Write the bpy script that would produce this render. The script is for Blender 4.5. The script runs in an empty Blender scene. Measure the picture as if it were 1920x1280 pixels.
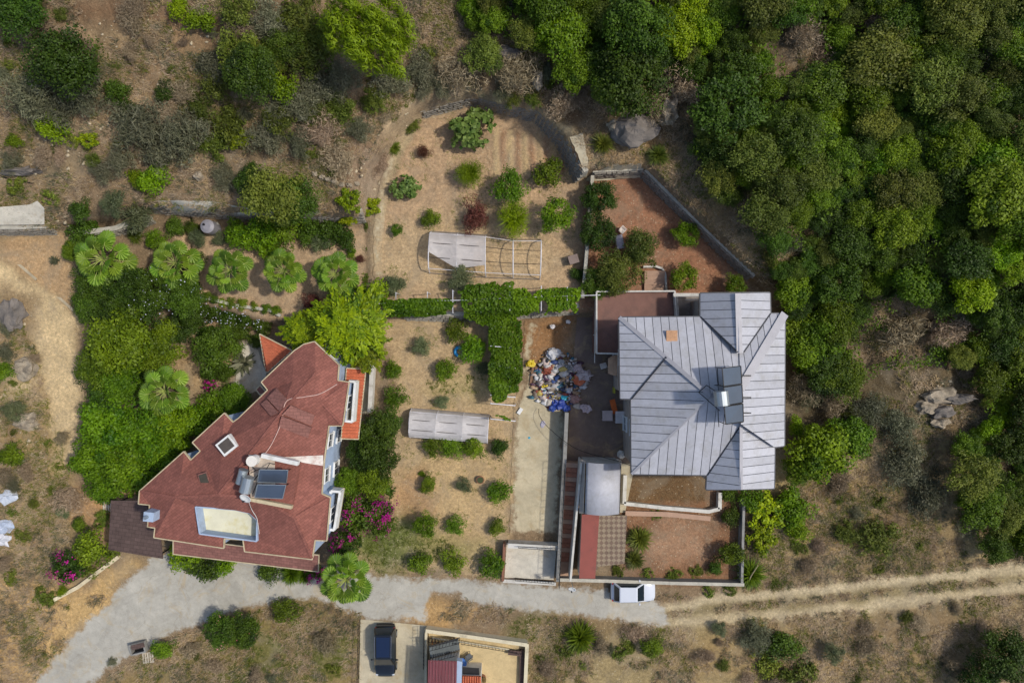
import bpy, math, random
import numpy as np
from mathutils import Vector, noise as mnoise
from mathutils.geometry import delaunay_2d_cdt
R = math.radians
scn = bpy.context.scene
col = scn.collection
random.seed(7); rng = np.random.default_rng(7)
# ---------------------------------------------------------------- camera, light, exposure
H = 58.0; S = 0.045
cam_d = bpy.data.cameras.new('camera'); cam = bpy.data.objects.new('camera', cam_d); col.objects.link(cam)
cam.location = (0, 0, H); cam.rotation_euler = (0, 0, 0)
cam_d.sensor_width = 36; cam_d.lens = 36*H/(1920*S); cam_d.clip_start = 0.5; cam_d.clip_end = 6000
scn.camera = cam
world = bpy.data.worlds.new('World'); scn.world = world; world.use_nodes = True
SUN_EL = R(54); SUN_AZ = R(86)          # azimuth clockwise from +Y
wn = world.node_tree.nodes; wl = world.node_tree.links; wn.clear()
sky = wn.new('ShaderNodeTexSky'); sky.sky_type = 'NISHITA'; sky.sun_disc = False
sky.sun_elevation = SUN_EL; sky.sun_rotation = SUN_AZ; sky.air_density = 1.0; sky.dust_density = 2.0
bg = wn.new('ShaderNodeBackground'); bg.inputs['Strength'].default_value = 0.135
wo = wn.new('ShaderNodeOutputWorld'); wl.new(sky.outputs[0], bg.inputs['Color']); wl.new(bg.outputs[0], wo.inputs['Surface'])
sd = bpy.data.lights.new('sun', 'SUN'); sd.energy = 2.55; sd.angle = R(2.6); sd.color = (1.0, 0.95, 0.86)
so = bpy.data.objects.new('sun', sd); col.objects.link(so); so.location = (30, 0, 60)
sdir = Vector((math.sin(SUN_AZ)*math.cos(SUN_EL), math.cos(SUN_AZ)*math.cos(SUN_EL), math.sin(SUN_EL)))
so.rotation_euler = sdir.to_track_quat('Z', 'Y').to_euler()
vs = scn.view_settings; vs.view_transform = 'Standard'; vs.look = 'None'; vs.gamma = 1.0; vs.use_curve_mapping = False
vs.exposure = 0.08
scn.cycles.max_bounces = 5; scn.cycles.transparent_max_bounces = 6; scn.cycles.use_denoising = True
# ---------------------------------------------------------------- helpers
def s2l(c): return tuple((v/255/12.92 if v/255 <= .04045 else ((v/255+.055)/1.055)**2.4) for v in c)
K = 0.86
def C(r, g, b, k=None): return tuple(min(.85, v*(K if k is None else k)) for v in s2l((r, g, b)))
def P(px, py, z=0.0):
    k = (H-z)/H*S
    return Vector(((px-960)*k, (640-py)*k, z))
def ss(a, b, x):
    t = np.clip((x-a)/(b-a), 0, 1); return t*t*(3-2*t)
_tab = np.random.default_rng(3).random((256, 256))
def vnoise(x, y, s, o=0):
    x = x*s+o*17.3+1000; y = y*s+o*9.1+1000
    xi = np.floor(x).astype(int); yi = np.floor(y).astype(int); fx = x-xi; fy = y-yi
    fx = fx*fx*(3-2*fx); fy = fy*fy*(3-2*fy)
    g = lambda a, b: _tab[a & 255, b & 255]
    return (g(xi, yi)*(1-fx)+g(xi+1, yi)*fx)*(1-fy)+(g(xi, yi+1)*(1-fx)+g(xi+1, yi+1)*fx)*fy
def fbm(x, y, s, o=0, n=4):
    t = 0; a = .5; w = 0
    for i in range(n):
        t = t+a*vnoise(x, y, s*2**i, o+i); w += a; a *= .55
    return t/w
def sdist(poly, x, y):                  # >0 inside
    d = np.full(x.shape, 1e9); ins = np.zeros(x.shape, bool); n = len(poly)
    for i in range(n):
        ax, ay = poly[i]; bx, by = poly[(i+1) % n]; ex, ey = bx-ax, by-ay
        t = np.clip(((x-ax)*ex+(y-ay)*ey)/(ex*ex+ey*ey+1e-12), 0, 1)
        d = np.minimum(d, np.hypot(x-ax-t*ex, y-ay-t*ey))
        c = ((ay > y) != (by > y)) & (x < (bx-ax)*(y-ay)/(by-ay+1e-12)+ax)
        ins ^= c
    return np.where(ins, d, -d)
def G(pts, z=0): return [((px-960)*S*(H-z)/H, (640-py)*S*(H-z)/H) for px, py in pts]
LOW = G([(-900, 452), (0, 440), (110, 438), (290, 400), (450, 412), (620, 418), (690, 418), (705, 330), (750, 262), (792, 223), (885, 198), (1003, 230), (1045, 276), (1078, 342), (1110, 336), (1200, 331), (1290, 421), (1398, 524), (1500, 600), (1500, 900), (1700, 985), (3000, 900), (3000, 2600), (-900, 2600)], 1.4)
PALMG = G([(365, 380), (700, 380), (700, 606), (500, 606), (365, 570)])
def height(x, y):
    x = np.asarray(x, float); y = np.asarray(y, float)
    px = x/S+960; py = 640-y/S
    up = 1.5*ss(592, 584, py)*ss(690, 700, px)*ss(1500, 1470, px)
    pg = 1.2*ss(-.1, .3, sdist(PALMG, x, y))
    wst = 1.2*ss(720, 440, py)*ss(380, 350, px)
    low = np.maximum(np.maximum(up, pg), wst)
    d = np.maximum(-sdist(LOW, x, y), 0)
    north = ss(660, 480, py); arc = ss(100, 240, px)
    low = low+(1.35*north-low)*ss(.1, 1.2, d)
    step = (1.0+1.6*arc*ss(1500, 1400, px))*north*ss(0, .5, d)
    slope = 16*(1-np.exp(-d/48.))*(.35+.65*north)
    z = low+step+slope+(fbm(x, y, .22, 5)-.5)*1.6*ss(0, 4, d)+(fbm(x, y, .9, 8)-.5)*.5*ss(0.5, 3, d)
    z = z+(fbm(x, y, .35, 2)-.5)*.1
    z = z-.9*ss(1120, 1600, py)*ss(-1, 1, -(px-3000)/100)
    return z
def hz(x, y): return float(height(np.array([x]), np.array([y]))[0])
def PG(px, py, h=0.0):                  # ground point seen at a pixel, for something h above the ground
    z = 0.
    for _ in range(6):
        p = P(px, py, z+h); z = hz(p.x, p.y)
    return Vector((p.x, p.y, z))
# ---- materials
def nm(m): m.use_nodes = True; return m.node_tree.nodes, m.node_tree.links, m.node_tree.nodes['Principled BSDF']
def math_(n, l, op, a, b=None, c=None):
    q = n.new('ShaderNodeMath'); q.operation = op
    for i, v in enumerate((a, b, c)):
        if v is None: continue
        if hasattr(v, 'links'): l.new(v, q.inputs[i])
        else: q.inputs[i].default_value = v
    return q.outputs[0]
def tex(n, l, src, scale, detail=6, rough=.6, vec=None, dist=0):
    t = n.new('ShaderNodeTexNoise'); t.inputs['Scale'].default_value = scale; t.inputs['Detail'].default_value = detail
    t.inputs['Roughness'].default_value = rough; t.inputs['Distortion'].default_value = dist
    if src is not None: l.new(src, t.inputs['Vector'])
    return t.outputs[0]
def rng_(n, l, v, a, b, lo=.3, hi=.7):
    q = n.new('ShaderNodeMapRange'); l.new(v, q.inputs[0]); q.inputs[1].default_value = lo; q.inputs[2].default_value = hi
    q.inputs[3].default_value = a; q.inputs[4].default_value = b; return q.outputs[0]
def vmul(n, l, colr, f):
    q = n.new('ShaderNodeVectorMath'); q.operation = 'SCALE'; l.new(colr, q.inputs[0])
    if hasattr(f, 'links'): l.new(f, q.inputs['Scale'])
    else: q.inputs['Scale'].default_value = f
    return q.outputs[0]
def mixc(n, l, f, a, b):
    q = n.new('ShaderNodeMix'); q.data_type = 'RGBA'
    for s, v in ((q.inputs[0], f), (q.inputs[6], a), (q.inputs[7], b)):
        if hasattr(v, 'links'): l.new(v, s)
        elif isinstance(v, (int, float)): s.default_value = v
        else: s.default_value = (*v[:3], 1)
    return q.outputs[2]
def pos(n): return n.new('ShaderNodeNewGeometry').outputs['Position']
def objc(n): return n.new('ShaderNodeTexCoord').outputs['Object']
MATS = {}
def mat(name, c, rough=.75, metal=0, var=.18, scale=1.5, fine=.12, bump=.15, spec=None, dirt=None, coat=0):
    if name in MATS: return MATS[name]
    m = bpy.data.materials.new(name); n, l, b = nm(m)
    g = pos(n)
    a = rng_(n, l, tex(n, l, g, scale, 5), 1-var, 1+var); f = tex(n, l, g, 22, 5, .7)
    q = math_(n, l, 'MULTIPLY', a, rng_(n, l, f, 1-fine, 1+fine))
    rgb = n.new('ShaderNodeRGB'); rgb.outputs[0].default_value = (*c, 1)
    o = vmul(n, l, rgb.outputs[0], q)
    if dirt:
        o = mixc(n, l, rng_(n, l, tex(n, l, g, .9, 7, .7), 0, .75, .5, .68), o, dirt)
    l.new(o, b.inputs['Base Color']); b.inputs['Roughness'].default_value = rough; b.inputs['Metallic'].default_value = metal
    if coat: b.inputs['Coat Weight'].default_value = coat; b.inputs['Coat Roughness'].default_value = .05
    if bump:
        bp = n.new('ShaderNodeBump'); bp.inputs['Strength'].default_value = bump; bp.inputs['Distance'].default_value = .05
        l.new(f, bp.inputs['Height']); l.new(bp.outputs[0], b.inputs['Normal'])
    MATS[name] = m; return m
def ground_mat(name, rgb=None, edge=False, kind='soil'):
    m = bpy.data.materials.new(name); n, l, b = nm(m); g = pos(n)
    at = n.new('ShaderNodeAttribute'); at.attribute_name = 'Col'
    def soil(src):
        n1 = rng_(n, l, tex(n, l, g, .7, 8, .7, dist=.6), .76, 1.24); n2 = rng_(n, l, tex(n, l, g, 4.5, 8, .75), .62, 1.38, .32, .68)
        n3 = rng_(n, l, tex(n, l, g, 17, 6, .8), .7, 1.3, .32, .68)
        q = math_(n, l, 'MULTIPLY', math_(n, l, 'MULTIPLY', n1, n2), n3)
        o = vmul(n, l, src, q)
        o = mixc(n, l, rng_(n, l, tex(n, l, g, 1.6, 9, .8, dist=1.2), 0, .5, .5, .66), o, vmul(n, l, o, .55))
        o = mixc(n, l, rng_(n, l, tex(n, l, g, .33, 9, .75, dist=.8), 0, .4, .48, .62), o, C(150, 138, 118))
        v = n.new('ShaderNodeTexVoronoi'); v.inputs['Scale'].default_value = 5.5; l.new(g, v.inputs['Vector'])
        sep = n.new('ShaderNodeSeparateColor'); l.new(v.outputs['Color'], sep.inputs[0])
        pick = math_(n, l, 'GREATER_THAN', sep.outputs[0], .86); near = math_(n, l, 'LESS_THAN', v.outputs['Distance'], .27)
        st = math_(n, l, 'MULTIPLY', pick, near)
        o = mixc(n, l, math_(n, l, 'MULTIPLY', st, .55), o, C(205, 190, 160))
        # straw-coloured litter flecks
        wv = n.new('ShaderNodeTexNoise'); wv.inputs['Scale'].default_value = 9; wv.inputs['Detail'].default_value = 3; wv.inputs['Distortion'].default_value = 3.5
        l.new(g, wv.inputs['Vector'])
        o = mixc(n, l, rng_(n, l, wv.outputs[0], 0, .3, .54, .62), o, C(206, 184, 142))
        return o
    o = soil(at.outputs['Color'])
    if kind == 'hard':
        r2 = n.new('ShaderNodeRGB'); r2.outputs[0].default_value = (*rgb, 1)
        f2 = math_(n, l, 'MULTIPLY', rng_(n, l, tex(n, l, g, .28, 6, .65, dist=1), .84, 1.14), math_(n, l, 'MULTIPLY', rng_(n, l, tex(n, l, g, 2.2, 8, .75), .86, 1.12), rng_(n, l, tex(n, l, g, 24, 4, .8), .84, 1.16)))
        hcol = vmul(n, l, r2.outputs[0], f2)
        hcol = mixc(n, l, rng_(n, l, tex(n, l, g, .45, 8, .7, dist=1.5), 0, .55, .52, .66), hcol, C(186, 163, 122))
        vo = n.new('ShaderNodeTexVoronoi'); vo.feature = 'DISTANCE_TO_EDGE'; vo.inputs['Scale'].default_value = .22
        dz = n.new('ShaderNodeVectorMath'); dz.operation = 'ADD'; nz = n.new('ShaderNodeTexNoise'); nz.inputs['Scale'].default_value = .8; nz.inputs['Detail'].default_value = 6
        l.new(g, nz.inputs['Vector']); l.new(g, dz.inputs[0]); l.new(nz.outputs['Color'], dz.inputs[1]); l.new(dz.outputs[0], vo.inputs['Vector'])
        hcol = mixc(n, l, rng_(n, l, vo.outputs['Distance'], .22, 0, .001, .005), hcol, C(120, 108, 88))
        hcol = mixc(n, l, rng_(n, l, tex(n, l, g, .16, 5, .6, dist=2.5), 0, .5, .5, .56), hcol, vmul(n, l, hcol, .82))
        hcol = mixc(n, l, rng_(n, l, tex(n, l, g, 1.3, 9, .8, dist=.5), 0, .6, .62, .74), hcol, vmul(n, l, hcol, .5))
        ed = n.new('ShaderNodeAttribute'); ed.attribute_name = 'edge'
        e = math_(n, l, 'ADD', ed.outputs['Fac'], math_(n, l, 'MULTIPLY', math_(n, l, 'SUBTRACT', tex(n, l, g, 1.1, 8, .75), .5), 2.2))
        o = mixc(n, l, rng_(n, l, e, 0, 1, .12, .5) if edge else 1.0, o, hcol)
    l.new(o, b.inputs['Base Color']); b.inputs['Roughness'].default_value = .92; b.inputs['Specular IOR Level'].default_value = .25
    bp = n.new('ShaderNodeBump'); bp.inputs['Strength'].default_value = .55 if kind == 'soil' else .2; bp.inputs['Distance'].default_value = .12
    l.new(math_(n, l, 'ADD', tex(n, l, g, 5, 8, .75), math_(n, l, 'MULTIPLY', tex(n, l, g, 22, 4, .7), .4)), bp.inputs['Height']); l.new(bp.outputs[0], b.inputs['Normal'])
    return m
def leaf_mat(name, dark, light, trans=.25, rough=.55, hv=.035):
    m = bpy.data.materials.new(name); n, l, b = nm(m)
    at = n.new('ShaderNodeAttribute'); at.attribute_name = 'tint'
    oi = n.new('ShaderNodeObjectInfo')
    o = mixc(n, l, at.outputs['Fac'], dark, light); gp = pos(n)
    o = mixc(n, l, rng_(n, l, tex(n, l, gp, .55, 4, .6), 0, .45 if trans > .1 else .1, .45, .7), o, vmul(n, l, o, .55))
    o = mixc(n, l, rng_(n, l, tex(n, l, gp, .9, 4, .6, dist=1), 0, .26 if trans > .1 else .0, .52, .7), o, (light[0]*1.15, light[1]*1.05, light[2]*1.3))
    hs = n.new('ShaderNodeHueSaturation'); l.new(o, hs.inputs['Color'])
    l.new(rng_(n, l, oi.outputs['Random'], .494-hv*.5, .494+hv*.4, 0, 1), hs.inputs['Hue'])
    w = n.new('ShaderNodeTexWhiteNoise'); w.noise_dimensions = '1D'; l.new(oi.outputs['Random'], w.inputs['W'])
    l.new(rng_(n, l, w.outputs['Value'], .62, 1.2, 0, 1), hs.inputs['Value'])
    hs.inputs['Saturation'].default_value = 1.06
    l.new(hs.outputs[0], b.inputs['Base Color']); b.inputs['Roughness'].default_value = rough; b.inputs['Specular IOR Level'].default_value = .3
    tr = n.new('ShaderNodeBsdfTranslucent'); l.new(hs.outputs[0], tr.inputs['Color'])
    mx = n.new('ShaderNodeMixShader'); mx.inputs[0].default_value = trans
    l.new(b.outputs[0], mx.inputs[1]); l.new(tr.outputs[0], mx.inputs[2]); l.new(mx.outputs[0], n['Material Output'].inputs['Surface'])
    return m
# ---- objects
def tag(o, label=None, cat=None, group=None, kind=None):
    if label: o['label'] = label
    if cat: o['category'] = cat
    if group: o['group'] = group
    if kind: o['kind'] = kind
    return o
def empty(name, loc, label, cat, group=None, rz=0):
    o = bpy.data.objects.new(name, None); col.objects.link(o); o.location = loc; o.rotation_euler = (0, 0, rz); o.empty_display_size = .2
    return tag(o, label, cat, group)
def link(name, me, parent=None, local=True):
    o = bpy.data.objects.new(name, me); col.objects.link(o)
    if parent is not None:
        o.parent = parent
        if not local:
            bpy_m = parent_mat(parent); o.matrix_parent_inverse = bpy_m.inverted()
    return o
def parent_mat(p):
    from mathutils import Matrix, Euler
    m = Matrix.LocRotScale(p.location, p.rotation_euler, p.scale)
    if p.parent: m = parent_mat(p.parent) @ p.matrix_parent_inverse @ m
    return m
def frame(a, b):
    d = (b-a); L = d.length; d = d/L
    u = Vector((0, 0, 1)) if abs(d.z) < .99 else Vector((1, 0, 0))
    s = d.cross(u).normalized(); u = s.cross(d).normalized(); return d, s, u, L
class MB:
    def __init__(s): s.v = []; s.f = []
    def add(s, vs, fs):
        o = len(s.v); s.v += [tuple(v) for v in vs]; s.f += [tuple(i+o for i in f) for f in fs]; return s
    def box(s, c, d, rz=0, tilt=None):
        x, y, z = d[0]/2, d[1]/2, d[2]/2; c = Vector(c); cs, sn = math.cos(rz), math.sin(rz)
        vs = []
        for a in (-1, 1):
            for b in (-1, 1):
                for e in (-1, 1):
                    q = Vector((a*x, b*y, e*z))
                    if tilt: q = tilt @ q
                    vs.append((c.x+q.x*cs-q.y*sn, c.y+q.x*sn+q.y*cs, c.z+q.z))
        return s.add(vs, [(0, 1, 3, 2), (4, 6, 7, 5), (0, 4, 5, 1), (2, 3, 7, 6), (0, 2, 6, 4), (1, 5, 7, 3)])
    def bar(s, a, b, w, h):
        a, b = Vector(a), Vector(b); d, sd_, u, L = frame(a, b)
        vs = [p+sd_*i*w/2+u*j*h/2 for p in (a, b) for i, j in ((-1, -1), (1, -1), (1, 1), (-1, 1))]
        return s.add(vs, [(0, 1, 2, 3), (7, 6, 5, 4), (0, 4, 5, 1), (1, 5, 6, 2), (2, 6, 7, 3), (3, 7, 4, 0)])
    def tube(s, pts, r, n=6, r2=None):
        pts = [Vector(p) for p in pts]; k = len(pts); vs = []; fs = []
        for i, p in enumerate(pts):
            d, sd_, u, L = frame(pts[max(i-1, 0)], pts[min(i+1, k-1)])
            rr = r if r2 is None else r+(r2-r)*i/(k-1)
            vs += [p+(sd_*math.cos(t)+u*math.sin(t))*rr for t in [2*math.pi*j/n for j in range(n)]]
        for i in range(k-1):
            for j in range(n): fs.append((i*n+j, i*n+(j+1) % n, (i+1)*n+(j+1) % n, (i+1)*n+j))
        fs.append(tuple(range(n-1, -1, -1))); fs.append(tuple(range((k-1)*n, k*n)))
        return s.add(vs, fs)
    def prism(s, poly, z0, z1):         # poly: list of (x,y) or vectors; z0/z1 number or list
        n = len(poly); zz0 = z0 if hasattr(z0, '__len__') else [z0]*n; zz1 = z1 if hasattr(z1, '__len__') else [z1]*n
        ar = sum(poly[i][0]*poly[(i+1) % n][1]-poly[(i+1) % n][0]*poly[i][1] for i in range(n))
        ix = list(range(n)) if ar > 0 else list(range(n-1, -1, -1))
        vs = [(poly[i][0], poly[i][1], zz0[i]) for i in ix]+[(poly[i][0], poly[i][1], zz1[i]) for i in ix]
        return s.add(vs, [tuple(range(n-1, -1, -1)), tuple(range(n, 2*n))]+[(i, (i+1) % n, n+(i+1) % n, n+i) for i in range(n)])
    def cyl(s, c, r, h, n=20, r2=None):
        r2 = r if r2 is None else r2
        vs = [(c[0]+r*math.cos(2*math.pi*i/n), c[1]+r*math.sin(2*math.pi*i/n), c[2]) for i in range(n)]
        vs += [(c[0]+r2*math.cos(2*math.pi*i/n), c[1]+r2*math.sin(2*math.pi*i/n), c[2]+h) for i in range(n)]
        return s.add(vs, [tuple(range(n-1, -1, -1)), tuple(range(n, 2*n))]+[(i, (i+1) % n, n+(i+1) % n, n+i) for i in range(n)])
    def blob(s, c, r, seed=0, amp=.25, seg=10, rings=7):
        vs = []; c = Vector(c); r = Vector(r) if hasattr(r, '__len__') else Vector((r, r, r))
        for i in range(rings+1):
            th = math.pi*i/rings
            for j in range(seg):
                ph = 2*math.pi*j/seg; d = Vector((math.sin(th)*math.cos(ph), math.sin(th)*math.sin(ph), math.cos(th)))
                k = 1+amp*(mnoise.noise(d*1.9+Vector((seed*3.1, seed*1.7, 0)))*1.6)
                vs.append((c.x+d.x*r.x*k, c.y+d.y*r.y*k, c.z+d.z*r.z*k))
        return s.add(vs, [(i*seg+j, (i+1)*seg+j, (i+1)*seg+(j+1) % seg, i*seg+(j+1) % seg) for i in range(rings) for j in range(seg)])
    def mesh(s, name, m=None, smooth=False):
        me = bpy.data.meshes.new(name); me.from_pydata(s.v, [], s.f)
        if m: me.materials.append(m)
        if smooth: me.polygons.foreach_set('use_smooth', [True]*len(me.polygons))
        me.validate(); me.update(); return me
    def build(s, name, m, parent=None, smooth=False, bevel=0, label=None):
        o = link(name, s.mesh(name, m, smooth), parent, local=False)
        if bevel:
            b = o.modifiers.new('bevel', 'BEVEL'); b.width = bevel; b.segments = 2; b.limit_method = 'ANGLE'
        if label: o['label'] = label
        return o
def thing1(mb, name, m, label, cat, group=None, **k):
    return tag(mb.build(name, m, None, **k), label, cat, group)
def ccw(p):
    a = sum(p[i][0]*p[(i+1) % len(p)][1]-p[(i+1) % len(p)][0]*p[i][1] for i in range(len(p)))
    return list(p) if a > 0 else list(p)[::-1]
def inset(poly, d):
    p = [Vector((q[0], q[1])) for q in ccw(poly)]; n = len(p); out = []
    for i in range(n):
        e1 = (p[i]-p[i-1]).normalized(); e2 = (p[(i+1) % n]-p[i]).normalized()
        n1 = Vector((-e1.y, e1.x)); n2 = Vector((-e2.y, e2.x)); b = n1+n2
        if b.length < .2: b = n1
        b.normalize(); k = d/max(.35, b.dot(n1)); out.append(p[i]+b*k)
    return out
def npmesh(name, V, F, m, attrs=(), uv=None):
    me = bpy.data.meshes.new(name); k = F.shape[1]
    me.vertices.add(len(V)); me.vertices.foreach_set('co', V.astype(np.float32).ravel())
    me.loops.add(F.size); me.loops.foreach_set('vertex_index', F.astype(np.int32).ravel())
    me.polygons.add(len(F)); me.polygons.foreach_set('loop_start', np.arange(0, F.size, k, dtype=np.int32))
    try: me.polygons.foreach_set('loop_total', np.full(len(F), k, np.int32))
    except Exception: pass
    for an, dom, data in attrs:
        if data.ndim == 1:
            a = me.attributes.new(an, 'FLOAT', dom); a.data.foreach_set('value', data.astype(np.float32))
        else:
            a = me.attributes.new(an, 'FLOAT_COLOR', dom)
            q = np.ones((len(data), 4), np.float32); q[:, :3] = data; a.data.foreach_set('color', q.ravel())
    me.materials.append(m); me.update(calc_edges=True); return me
# ---------------------------------------------------------------- ground colours (albedo patches)
ZN = []
def Z(pts, c, soft=1.5, k=1.0): ZN.append((G(pts), np.array(C(*c)), soft, k))
def ZB(px, py, rx, ry, c, soft=1.5, k=1.0):
    Z([(px+rx*math.cos(t), py+ry*math.sin(t)) for t in [i*math.pi/5 for i in range(10)]], c, soft, k)
BASE = C(136, 114, 88)
Z([(1100, -300), (2600, -300), (2600, 1020), (1480, 900), (1440, 560), (1270, 300)], (92, 78, 54), 2.5)
Z([(700, 0), (1300, -200), (1300, 300), (1060, 250)], (112, 92, 66), 3)
Z([(1400, 850), (1860, 820), (1920, 1080), (1400, 1120)], (170, 148, 102), 3)
ZB(1600, 960, 110, 70, (178, 145, 92), 3)
ZB(1720, 980, 120, 60, (140, 118, 82), 3, .8)
Z([(1240, 1150), (2600, 1090), (2600, 1600), (1000, 1600), (980, 1210)], (160, 140, 98), 2.5)
ZB(1500, 1230, 250, 40, (166, 138, 90), 4); ZB(1750, 1180, 120, 45, (126, 102, 74), 4, .8)
Z([(160, 1300), (330, 1200), (560, 1120), (670, 1160), (670, 1400), (160, 1400)], (146, 124, 78), 2)
ZB(560, 1220, 110, 70, (108, 106, 52), 3, .9); ZB(420, 1260, 120, 40, (104, 98, 48), 2.5, .9); ZB(1010, 1180, 60, 40, (108, 104, 60), 2, .8)
ZB(820, 1150, 75, 30, (184, 148, 98), 1.2); ZB(1100, 1170, 130, 26, (140, 118, 84), 1.5, .8)
Z([(-400, 380), (150, 440), (150, 560), (140, 1090), (-400, 1090)], (168, 140, 100), 2)
Z([(-400, 600), (60, 640), (95, 760), (80, 960), (20, 1080), (-400, 1090)], (140, 122, 84), 2); Z([(95, 820), (140, 800), (150, 1040), (60, 1090), (60, 980)], (150, 128, 88), 1.5)
Z([(-400, 470), (-10, 480), (70, 530), (140, 592), (146, 700), (146, 790), (120, 900), (90, 880), (92, 760), (70, 660), (30, 590), (-60, 530), (-400, 560)], (222, 194, 146), 1.0)
Z([(-100, 560), (0, 555), (50, 610), (78, 700), (80, 800), (70, 800), (60, 700), (30, 630), (-100, 600)], (196, 172, 128), 1)
ZB(50, 880, 60, 150, (164, 138, 92), 2.5, .8); ZB(40, 700, 40, 60, (205, 182, 140), 2, .8); ZB(25, 590, 50, 60, (132, 108, 78), 2.5, .8)
ZB(30, 1010, 60, 60, (190, 158, 112), 2); ZB(200, 960, 60, 50, (196, 152, 104), 2)
Z([(-200, 1060), (60, 1090), (150, 1100), (240, 1045), (290, 1045), (170, 1160), (60, 1290), (-10, 1400), (-300, 1400)], (204, 168, 112), 1.5)
Z([(0, 450), (120, 440), (140, 580), (0, 470)], (190, 155, 112), .8)
# upper left hillside
ZB(330, 90, 150, 80, (146, 118, 84), 4, .8); ZB(60, 300, 110, 60, (160, 138, 104), 3, .9); ZB(230, 60, 60, 40, (160, 138, 104), 3, .7)
ZB(150, 160, 100, 40, (152, 124, 88), 4, .7); ZB(500, 60, 110, 60, (112, 84, 62), 4, .8); ZB(250, 20, 140, 30, (118, 86, 60), 3, .8)
ZB(640, 260, 70, 80, (128, 98, 74), 3, .8); ZB(450, 200, 150, 90, (104, 90, 60), 4, .7); ZB(700, 345, 40, 60, (158, 138, 116), 2, .8)
ZB(740, 215, 50, 55, (182, 158, 124), 2.5, .9); ZB(830, 140, 90, 40, (170, 148, 112), 3, .8); ZB(1000, 165, 70, 40, (110, 80, 58), 2.5, .9)
ZB(1190, 290, 85, 35, (170, 138, 92), 2.5, .9); ZB(1070, 180, 50, 50, (104, 76, 54), 2.5, .8); ZB(1330, 400, 40, 50, (150, 124, 84), 2, .7)
ZB(1400, 480, 45, 35, (182, 156, 112), 1.8, .9)
ZB(1500, 130, 60, 60, (128, 104, 74), 2.5, .8); ZB(1680, 640, 100, 40, (134, 112, 84), 3, .8); ZB(1760, 390, 30, 25, (168, 124, 84), 1.5, .8)
# path round the orchard and garden floors
Z([(705, 590), (700, 420), (715, 340), (765, 240), (880, 175), (1000, 200), (1090, 250), (1085, 265), (1000, 212), (885, 192), (790, 225), (735, 330), (722, 420), (718, 590)], (190, 170, 132), .9)
Z([(715, 585), (716, 420), (735, 335), (790, 228), (885, 200), (1015, 228), (1062, 290), (1100, 340), (1090, 585)], (190, 158, 122), .6)
ZB(870, 480, 190, 90, (196, 168, 128), 3, .9)
for i in range(6):
    x0 = 925+i*27
    Z([(x0, 240+i*4), (x0+9, 240+i*4), (x0+12, 330), (x0+2, 330)], (206, 178, 130) if i < 3 else (198, 166, 120), .35, .8)
    Z([(x0+14, 245+i*4), (x0+22, 245+i*4), (x0+25, 325), (x0+16, 325)], (160, 116, 84), .35, .7)
Z([(715, 600), (975, 596), (955, 1075), (640, 1070), (700, 820), (745, 700)], (192, 164, 124), .8)
ZB(840, 930, 110, 120, (200, 170, 122), 3, .8); ZB(770, 950, 40, 70, (176, 134, 92), 2.5, .7)
ZB(730, 1020, 70, 48, (96, 110, 48), 2, .95); ZB(820, 1030, 80, 28, (140, 136, 78), 2, .75); ZB(860, 725, 70, 25, (160, 146, 92), 2, .6)
Z([(255, 600), (440, 610), (440, 700), (380, 760), (255, 740)], (180, 150, 110), 1)
Z([(320, 430), (690, 430), (690, 600), (500, 600), (365, 560)], (186, 156, 122), .6)
Z([(440, 640), (500, 640), (500, 740), (440, 740)], (170, 166, 152), 1)
# dug soil and yards of the parcel
Z([(985, 595), (1080, 590), (1065, 680), (1000, 690), (980, 640)], (158, 116, 76), 1)
Z([(1100, 335), (1205, 328), (1400, 525), (1400, 560), (1085, 585)], (160, 112, 84), .5)
Z([(1165, 890), (1390, 890), (1385, 1095), (1165, 1095)], (140, 100, 72), .5)
ZB(1270, 1020, 60, 40, (172, 134, 104), 2, .8)
Z([(1165, 880), (1330, 880), (1330, 940), (1165, 940)], (112, 84, 54), .5)
# two-rut dirt track
Z([(1235, 1140), (1500, 1105), (1700, 1078), (2600, 1020), (2600, 1130), (1920, 1108), (1700, 1135), (1500, 1150), (1260, 1180)], (146, 130, 92), .8)
Z([(1240, 1128), (1400, 1112), (1600, 1085), (1920, 1050), (2600, 980), (2600, 1015), (1920, 1076), (1600, 1106), (1400, 1130), (1240, 1146)], (200, 182, 146), .7)
Z([(1240, 1158), (1400, 1150), (1600, 1130), (1920, 1090), (2600, 1035), (2600, 1070), (1920, 1112), (1600, 1152), (1400, 1170), (1260, 1174)], (198, 179, 142), .7)
def zones(x, y):
    c = np.tile(np.array(BASE), (len(x), 1)); z_ = np.clip(height(x, y), -5, 20); x = x*H/(H-z_); y = y*H/(H-z_)
    wx = x+(fbm(x, y, .55, 11)-.5)*2.2; wy = y+(fbm(x, y, .55, 13)-.5)*2.2
    for poly, rgb, soft, k in ZN:
        xs = [p[0] for p in poly]; ys = [p[1] for p in poly]; q = soft+2
        m = (x > min(xs)-q) & (x < max(xs)+q) & (y > min(ys)-q) & (y < max(ys)+q)
        if not m.any(): continue
        f = min(1, soft/1.5); xx = x[m]*(1-f)+wx[m]*f; yy = y[m]*(1-f)+wy[m]*f
        w = (ss(-soft*.5, soft*.5, sdist(poly, xx, yy))*k)[:, None]
        c[m] = c[m]*(1-w)+rgb*w
    return c
gx = np.concatenate([-np.geomspace(2600, 54.5, 26), np.arange(-54, 54.01, .3), np.geomspace(54.5, 2600, 26)])
gy = np.concatenate([-np.geomspace(2600, 40.5, 26), np.arange(-40, 40.01, .3), np.geomspace(40.5, 2600, 26)])
GX, GY = np.meshgrid(gx, gy); gxx, gyy = GX.ravel(), GY.ravel(); gzz = height(gxx, gyy)
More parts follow.
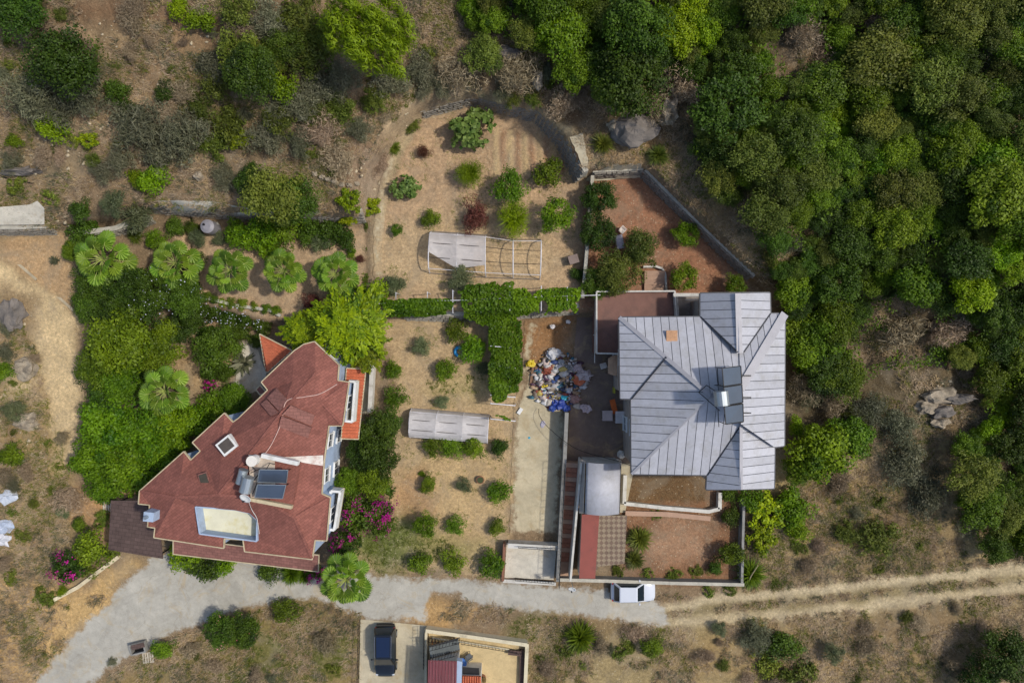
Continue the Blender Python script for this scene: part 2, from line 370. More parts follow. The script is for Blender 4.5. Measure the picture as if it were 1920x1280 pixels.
nx, ny = len(gx), len(gy); ii = (np.arange(ny-1)[:, None]*nx+np.arange(nx-1)).ravel()
GM = ground_mat('soil')
me = npmesh('ground', np.stack([gxx, gyy, gzz], 1), np.stack([ii, ii+1, ii+nx+1, ii+nx], 1), GM, [('Col', 'POINT', zones(gxx, gyy))])
me.polygons.foreach_set('use_smooth', [True]*len(me.polygons))
tag(link('ground', me), kind='structure')
def sheet(name, pts, m, dz=.035, step=.45, zf=None, jag=.12, kind='structure', zone=True, parent=None):
    w = []
    for i in range(len(pts)):
        a, b = pts[i], pts[(i+1) % len(pts)]; L = math.hypot(b[0]-a[0], b[1]-a[1])*S; k = max(1, int(L/step))
        for j in range(k):
            t = j/k; q = PG(a[0]+(b[0]-a[0])*t, a[1]+(b[1]-a[1])*t)
            if j: q.x += random.uniform(-jag, jag); q.y += random.uniform(-jag, jag)
            w.append((q.x, q.y))
    w = ccw(w); xs = [p[0] for p in w]; ys = [p[1] for p in w]
    X, Y = np.meshgrid(np.arange(min(xs), max(xs), step), np.arange(min(ys), max(ys), step)); X, Y = X.ravel(), Y.ravel()
    keep = sdist(w, X, Y) > step*.45
    co = [Vector(p) for p in w]+[Vector((a, b)) for a, b in zip(X[keep], Y[keep])]; n = len(w)
    r = delaunay_2d_cdt(co, [(i, (i+1) % n) for i in range(n)], [list(range(n))], 1, 1e-5)
    V = np.array([(p.x, p.y) for p in r[0]]); F = np.array([f for f in r[2] if len(f) == 3])
    z = height(V[:, 0], V[:, 1])+dz if zf is None else np.array([zf(a, b) for a, b in V])
    at = [('Col', 'POINT', zones(V[:, 0], V[:, 1])), ('edge', 'POINT', np.maximum(sdist(w, V[:, 0], V[:, 1]), 0))]
    me = npmesh(name, np.column_stack([V, z]), F, m, at)
    me.polygons.foreach_set('use_smooth', [True]*len(me.polygons))
    return tag(link(name, me, parent), kind=kind)
# ================================================================ roads, paths, paving
CONC = C(186, 183, 174); CONCB = C(190, 180, 152)
MR = ground_mat('worn_grey_concrete', C(186, 181, 168), True, 'hard'); MD = ground_mat('beige_concrete', C(204, 190, 158), True, 'hard')
MDH = ground_mat('beige_slab', C(200, 188, 160), False, 'hard'); MPAD = ground_mat('pale_slab', C(216, 208, 190), False, 'hard')
sheet('road', [(-60, 1420), (50, 1290), (130, 1190), (205, 1118), (245, 1075), (285, 1040), (345, 1015), (600, 1050), (690, 1070), (760, 1076), (940, 1085), (1045, 1096), (1150, 1100), (1225, 1112), (1255, 1140), (1262, 1172), (1215, 1184), (1150, 1168), (1060, 1154), (960, 1150), (880, 1140), (860, 1118), (812, 1118), (800, 1172), (740, 1168), (675, 1162), (600, 1128), (540, 1128), (480, 1142), (440, 1152), (330, 1188), (240, 1238), (165, 1290), (120, 1420)], MR, .03, .5, jag=.15)
sheet('driveway', [(676, 1160), (740, 1166), (802, 1172), (802, 1420), (670, 1420)], MDH, .045, .6, jag=.0)
sheet('driveway', [(985, 640), (1000, 760), (1062, 700), (1085, 590), (1085, 590), (1056, 860), (1046, 1010), (953, 1006), (964, 765)][:0] or [(963, 770), (992, 690), (1068, 690), (1056, 860), (1047, 1003), (955, 1001)], MD, .04, .45, jag=.05)
sheet('garden_path', [(984, 600), (1010, 600), (1004, 640), (992, 700), (972, 770), (962, 765), (980, 690)], MD, .05, .4, jag=.05)
sheet('entrance_slab', [(950, 1016), (1044, 1021), (1038, 1086), (946, 1082)], MPAD, .06, .5, jag=0)
sheet('paved_yard', [(1082, 592), (1165, 592), (1190, 750), (1195, 870), (1062, 868), (1072, 720)], ground_mat('grey_cobble', C(134, 116, 104), False, 'hard'), .05, .45, jag=.03)
sheet('garden_path', [(1165, 868), (1200, 868), (1186, 892), (1172, 960), (1162, 960)], MDH, .07, .4, jag=0)
_fz = lambda x, y: hz(x, y)+.03+.09*abs(math.sin((x+2.3)*math.pi/.62))*float(ss(0, .8, min(sdist(FP_, np.array([x]), np.array([y]))[0], 2)))
FP_ = G([(905, 236), (1000, 250), (1030, 275), (1040, 330), (935, 338), (915, 300)], 1.5)
sheet('ploughed_soil', [(905, 236), (1000, 250), (1030, 275), (1040, 330), (935, 338), (915, 300)], GM, .03, .16, _fz)
sheet('orchard_path', [(704, 596), (700, 470), (702, 420), (712, 350), (722, 300), (745, 255), (790, 215), (840, 192), (880, 176), (884, 184), (845, 202), (796, 224), (764, 262), (740, 306), (728, 352), (722, 420), (718, 470), (716, 590)], MD, .06, .4, jag=.12)
sheet('terrace_path', [(1068, 258), (1092, 250), (1106, 320), (1150, 308), (1205, 306), (1215, 318), (1110, 326), (1096, 322)], MDH, .1, .3, jag=.05)
sheet('terrace_path', [(-60, 395), (60, 385), (75, 378), (88, 392), (88, 422), (-60, 424)], MPAD, .3, .5, jag=0)
sheet('stone_ledge', [(292, 376), (400, 378), (470, 392), (600, 396), (600, 404), (455, 402), (360, 394), (292, 396)], MPAD, .12, .4, jag=.03)
sheet('crazy_paving', [(448, 655), (478, 640), (500, 700), (494, 728), (470, 738), (440, 722)], MPAD, .05, .4, jag=.1)
# ================================================================ walls of rubble stone
M_stone = mat('rubble_stone', C(150, 143, 130), .9, var=.25, scale=2.5, fine=.3, bump=.5)
M_stone2 = mat('pale_mortar', C(190, 184, 168), .9, fine=.2, bump=.4)
def stone_wall(name, px, h, label, batter=.22, z=None, cap=.35, sw=.38, sh=.24, h2=None):
    w = [PG(*p) for p in px]; rt = empty(name, w[0], label, 'wall'); b = MB(); c = MB(); core = MB()
    zb = [p.z-.1 for p in w]; n = len(w)
    for i in range(n-1):
        a, e = w[i], w[i+1]; d = Vector((e.x-a.x, e.y-a.y)); L = d.length; d /= L; nrm = Vector((-d.y, d.x))
        if (a.x+e.x)*nrm.x+(a.y+e.y)*nrm.y < 0: nrm = -nrm            # leans away from the garden
        ha = h if h2 is None else h+(h2-h)*i/(n-1); hb = h if h2 is None else h+(h2-h)*(i+1)/(n-1)
        za, ze = zb[i], zb[i+1]
        q = [a.xy, e.xy, e.xy+nrm*hb*batter, a.xy+nrm*ha*batter]; s2 = [e.xy+nrm*(hb*batter+cap), a.xy+nrm*(ha*batter+cap)]
        core.add([(q[0].x, q[0].y, za), (q[1].x, q[1].y, ze), (q[2].x, q[2].y, ze+hb), (q[3].x, q[3].y, za+ha), (s2[0].x, s2[0].y, ze+hb), (s2[1].x, s2[1].y, za+ha), (s2[0].x, s2[0].y, ze), (s2[1].x, s2[1].y, za)],
                 [(0, 1, 2, 3), (3, 2, 4, 5), (5, 4, 6, 7), (0, 3, 5, 7), (1, 6, 4, 2)])
        c.add([(q[3].x-nrm.x*.04, q[3].y-nrm.y*.04, za+ha+.02), (q[2].x-nrm.x*.04, q[2].y-nrm.y*.04, ze+hb+.02), (s2[0].x, s2[0].y, ze+hb+.02), (s2[1].x, s2[1].y, za+ha+.02), (q[3].x-nrm.x*.04, q[3].y-nrm.y*.04, za+ha+.1), (q[2].x-nrm.x*.04, q[2].y-nrm.y*.04, ze+hb+.1), (s2[0].x, s2[0].y, ze+hb+.1), (s2[1].x, s2[1].y, za+ha+.1)],
              [(0, 3, 2, 1), (4, 5, 6, 7), (0, 1, 5, 4), (1, 2, 6, 5), (2, 3, 7, 6), (3, 0, 4, 7)])
        hh = sh*.5
        while hh < max(ha, hb)-.05:
            t = random.uniform(0, sw)
            while t < L:
                s = random.uniform(.6, 1.25)*sw; f = min(1, t/L); hloc = ha+(hb-ha)*f
                if hh < hloc-.05:
                    p = a.xy+d*t+nrm*(hh*batter-.02); b.box((p.x, p.y, za+(ze-za)*f+hh), (s*.88, .16+random.random()*.1, sh*random.uniform(.7, .95)), math.atan2(d.y, d.x)+random.uniform(-.08, .08))
                t += s
            hh += sh
    core.build('core', M_stone2, rt); tag(b.build('stone', M_stone, rt), kind='stuff'); c.build('coping', M_stone2, rt)
    return rt
stone_wall('retaining_wall', [(792, 222), (885, 197), (945, 212), (1003, 229), (1045, 275), (1078, 343)], 1.0, 'curved grey rubble retaining wall round the top of the ploughed orchard', h2=2.6)
stone_wall('retaining_wall', [(1108, 334), (1200, 330), (1245, 376), (1290, 420), (1345, 472), (1400, 524)], 1.5, 'stone retaining wall with pale coping above the walled back yard', batter=.1)
stone_wall('retaining_wall', [(292, 400), (370, 402), (450, 412), (530, 416), (620, 418), (688, 418)], 2.1, 'long rubble wall behind the palm terrace with grey plastic tank at its foot')
stone_wall('retaining_wall', [(170, 448), (230, 440), (290, 418)], 1.0, 'short low rubble wall beneath the pair of grey green olive bushes')
stone_wall('retaining_wall', [(-40, 440), (60, 440), (112, 438)], 1.3, 'dark grey stone wall under the pale concrete ledge above the bare triangular plot')
stone_wall('retaining_wall', [(760, 600), (860, 603), (960, 598), (1085, 588)], 1.0, 'low grey stone bank dividing the two orchard terraces under the vine pergola', batter=.5)
M_wp = mat('white_wall_plaster', C(214, 210, 200), .8, var=.08, fine=.06, dirt=C(150, 140, 120)); M_gp = mat('grey_plaster', C(150, 148, 142), .85, var=.1, dirt=C(110, 105, 95))
M_cp = mat('cream_plaster', C(226, 216, 190), .8, var=.06)
def plain_wall(name, px, h, th, m, label, z=None, m2=None, base=-.3):
    w = [PG(*p) for p in px]; rt = empty(name, w[0], label, 'wall'); b = MB(); c = MB()
    for a, e in zip(w, w[1:]):
        n = max(1, int((e-a).length/3)); 
        for j in range(n):
            p = a.lerp(e, j/n); q = a.lerp(e, (j+1)/n); zz = min(p.z, q.z) if z is None else z
            d = (q.xy-p.xy).normalized()*.02
            s = Vector((-(q.y-p.y), q.x-p.x)).normalized()*th/2
            P4 = [(p.x+s.x, p.y+s.y), (q.x+s.x, q.y+s.y), (q.x-s.x, q.y-s.y), (p.x-s.x, p.y-s.y)]
            b.prism(P4, zz+base, zz+h-.05); s2 = s*1.35
            c.prism([(p.x+s2.x-d.x, p.y+s2.y-d.y), (q.x+s2.x, q.y+s2.y), (q.x-s2.x, q.y-s2.y), (p.x-s2.x-d.x, p.y-s2.y-d.y)], zz+h-.047+.002*(j % 2), zz+h)
    b.build('wall', m, rt); c.build('coping', m2 or m, rt); return rt
plain_wall('boundary_wall', [(1108, 336), (1098, 470), (1090, 560)], 1.2, .2, M_gp, 'grey boundary wall between the upper orchard and the back yard with trees', m2=M_stone2)
plain_wall('boundary_wall', [(1060, 770), (1056, 860), (1050, 960), (1044, 1078)], 1.6, .22, M_gp, 'tall plaster wall along the concrete driveway beside the outside steps', m2=M_gp)
plain_wall('boundary_wall', [(1046, 1079), (1130, 1081), (1250, 1085), (1388, 1088)], 1.0, .2, M_gp, 'grey front garden wall behind the parked white car', m2=M_stone2)
plain_wall('boundary_wall', [(1388, 930), (1386, 1000), (1384, 1086)], 1.0, .15, M_gp, 'low wall on the uphill end of the front garden beside yellow green scrub')
plain_wall('boundary_wall', [(953, 1014), (1045, 1019)], 1.3, .28, M_wp, 'white wall across the foot of the driveway behind the pale slab')
plain_wall('boundary_wall', [(944, 1086), (1042, 1092)], .35, .2, M_wp, 'white kerb wall between the pale entrance slab and the road')
plain_wall('boundary_wall', [(946, 1014), (943, 1082)], .9, .16, mat('brown_brick', C(140, 96, 74), .85), 'narrow brown wall beside the pale entrance slab')
plain_wall('garden_wall', [(703, 600), (702, 690), (698, 770)], 1.1, .25, M_wp, 'white wall between the lower orchard and the alley of the shingled house')
plain_wall('garden_wall', [(0, 466), (70, 524), (140, 582)], .15, .16, MATS.get('earth_kerb') or mat('earth_kerb', C(186, 170, 140), .9, fine=.3), 'pale diagonal kerb between the dirt track and the bare triangular plot')
plain_wall('garden_wall', [(368, 552), (440, 572), (510, 582), (528, 592)], .4, .18, M_stone2, 'pale kerb along the edge of the palm terrace above the hedge')
plain_wall('garden_wall', [(105, 1122), (150, 1098), (190, 1068), (225, 1042)], .3, .22, mat('limestone', C(220, 205, 170), .9, fine=.3), 'curved edging of white stones beside the magenta bougainvillea')
M_mort = mat('pale_coping', C(222, 210, 178), .85, var=.08, dirt=C(160, 150, 125))
plain_wall('yard_wall', [(801, 1174), (860, 1182), (988, 1200), (984, 1290), (980, 1420)], .9, .22, M_mort, 'cream topped wall round the sandy yard below the road')
plain_wall('yard_wall', [(801, 1172), (800, 1240), (800, 1420)], .9, .14, M_mort, 'narrow wall between the black car driveway and the sandy yard')
sheet('yard', [(804, 1178), (984, 1204), (980, 1420), (804, 1420)], ground_mat('sandy_screed', C(214, 190, 142), False, 'hard'), .05, .5, jag=0)
plain_wall('planter_wall', [(812, 1192), (860, 1199), (955, 1214)], .35, .1, M_mort, 'low inner kerb of the weedy planting strip in the sandy yard')
# alley beside the left house
sheet('alley', [(668, 700), (700, 700), (697, 775), (676, 775)], MDH, .05, .4, jag=0)
# ================================================================ roofs
def roof_cdt(outer, z0, inner, chains, holes=(), hz_=None):
    zs = z0 if hasattr(z0, '__len__') else [z0]*len(outer)
    pts = [P(a, b, z) for (a, b), z in zip(outer, zs)]; n = len(pts)
    edges = [(i, (i+1) % n) for i in range(n)]; o = len(pts); pts += [P(*q) for q in inner]
    ref = lambda k: k if isinstance(k, int) else o+int(k[1:])
    for ch in chains: edges += [(ref(a), ref(b)) for a, b in zip(ch, ch[1:])]
    for hl in holes:
        k = len(pts); pts += [P(*q) for q in hl]; edges += [(k+i, k+(i+1) % len(hl)) for i in range(len(hl))]
    r = delaunay_2d_cdt([p.xy for p in pts], edges, [list(range(n))], 1, 1e-6)
    zz = []
    for q, org in zip(r[0], r[3]):
        zz.append(pts[org[0]].z if org else None)
    V = [(q.x, q.y, z if z is not None else (zs[0]+.6)) for q, z in zip(r[0], zz)]
    F = []
    hp = [[(P(*q).x, P(*q).y) for q in hl] for hl in holes]
    for f in r[2]:
        cx = sum(V[i][0] for i in f)/len(f); cy = sum(V[i][1] for i in f)/len(f)
        if any(sdist(h_, np.array([cx]), np.array([cy]))[0] > 0 for h_ in hp): continue
        F.append(tuple(f))
    return V, F
def shingle_mat(name, c, ang=0.0, rows=5.5):
    m = bpy.data.materials.new(name); n, l, b = nm(m); g = pos(n)
    rot = n.new('ShaderNodeMapping'); rot.inputs['Rotation'].default_value = (0, 0, ang); l.new(g, rot.inputs['Vector'])
    br = n.new('ShaderNodeTexBrick'); br.inputs['Scale'].default_value = rows; br.inputs['Mortar Size'].default_value = .045
    br.inputs['Color1'].default_value = (.86,)*3+(1,); br.inputs['Color2'].default_value = (1.1,)*3+(1,); br.inputs['Mortar'].default_value = (.55,)*3+(1,)
    br.inputs['Row Height'].default_value = .9; br.inputs['Brick Width'].default_value = 1.6
    l.new(rot.outputs[0], br.inputs['Vector'])
    q = math_(n, l, 'MULTIPLY', rng_(n, l, tex(n, l, g, .35, 6, .7, dist=1), .82, 1.15), math_(n, l, 'MULTIPLY', rng_(n, l, tex(n, l, g, 3, 8, .75), .86, 1.14), rng_(n, l, tex(n, l, g, 26, 4), .85, 1.15)))
    rgb = n.new('ShaderNodeRGB'); rgb.outputs[0].default_value = (*c, 1)
    mu = n.new('ShaderNodeVectorMath'); mu.operation = 'MULTIPLY'; l.new(vmul(n, l, rgb.outputs[0], q), mu.inputs[0]); l.new(br.outputs['Color'], mu.inputs[1])
    o = mixc(n, l, rng_(n, l, tex(n, l, g, 1.4, 8, .8), 0, .5, .6, .75), mu.outputs[0], (c[0]*.35, c[1]*.45, c[2]*.5))
    l.new(o, b.inputs['Base Color']); b.inputs['Roughness'].default_value = .88; b.inputs['Specular IOR Level'].default_value = .3
    bp = n.new('ShaderNodeBump'); bp.inputs['Strength'].default_value = .35; bp.inputs['Distance'].default_value = .04; l.new(br.outputs['Fac'], bp.inputs['Height']); bp.invert = True
    l.new(bp.outputs[0], b.inputs['Normal']); return m
M_sh = shingle_mat('red_brown_shingle', C(148, 94, 82), -.62, 4.4); M_sh2 = shingle_mat('dull_shingle', C(148, 102, 92), .13, 3.6); M_shb = shingle_mat('brown_sheet', C(98, 80, 74), .13, 3)
M_tile = shingle_mat('orange_tile', C(204, 112, 78), 0, 7)
M_cream = mat('cream_fascia', C(204, 188, 154), .75, var=.15, dirt=C(150, 128, 100)); M_blue = mat('pale_blue_render', C(172, 190, 214), .85, var=.06, fine=.05, dirt=C(140, 150, 165))
M_white = mat('white_paint', C(236, 236, 232), .6, var=.05, fine=.03, dirt=C(190, 185, 172)); M_glass = mat('dark_window_glass', C(52, 60, 70), .12, var=.1, fine=0, bump=0)
M_dark = mat('dark_metal', C(46, 44, 44), .5, .5, bump=0); M_alu = mat('galvanised_steel', C(176, 184, 188), .38, .65, var=.08, fine=.05, bump=.05)
def fascia(parent, outer, z, m=M_cream, w=.075, h=.2, name='fascia', skip=()):
    zs = z if hasattr(z, '__len__') else [z]*len(outer); b = MB(); n = len(outer)
    for i in range(n):
        if i in skip: continue
        a = P(*outer[i], zs[i]); e = P(*outer[(i+1) % n], zs[(i+1) % n]); a.z -= h/2-.045-.0017*i; e.z -= h/2-.045-.0017*i
        b.bar(a, e, w, h)
    return b.build(name, m, parent)
def walls(parent, outer, z0, z1, m, ins=.3, name='wall'):
    q = inset([P(a, b, z1).xy for a, b in outer], ins); b = MB(); n = len(q)
    vs = [(p.x, p.y, z0) for p in q]+[(p.x, p.y, z1-.06) for p in q]
    b.add(vs, [(i, (i+1) % n, n+(i+1) % n, n+i) for i in range(n)]); o = b.build(name, m, parent); return q
def window(parent, a, e, t, z, w, h, m=M_white, glass=M_glass, name='window'):
    d = (e-a).normalized(); nrm = Vector((d.y, -d.x)); c = a+(e-a)*t; f = MB(); rz = math.atan2(d.y, d.x)
    for sx in (-1, 1): f.box((c.x+d.x*sx*(w/2-.04)+nrm.x*.05, c.y+d.y*sx*(w/2-.04)+nrm.y*.05, z), (.08, .12, h), rz)
    for sz, dd in ((-1, .2), (1, .14)): f.box((c.x+nrm.x*.06, c.y+nrm.y*.06, z+sz*(h/2+.04)), (w+.1, dd+.02, .08), rz)
    f.box((c.x+nrm.x*.05, c.y+nrm.y*.05, z), (.05, .09, h-.02), rz)
    fo = f.build(name, m, parent); g = MB(); g.box((c.x+nrm.x*.02, c.y+nrm.y*.02, z), (w-.08, .05, h-.04), rz); g.build('pane', glass, fo)
    return fo
def railing(parent, pts, h=.9, m=None, name='railing', gap=.28, r=.018):
    b = MB(); pts = [Vector(p) for p in pts]
    for a, e in zip(pts, pts[1:]):
        b.tube([a+Vector((0, 0, h)), e+Vector((0, 0, h))], r*1.3, 4); b.tube([a+Vector((0, 0, h*.15)), e+Vector((0, 0, h*.15))], r, 4); k = max(1, int((e-a).length/gap))
        for j in range(k+1):
            p = a.lerp(e, j/k); b.tube([p, p+Vector((0, 0, h))], r, 4)
    return b.build(name, m or M_dark, parent)
# ================================================================ shingled house
ZE = 5.6
HA = [(590, 640), (570, 645), (552, 657), (490, 716), (502, 731), (447, 784), (437, 791), (421, 774), (361, 829), (376, 845), (358, 862), (345, 846), (262, 920), (260, 944), (281, 946), (277, 987), (291, 989), (289, 1007), (420, 1027), (421, 1009), (456, 1011), (459, 1033), (586, 1048), (591, 1012), (613, 1013), (620, 932), (604, 925), (608, 866), (617, 798), (643, 798), (655, 716), (634, 713), (636, 684)]
house = empty('shingled_house', P(500, 860, 0), 'large irregular house with red brown shingle roof among gardens and palms', 'house')
inner = [(592, 700, 6.5), (527, 775, 7.3), (410, 927, 7.2), (330, 932, 6.6), (603, 754, 6.5), (545, 862, 6.5), (487, 932, 7.1), (552, 970, 6.9), (340, 890, 6.3), (416, 830, 6.4), (548, 715, 6.5)]
hole = [(368, 949, 5.95), (440, 956, 6.2), (468, 962, 6.15), (482, 975, 6.1), (484, 1012, 5.75), (378, 998, 5.75)]
V, F = roof_cdt(HA, ZE, inner, [['i0', 'i1', 'i2', 'i3'], ['i1', 'i4'], ['i5', 27], ['i2', 'i6', 'i7'], ['i4', 29], ['i4', 30], ['i7', 25], ['i7', 22], ['i3', 12], ['i3', 17], ['i9', 5], ['i9', 7], ['i10', 3]], [hole])
nv = len(V); roofA = MB(); roofA.v = list(V); roofA.f = F; roofA = roofA.build('roof', M_sh, house)
sol = roofA.modifiers.new('thick', 'SOLIDIFY'); sol.thickness = .14; sol.offset = -1
fascia(house, HA, ZE); WA = walls(house, HA, -.4, ZE, M_blue, .18)
rc = MB()
for ch in ([inner[0], inner[1], inner[2], inner[3]], [inner[1], inner[4]], [inner[2], inner[6], inner[7]], [inner[4], (655, 716, ZE)], [inner[4], (643, 798, ZE)], [inner[7], (620, 932, ZE)], [inner[7], (586, 1048, ZE)], [inner[3], (262, 920, ZE)]):
    for a, e in zip(ch, ch[1:]): rc.bar(P(*a)+Vector((0, 0, .02)), P(*e)+Vector((0, 0, .02)), .2, .05)
rc.build('ridge_cap', M_sh, roofA)
# sunken cream roof terrace
b = MB(); hp = [P(*q) for q in hole]; fl = [(p.x, p.y) for p in hp]; b.prism(fl, 4.95, 5.05); b.build('roof_terrace', mat('cream_floor', C(232, 228, 200), .8, var=.07, fine=.04, dirt=C(214, 200, 120)), house)
b = MB()
for i in range(6):
    a, e = hp[i], hp[(i+1) % 6]; b.bar((a.x, a.y, 5.55), (e.x, e.y, 5.553), .1, 1.1)
b.build('parapet', M_blue, house)
# windows: all faces of the walls
nW = len(WA)
for i in range(nW):
    a, e = WA[i], WA[(i+1) % nW]; L = (e-a).length
    if L > 2.2:
        k = max(1, int(L/3))
        for j in range(k):
            for zc in (1.3, 4.1): window(house, a, e, (j+.5)/k, zc, 1.15, 1.3)
# east balconies, tiled lean-to roofs
def box_balcony(px4, z, h, parent, m=M_white, floor=M_cream):
    q = [P(a, b_, z) for a, b_ in px4]; bb = MB(); bb.prism([(p.x, p.y) for p in q], z-h-.2, z-h); bb.build('balcony_floor', floor, parent)
    w = MB(); n = len(q); qi = inset([p.xy for p in q], .09)
    for i in range(n): w.bar((qi[i].x, qi[i].y, z-h/2+.003*i), (qi[(i+1) % n].x, qi[(i+1) % n].y, z-h/2+.003*i), .18, h)
    w.build('balcony_parapet', m, parent)
box_balcony([(652, 712), (668, 714), (662, 793), (644, 791)], 4.2, 1.0, house); box_balcony([(618, 918), (640, 920), (628, 996), (611, 994)], 4.2, 1.0, house)
def slab_roof(name, pxz, m, parent, th=.12, fm=None):
    q = [P(*p) for p in pxz]; bb = MB(); bb.prism([(p.x, p.y) for p in q], [p.z-th for p in ccwz(q)], [p.z for p in ccwz(q)]); o = bb.build(name, m, parent)
    if fm: fascia(parent, [(p[0], p[1]) for p in pxz], [p[2] for p in pxz], fm, .07, .12, 'trim')
    return o
def ccwz(q):
    a = sum(q[i].x*q[(i+1) % len(q)].y-q[(i+1) % len(q)].x*q[i].y for i in range(len(q))); return q if a > 0 else q[::-1]
_pr = MB.prism
def slab_px(pxz, th):
    q = ccwz([P(*p) for p in pxz]); n = len(q)
    return MB().add([(p.x, p.y, p.z-th) for p in q]+[tuple(p) for p in q], [tuple(range(n-1, -1, -1)), tuple(range(n, 2*n))]+[(i, (i+1) % n, n+(i+1) % n, n+i) for i in range(n)])
def slab_roof(name, pxz, m, parent, th=.12, fm=None):
    o = slab_px(pxz, th).build(name, m, parent)
    if fm: fascia(parent, [(p[0], p[1]) for p in pxz], [p[2] for p in pxz], fm, .08, .13, 'trim')
    return o
# orange tiled lean-to roofs: rows of tiles, each row its own part
def tiled(pxz, rows, parent, across=True):
    """pxz: 4 corners a,b (upper edge) c,d (lower edge)"""
    a, b_, c, d = [P(*p) for p in pxz]; slab_roof('lean_to_roof', pxz, M_tile, parent, .1, M_cream); t = MB()
    L = (a-b_).length; k = max(2, int(L/.26))
    for i in range(k):
        f = (i+.5)/k; p = a.lerp(b_, f)+Vector((0, 0, .03)); q = d.lerp(c, f)+Vector((0, 0, .03)); t.tube([p, q], .055, 6)
    return tag(t.build('tile', M_tile, parent), kind='stuff')
tiled([(650, 690, 3.1), (640, 822, 3.1), (672, 823, 2.7), (686, 692, 2.7)], 8, house)
tiled([(548, 657, 3.3), (502, 698, 3.3), (499, 697, 2.8), (487, 626, 2.8)], 8, house)
slab_roof('porch_roof', [(325, 1008, 3.5), (598, 1040, 3.5), (597, 1071, 2.9), (325, 1038, 2.9)], M_sh2, house, .12, M_cream)
slab_roof('bay_roof', [(488, 722, 3.2), (500, 736, 3.2), (488, 740, 3.0), (480, 730, 3.0)], M_sh2, house, .1, M_cream)
# carport
cp = empty('carport', PG(250, 990), 'dark brown flat carport roof beside the shingled house', 'carport')
CPX = [(208, 940, 2.9), (262, 944, 3.0), (282, 990, 3.0), (300, 1046, 2.9), (203, 1030, 2.7)]
slab_roof('roof', [(208, 938, 2.8), (270, 938, 3.0), (300, 1000, 3.0), (305, 1047, 2.9), (203, 1030, 2.7)], M_shb, cp, .12)
for a, c_ in ((212, 944), (208, 1024), (298, 1040)):
    q = P(a, c_, 2.6); MB().box((q.x, q.y, 1.25), (.1, .1, 2.8)).build('post', M_dark, cp)
# roof furniture (parts of the house, or things standing on the roof)
def rz_at(px, py):      # roof height under a pixel, nearest point of the shingle mesh planes
    best = None
    for f in F:
        t = [V[i] for i in f]
        for k in range(1, len(t)-1):
            A, B, D = t[0], t[k], t[k+1]
            z = ZE+.8
            for _ in range(4):
                p = P(px, py, z); den = (B[1]-D[1])*(A[0]-D[0])+(D[0]-B[0])*(A[1]-D[1])
                if abs(den) < 1e-9: break
                u = ((B[1]-D[1])*(p.x-D[0])+(D[0]-B[0])*(p.y-D[1]))/den; v = ((D[1]-A[1])*(p.x-D[0])+(A[0]-D[0])*(p.y-D[1]))/den; w = 1-u-v
                z = u*A[2]+v*B[2]+w*D[2]
            if abs(den) > 1e-9 and min(u, v, w) > -1e-3: return z
    return ZE+1
def RP(px, py, h=0):
    z = rz_at(px, py)+h; p = P(px, py, z); return p
def hatch(px4, h0, h1, name, m, parent=house):
    q = [P(a, b_, rz_at(a, b_)+hh) for (a, b_), hh in zip(px4, (h1, h1, h0, h0))]; q = ccwz(q); n = len(q)
    return MB().add([(p.x, p.y, p.z-.5) for p in q]+[tuple(p) for p in q], [tuple(range(n, 2*n))]+[(i, (i+1) % n, n+(i+1) % n, n+i) for i in range(n)]).build(name, m, parent)
hatch([(500, 746), (518, 728), (538, 748), (525, 772)], .1, .4, 'roof_hatch', M_sh2); hatch([(500, 748), (489, 757), (508, 780), (522, 774)], .12, .3, 'roof_hatch', M_sh2)
hatch([(530, 776), (545, 760), (590, 778), (583, 798)], .1, .35, 'roof_hatch', M_sh2); hatch([(528, 780), (583, 801), (577, 821), (522, 800)], .1, .3, 'roof_hatch', M_sh2)
sk = MB()
c0 = RP(427, 834, .25); sk.box(c0, (1.1, 1.25, .5), -.9); sko = sk.build('skylight', M_white, house)
MB().box((c0.x, c0.y, c0.z+.26), (.8, .95, .05), -.9).build('pane', mat('brown_glass', C(90, 82, 74), .2, bump=0), sko)
c1 = RP(383, 899, .06); sk = MB(); sk.box(c1, (.72, 1.05, .1), .3); MB().box((c1.x, c1.y, c1.z+.06), (.58, .9, .04), .3).build('pane', mat('olive_glass', C(80, 74, 62), .2, bump=0), sk.build('skylight', M_sh2, house))
c2 = RP(288, 964, .4); ch = MB(); ch.box(c2, (.75, .7, 1.5), -.1); cho = ch.build('chimney', M_blue, house); MB().cyl((c2.x-.1, c2.y, c2.z+.75), .14, .3, 10).build('flue', M_alu, cho)
# white coated valley and raised platform
vq = [RP(*p, .03) for p in ((500, 856), (545, 856), (606, 853), (606, 873), (575, 868), (545, 862))]
b = MB(); b.add(vq, [(0, 1, 5), (1, 4, 5), (1, 2, 4), (2, 3, 4)]); b.build('valley_coating', mat('white_waterproofing', C(222, 214, 204), .6, var=.15, dirt=C(170, 110, 96)), house)
zp = 7.35
b = slab_px([(466, 852, zp), (515, 856, zp), (515, 932, zp), (470, 934, zp)], .6); b.build('platform', mat('stained_screed', C(206, 190, 172), .85, var=.2, dirt=C(160, 110, 90)), house)
b = slab_px([(515, 858, zp-.05), (560, 868, zp-.05), (548, 950, zp-.25), (505, 944, zp-.2)], .6); b.build('platform_roof', M_sh, house)
b = MB(); b.bar(P(492, 853, zp+.15), P(560, 868, zp+.15), .3, .5); b.build('parapet', M_white, house)
b = MB(); b.bar(P(470, 935, zp+.02), P(548, 950, zp), .25, .4); b.build('parapet', M_cream, house)
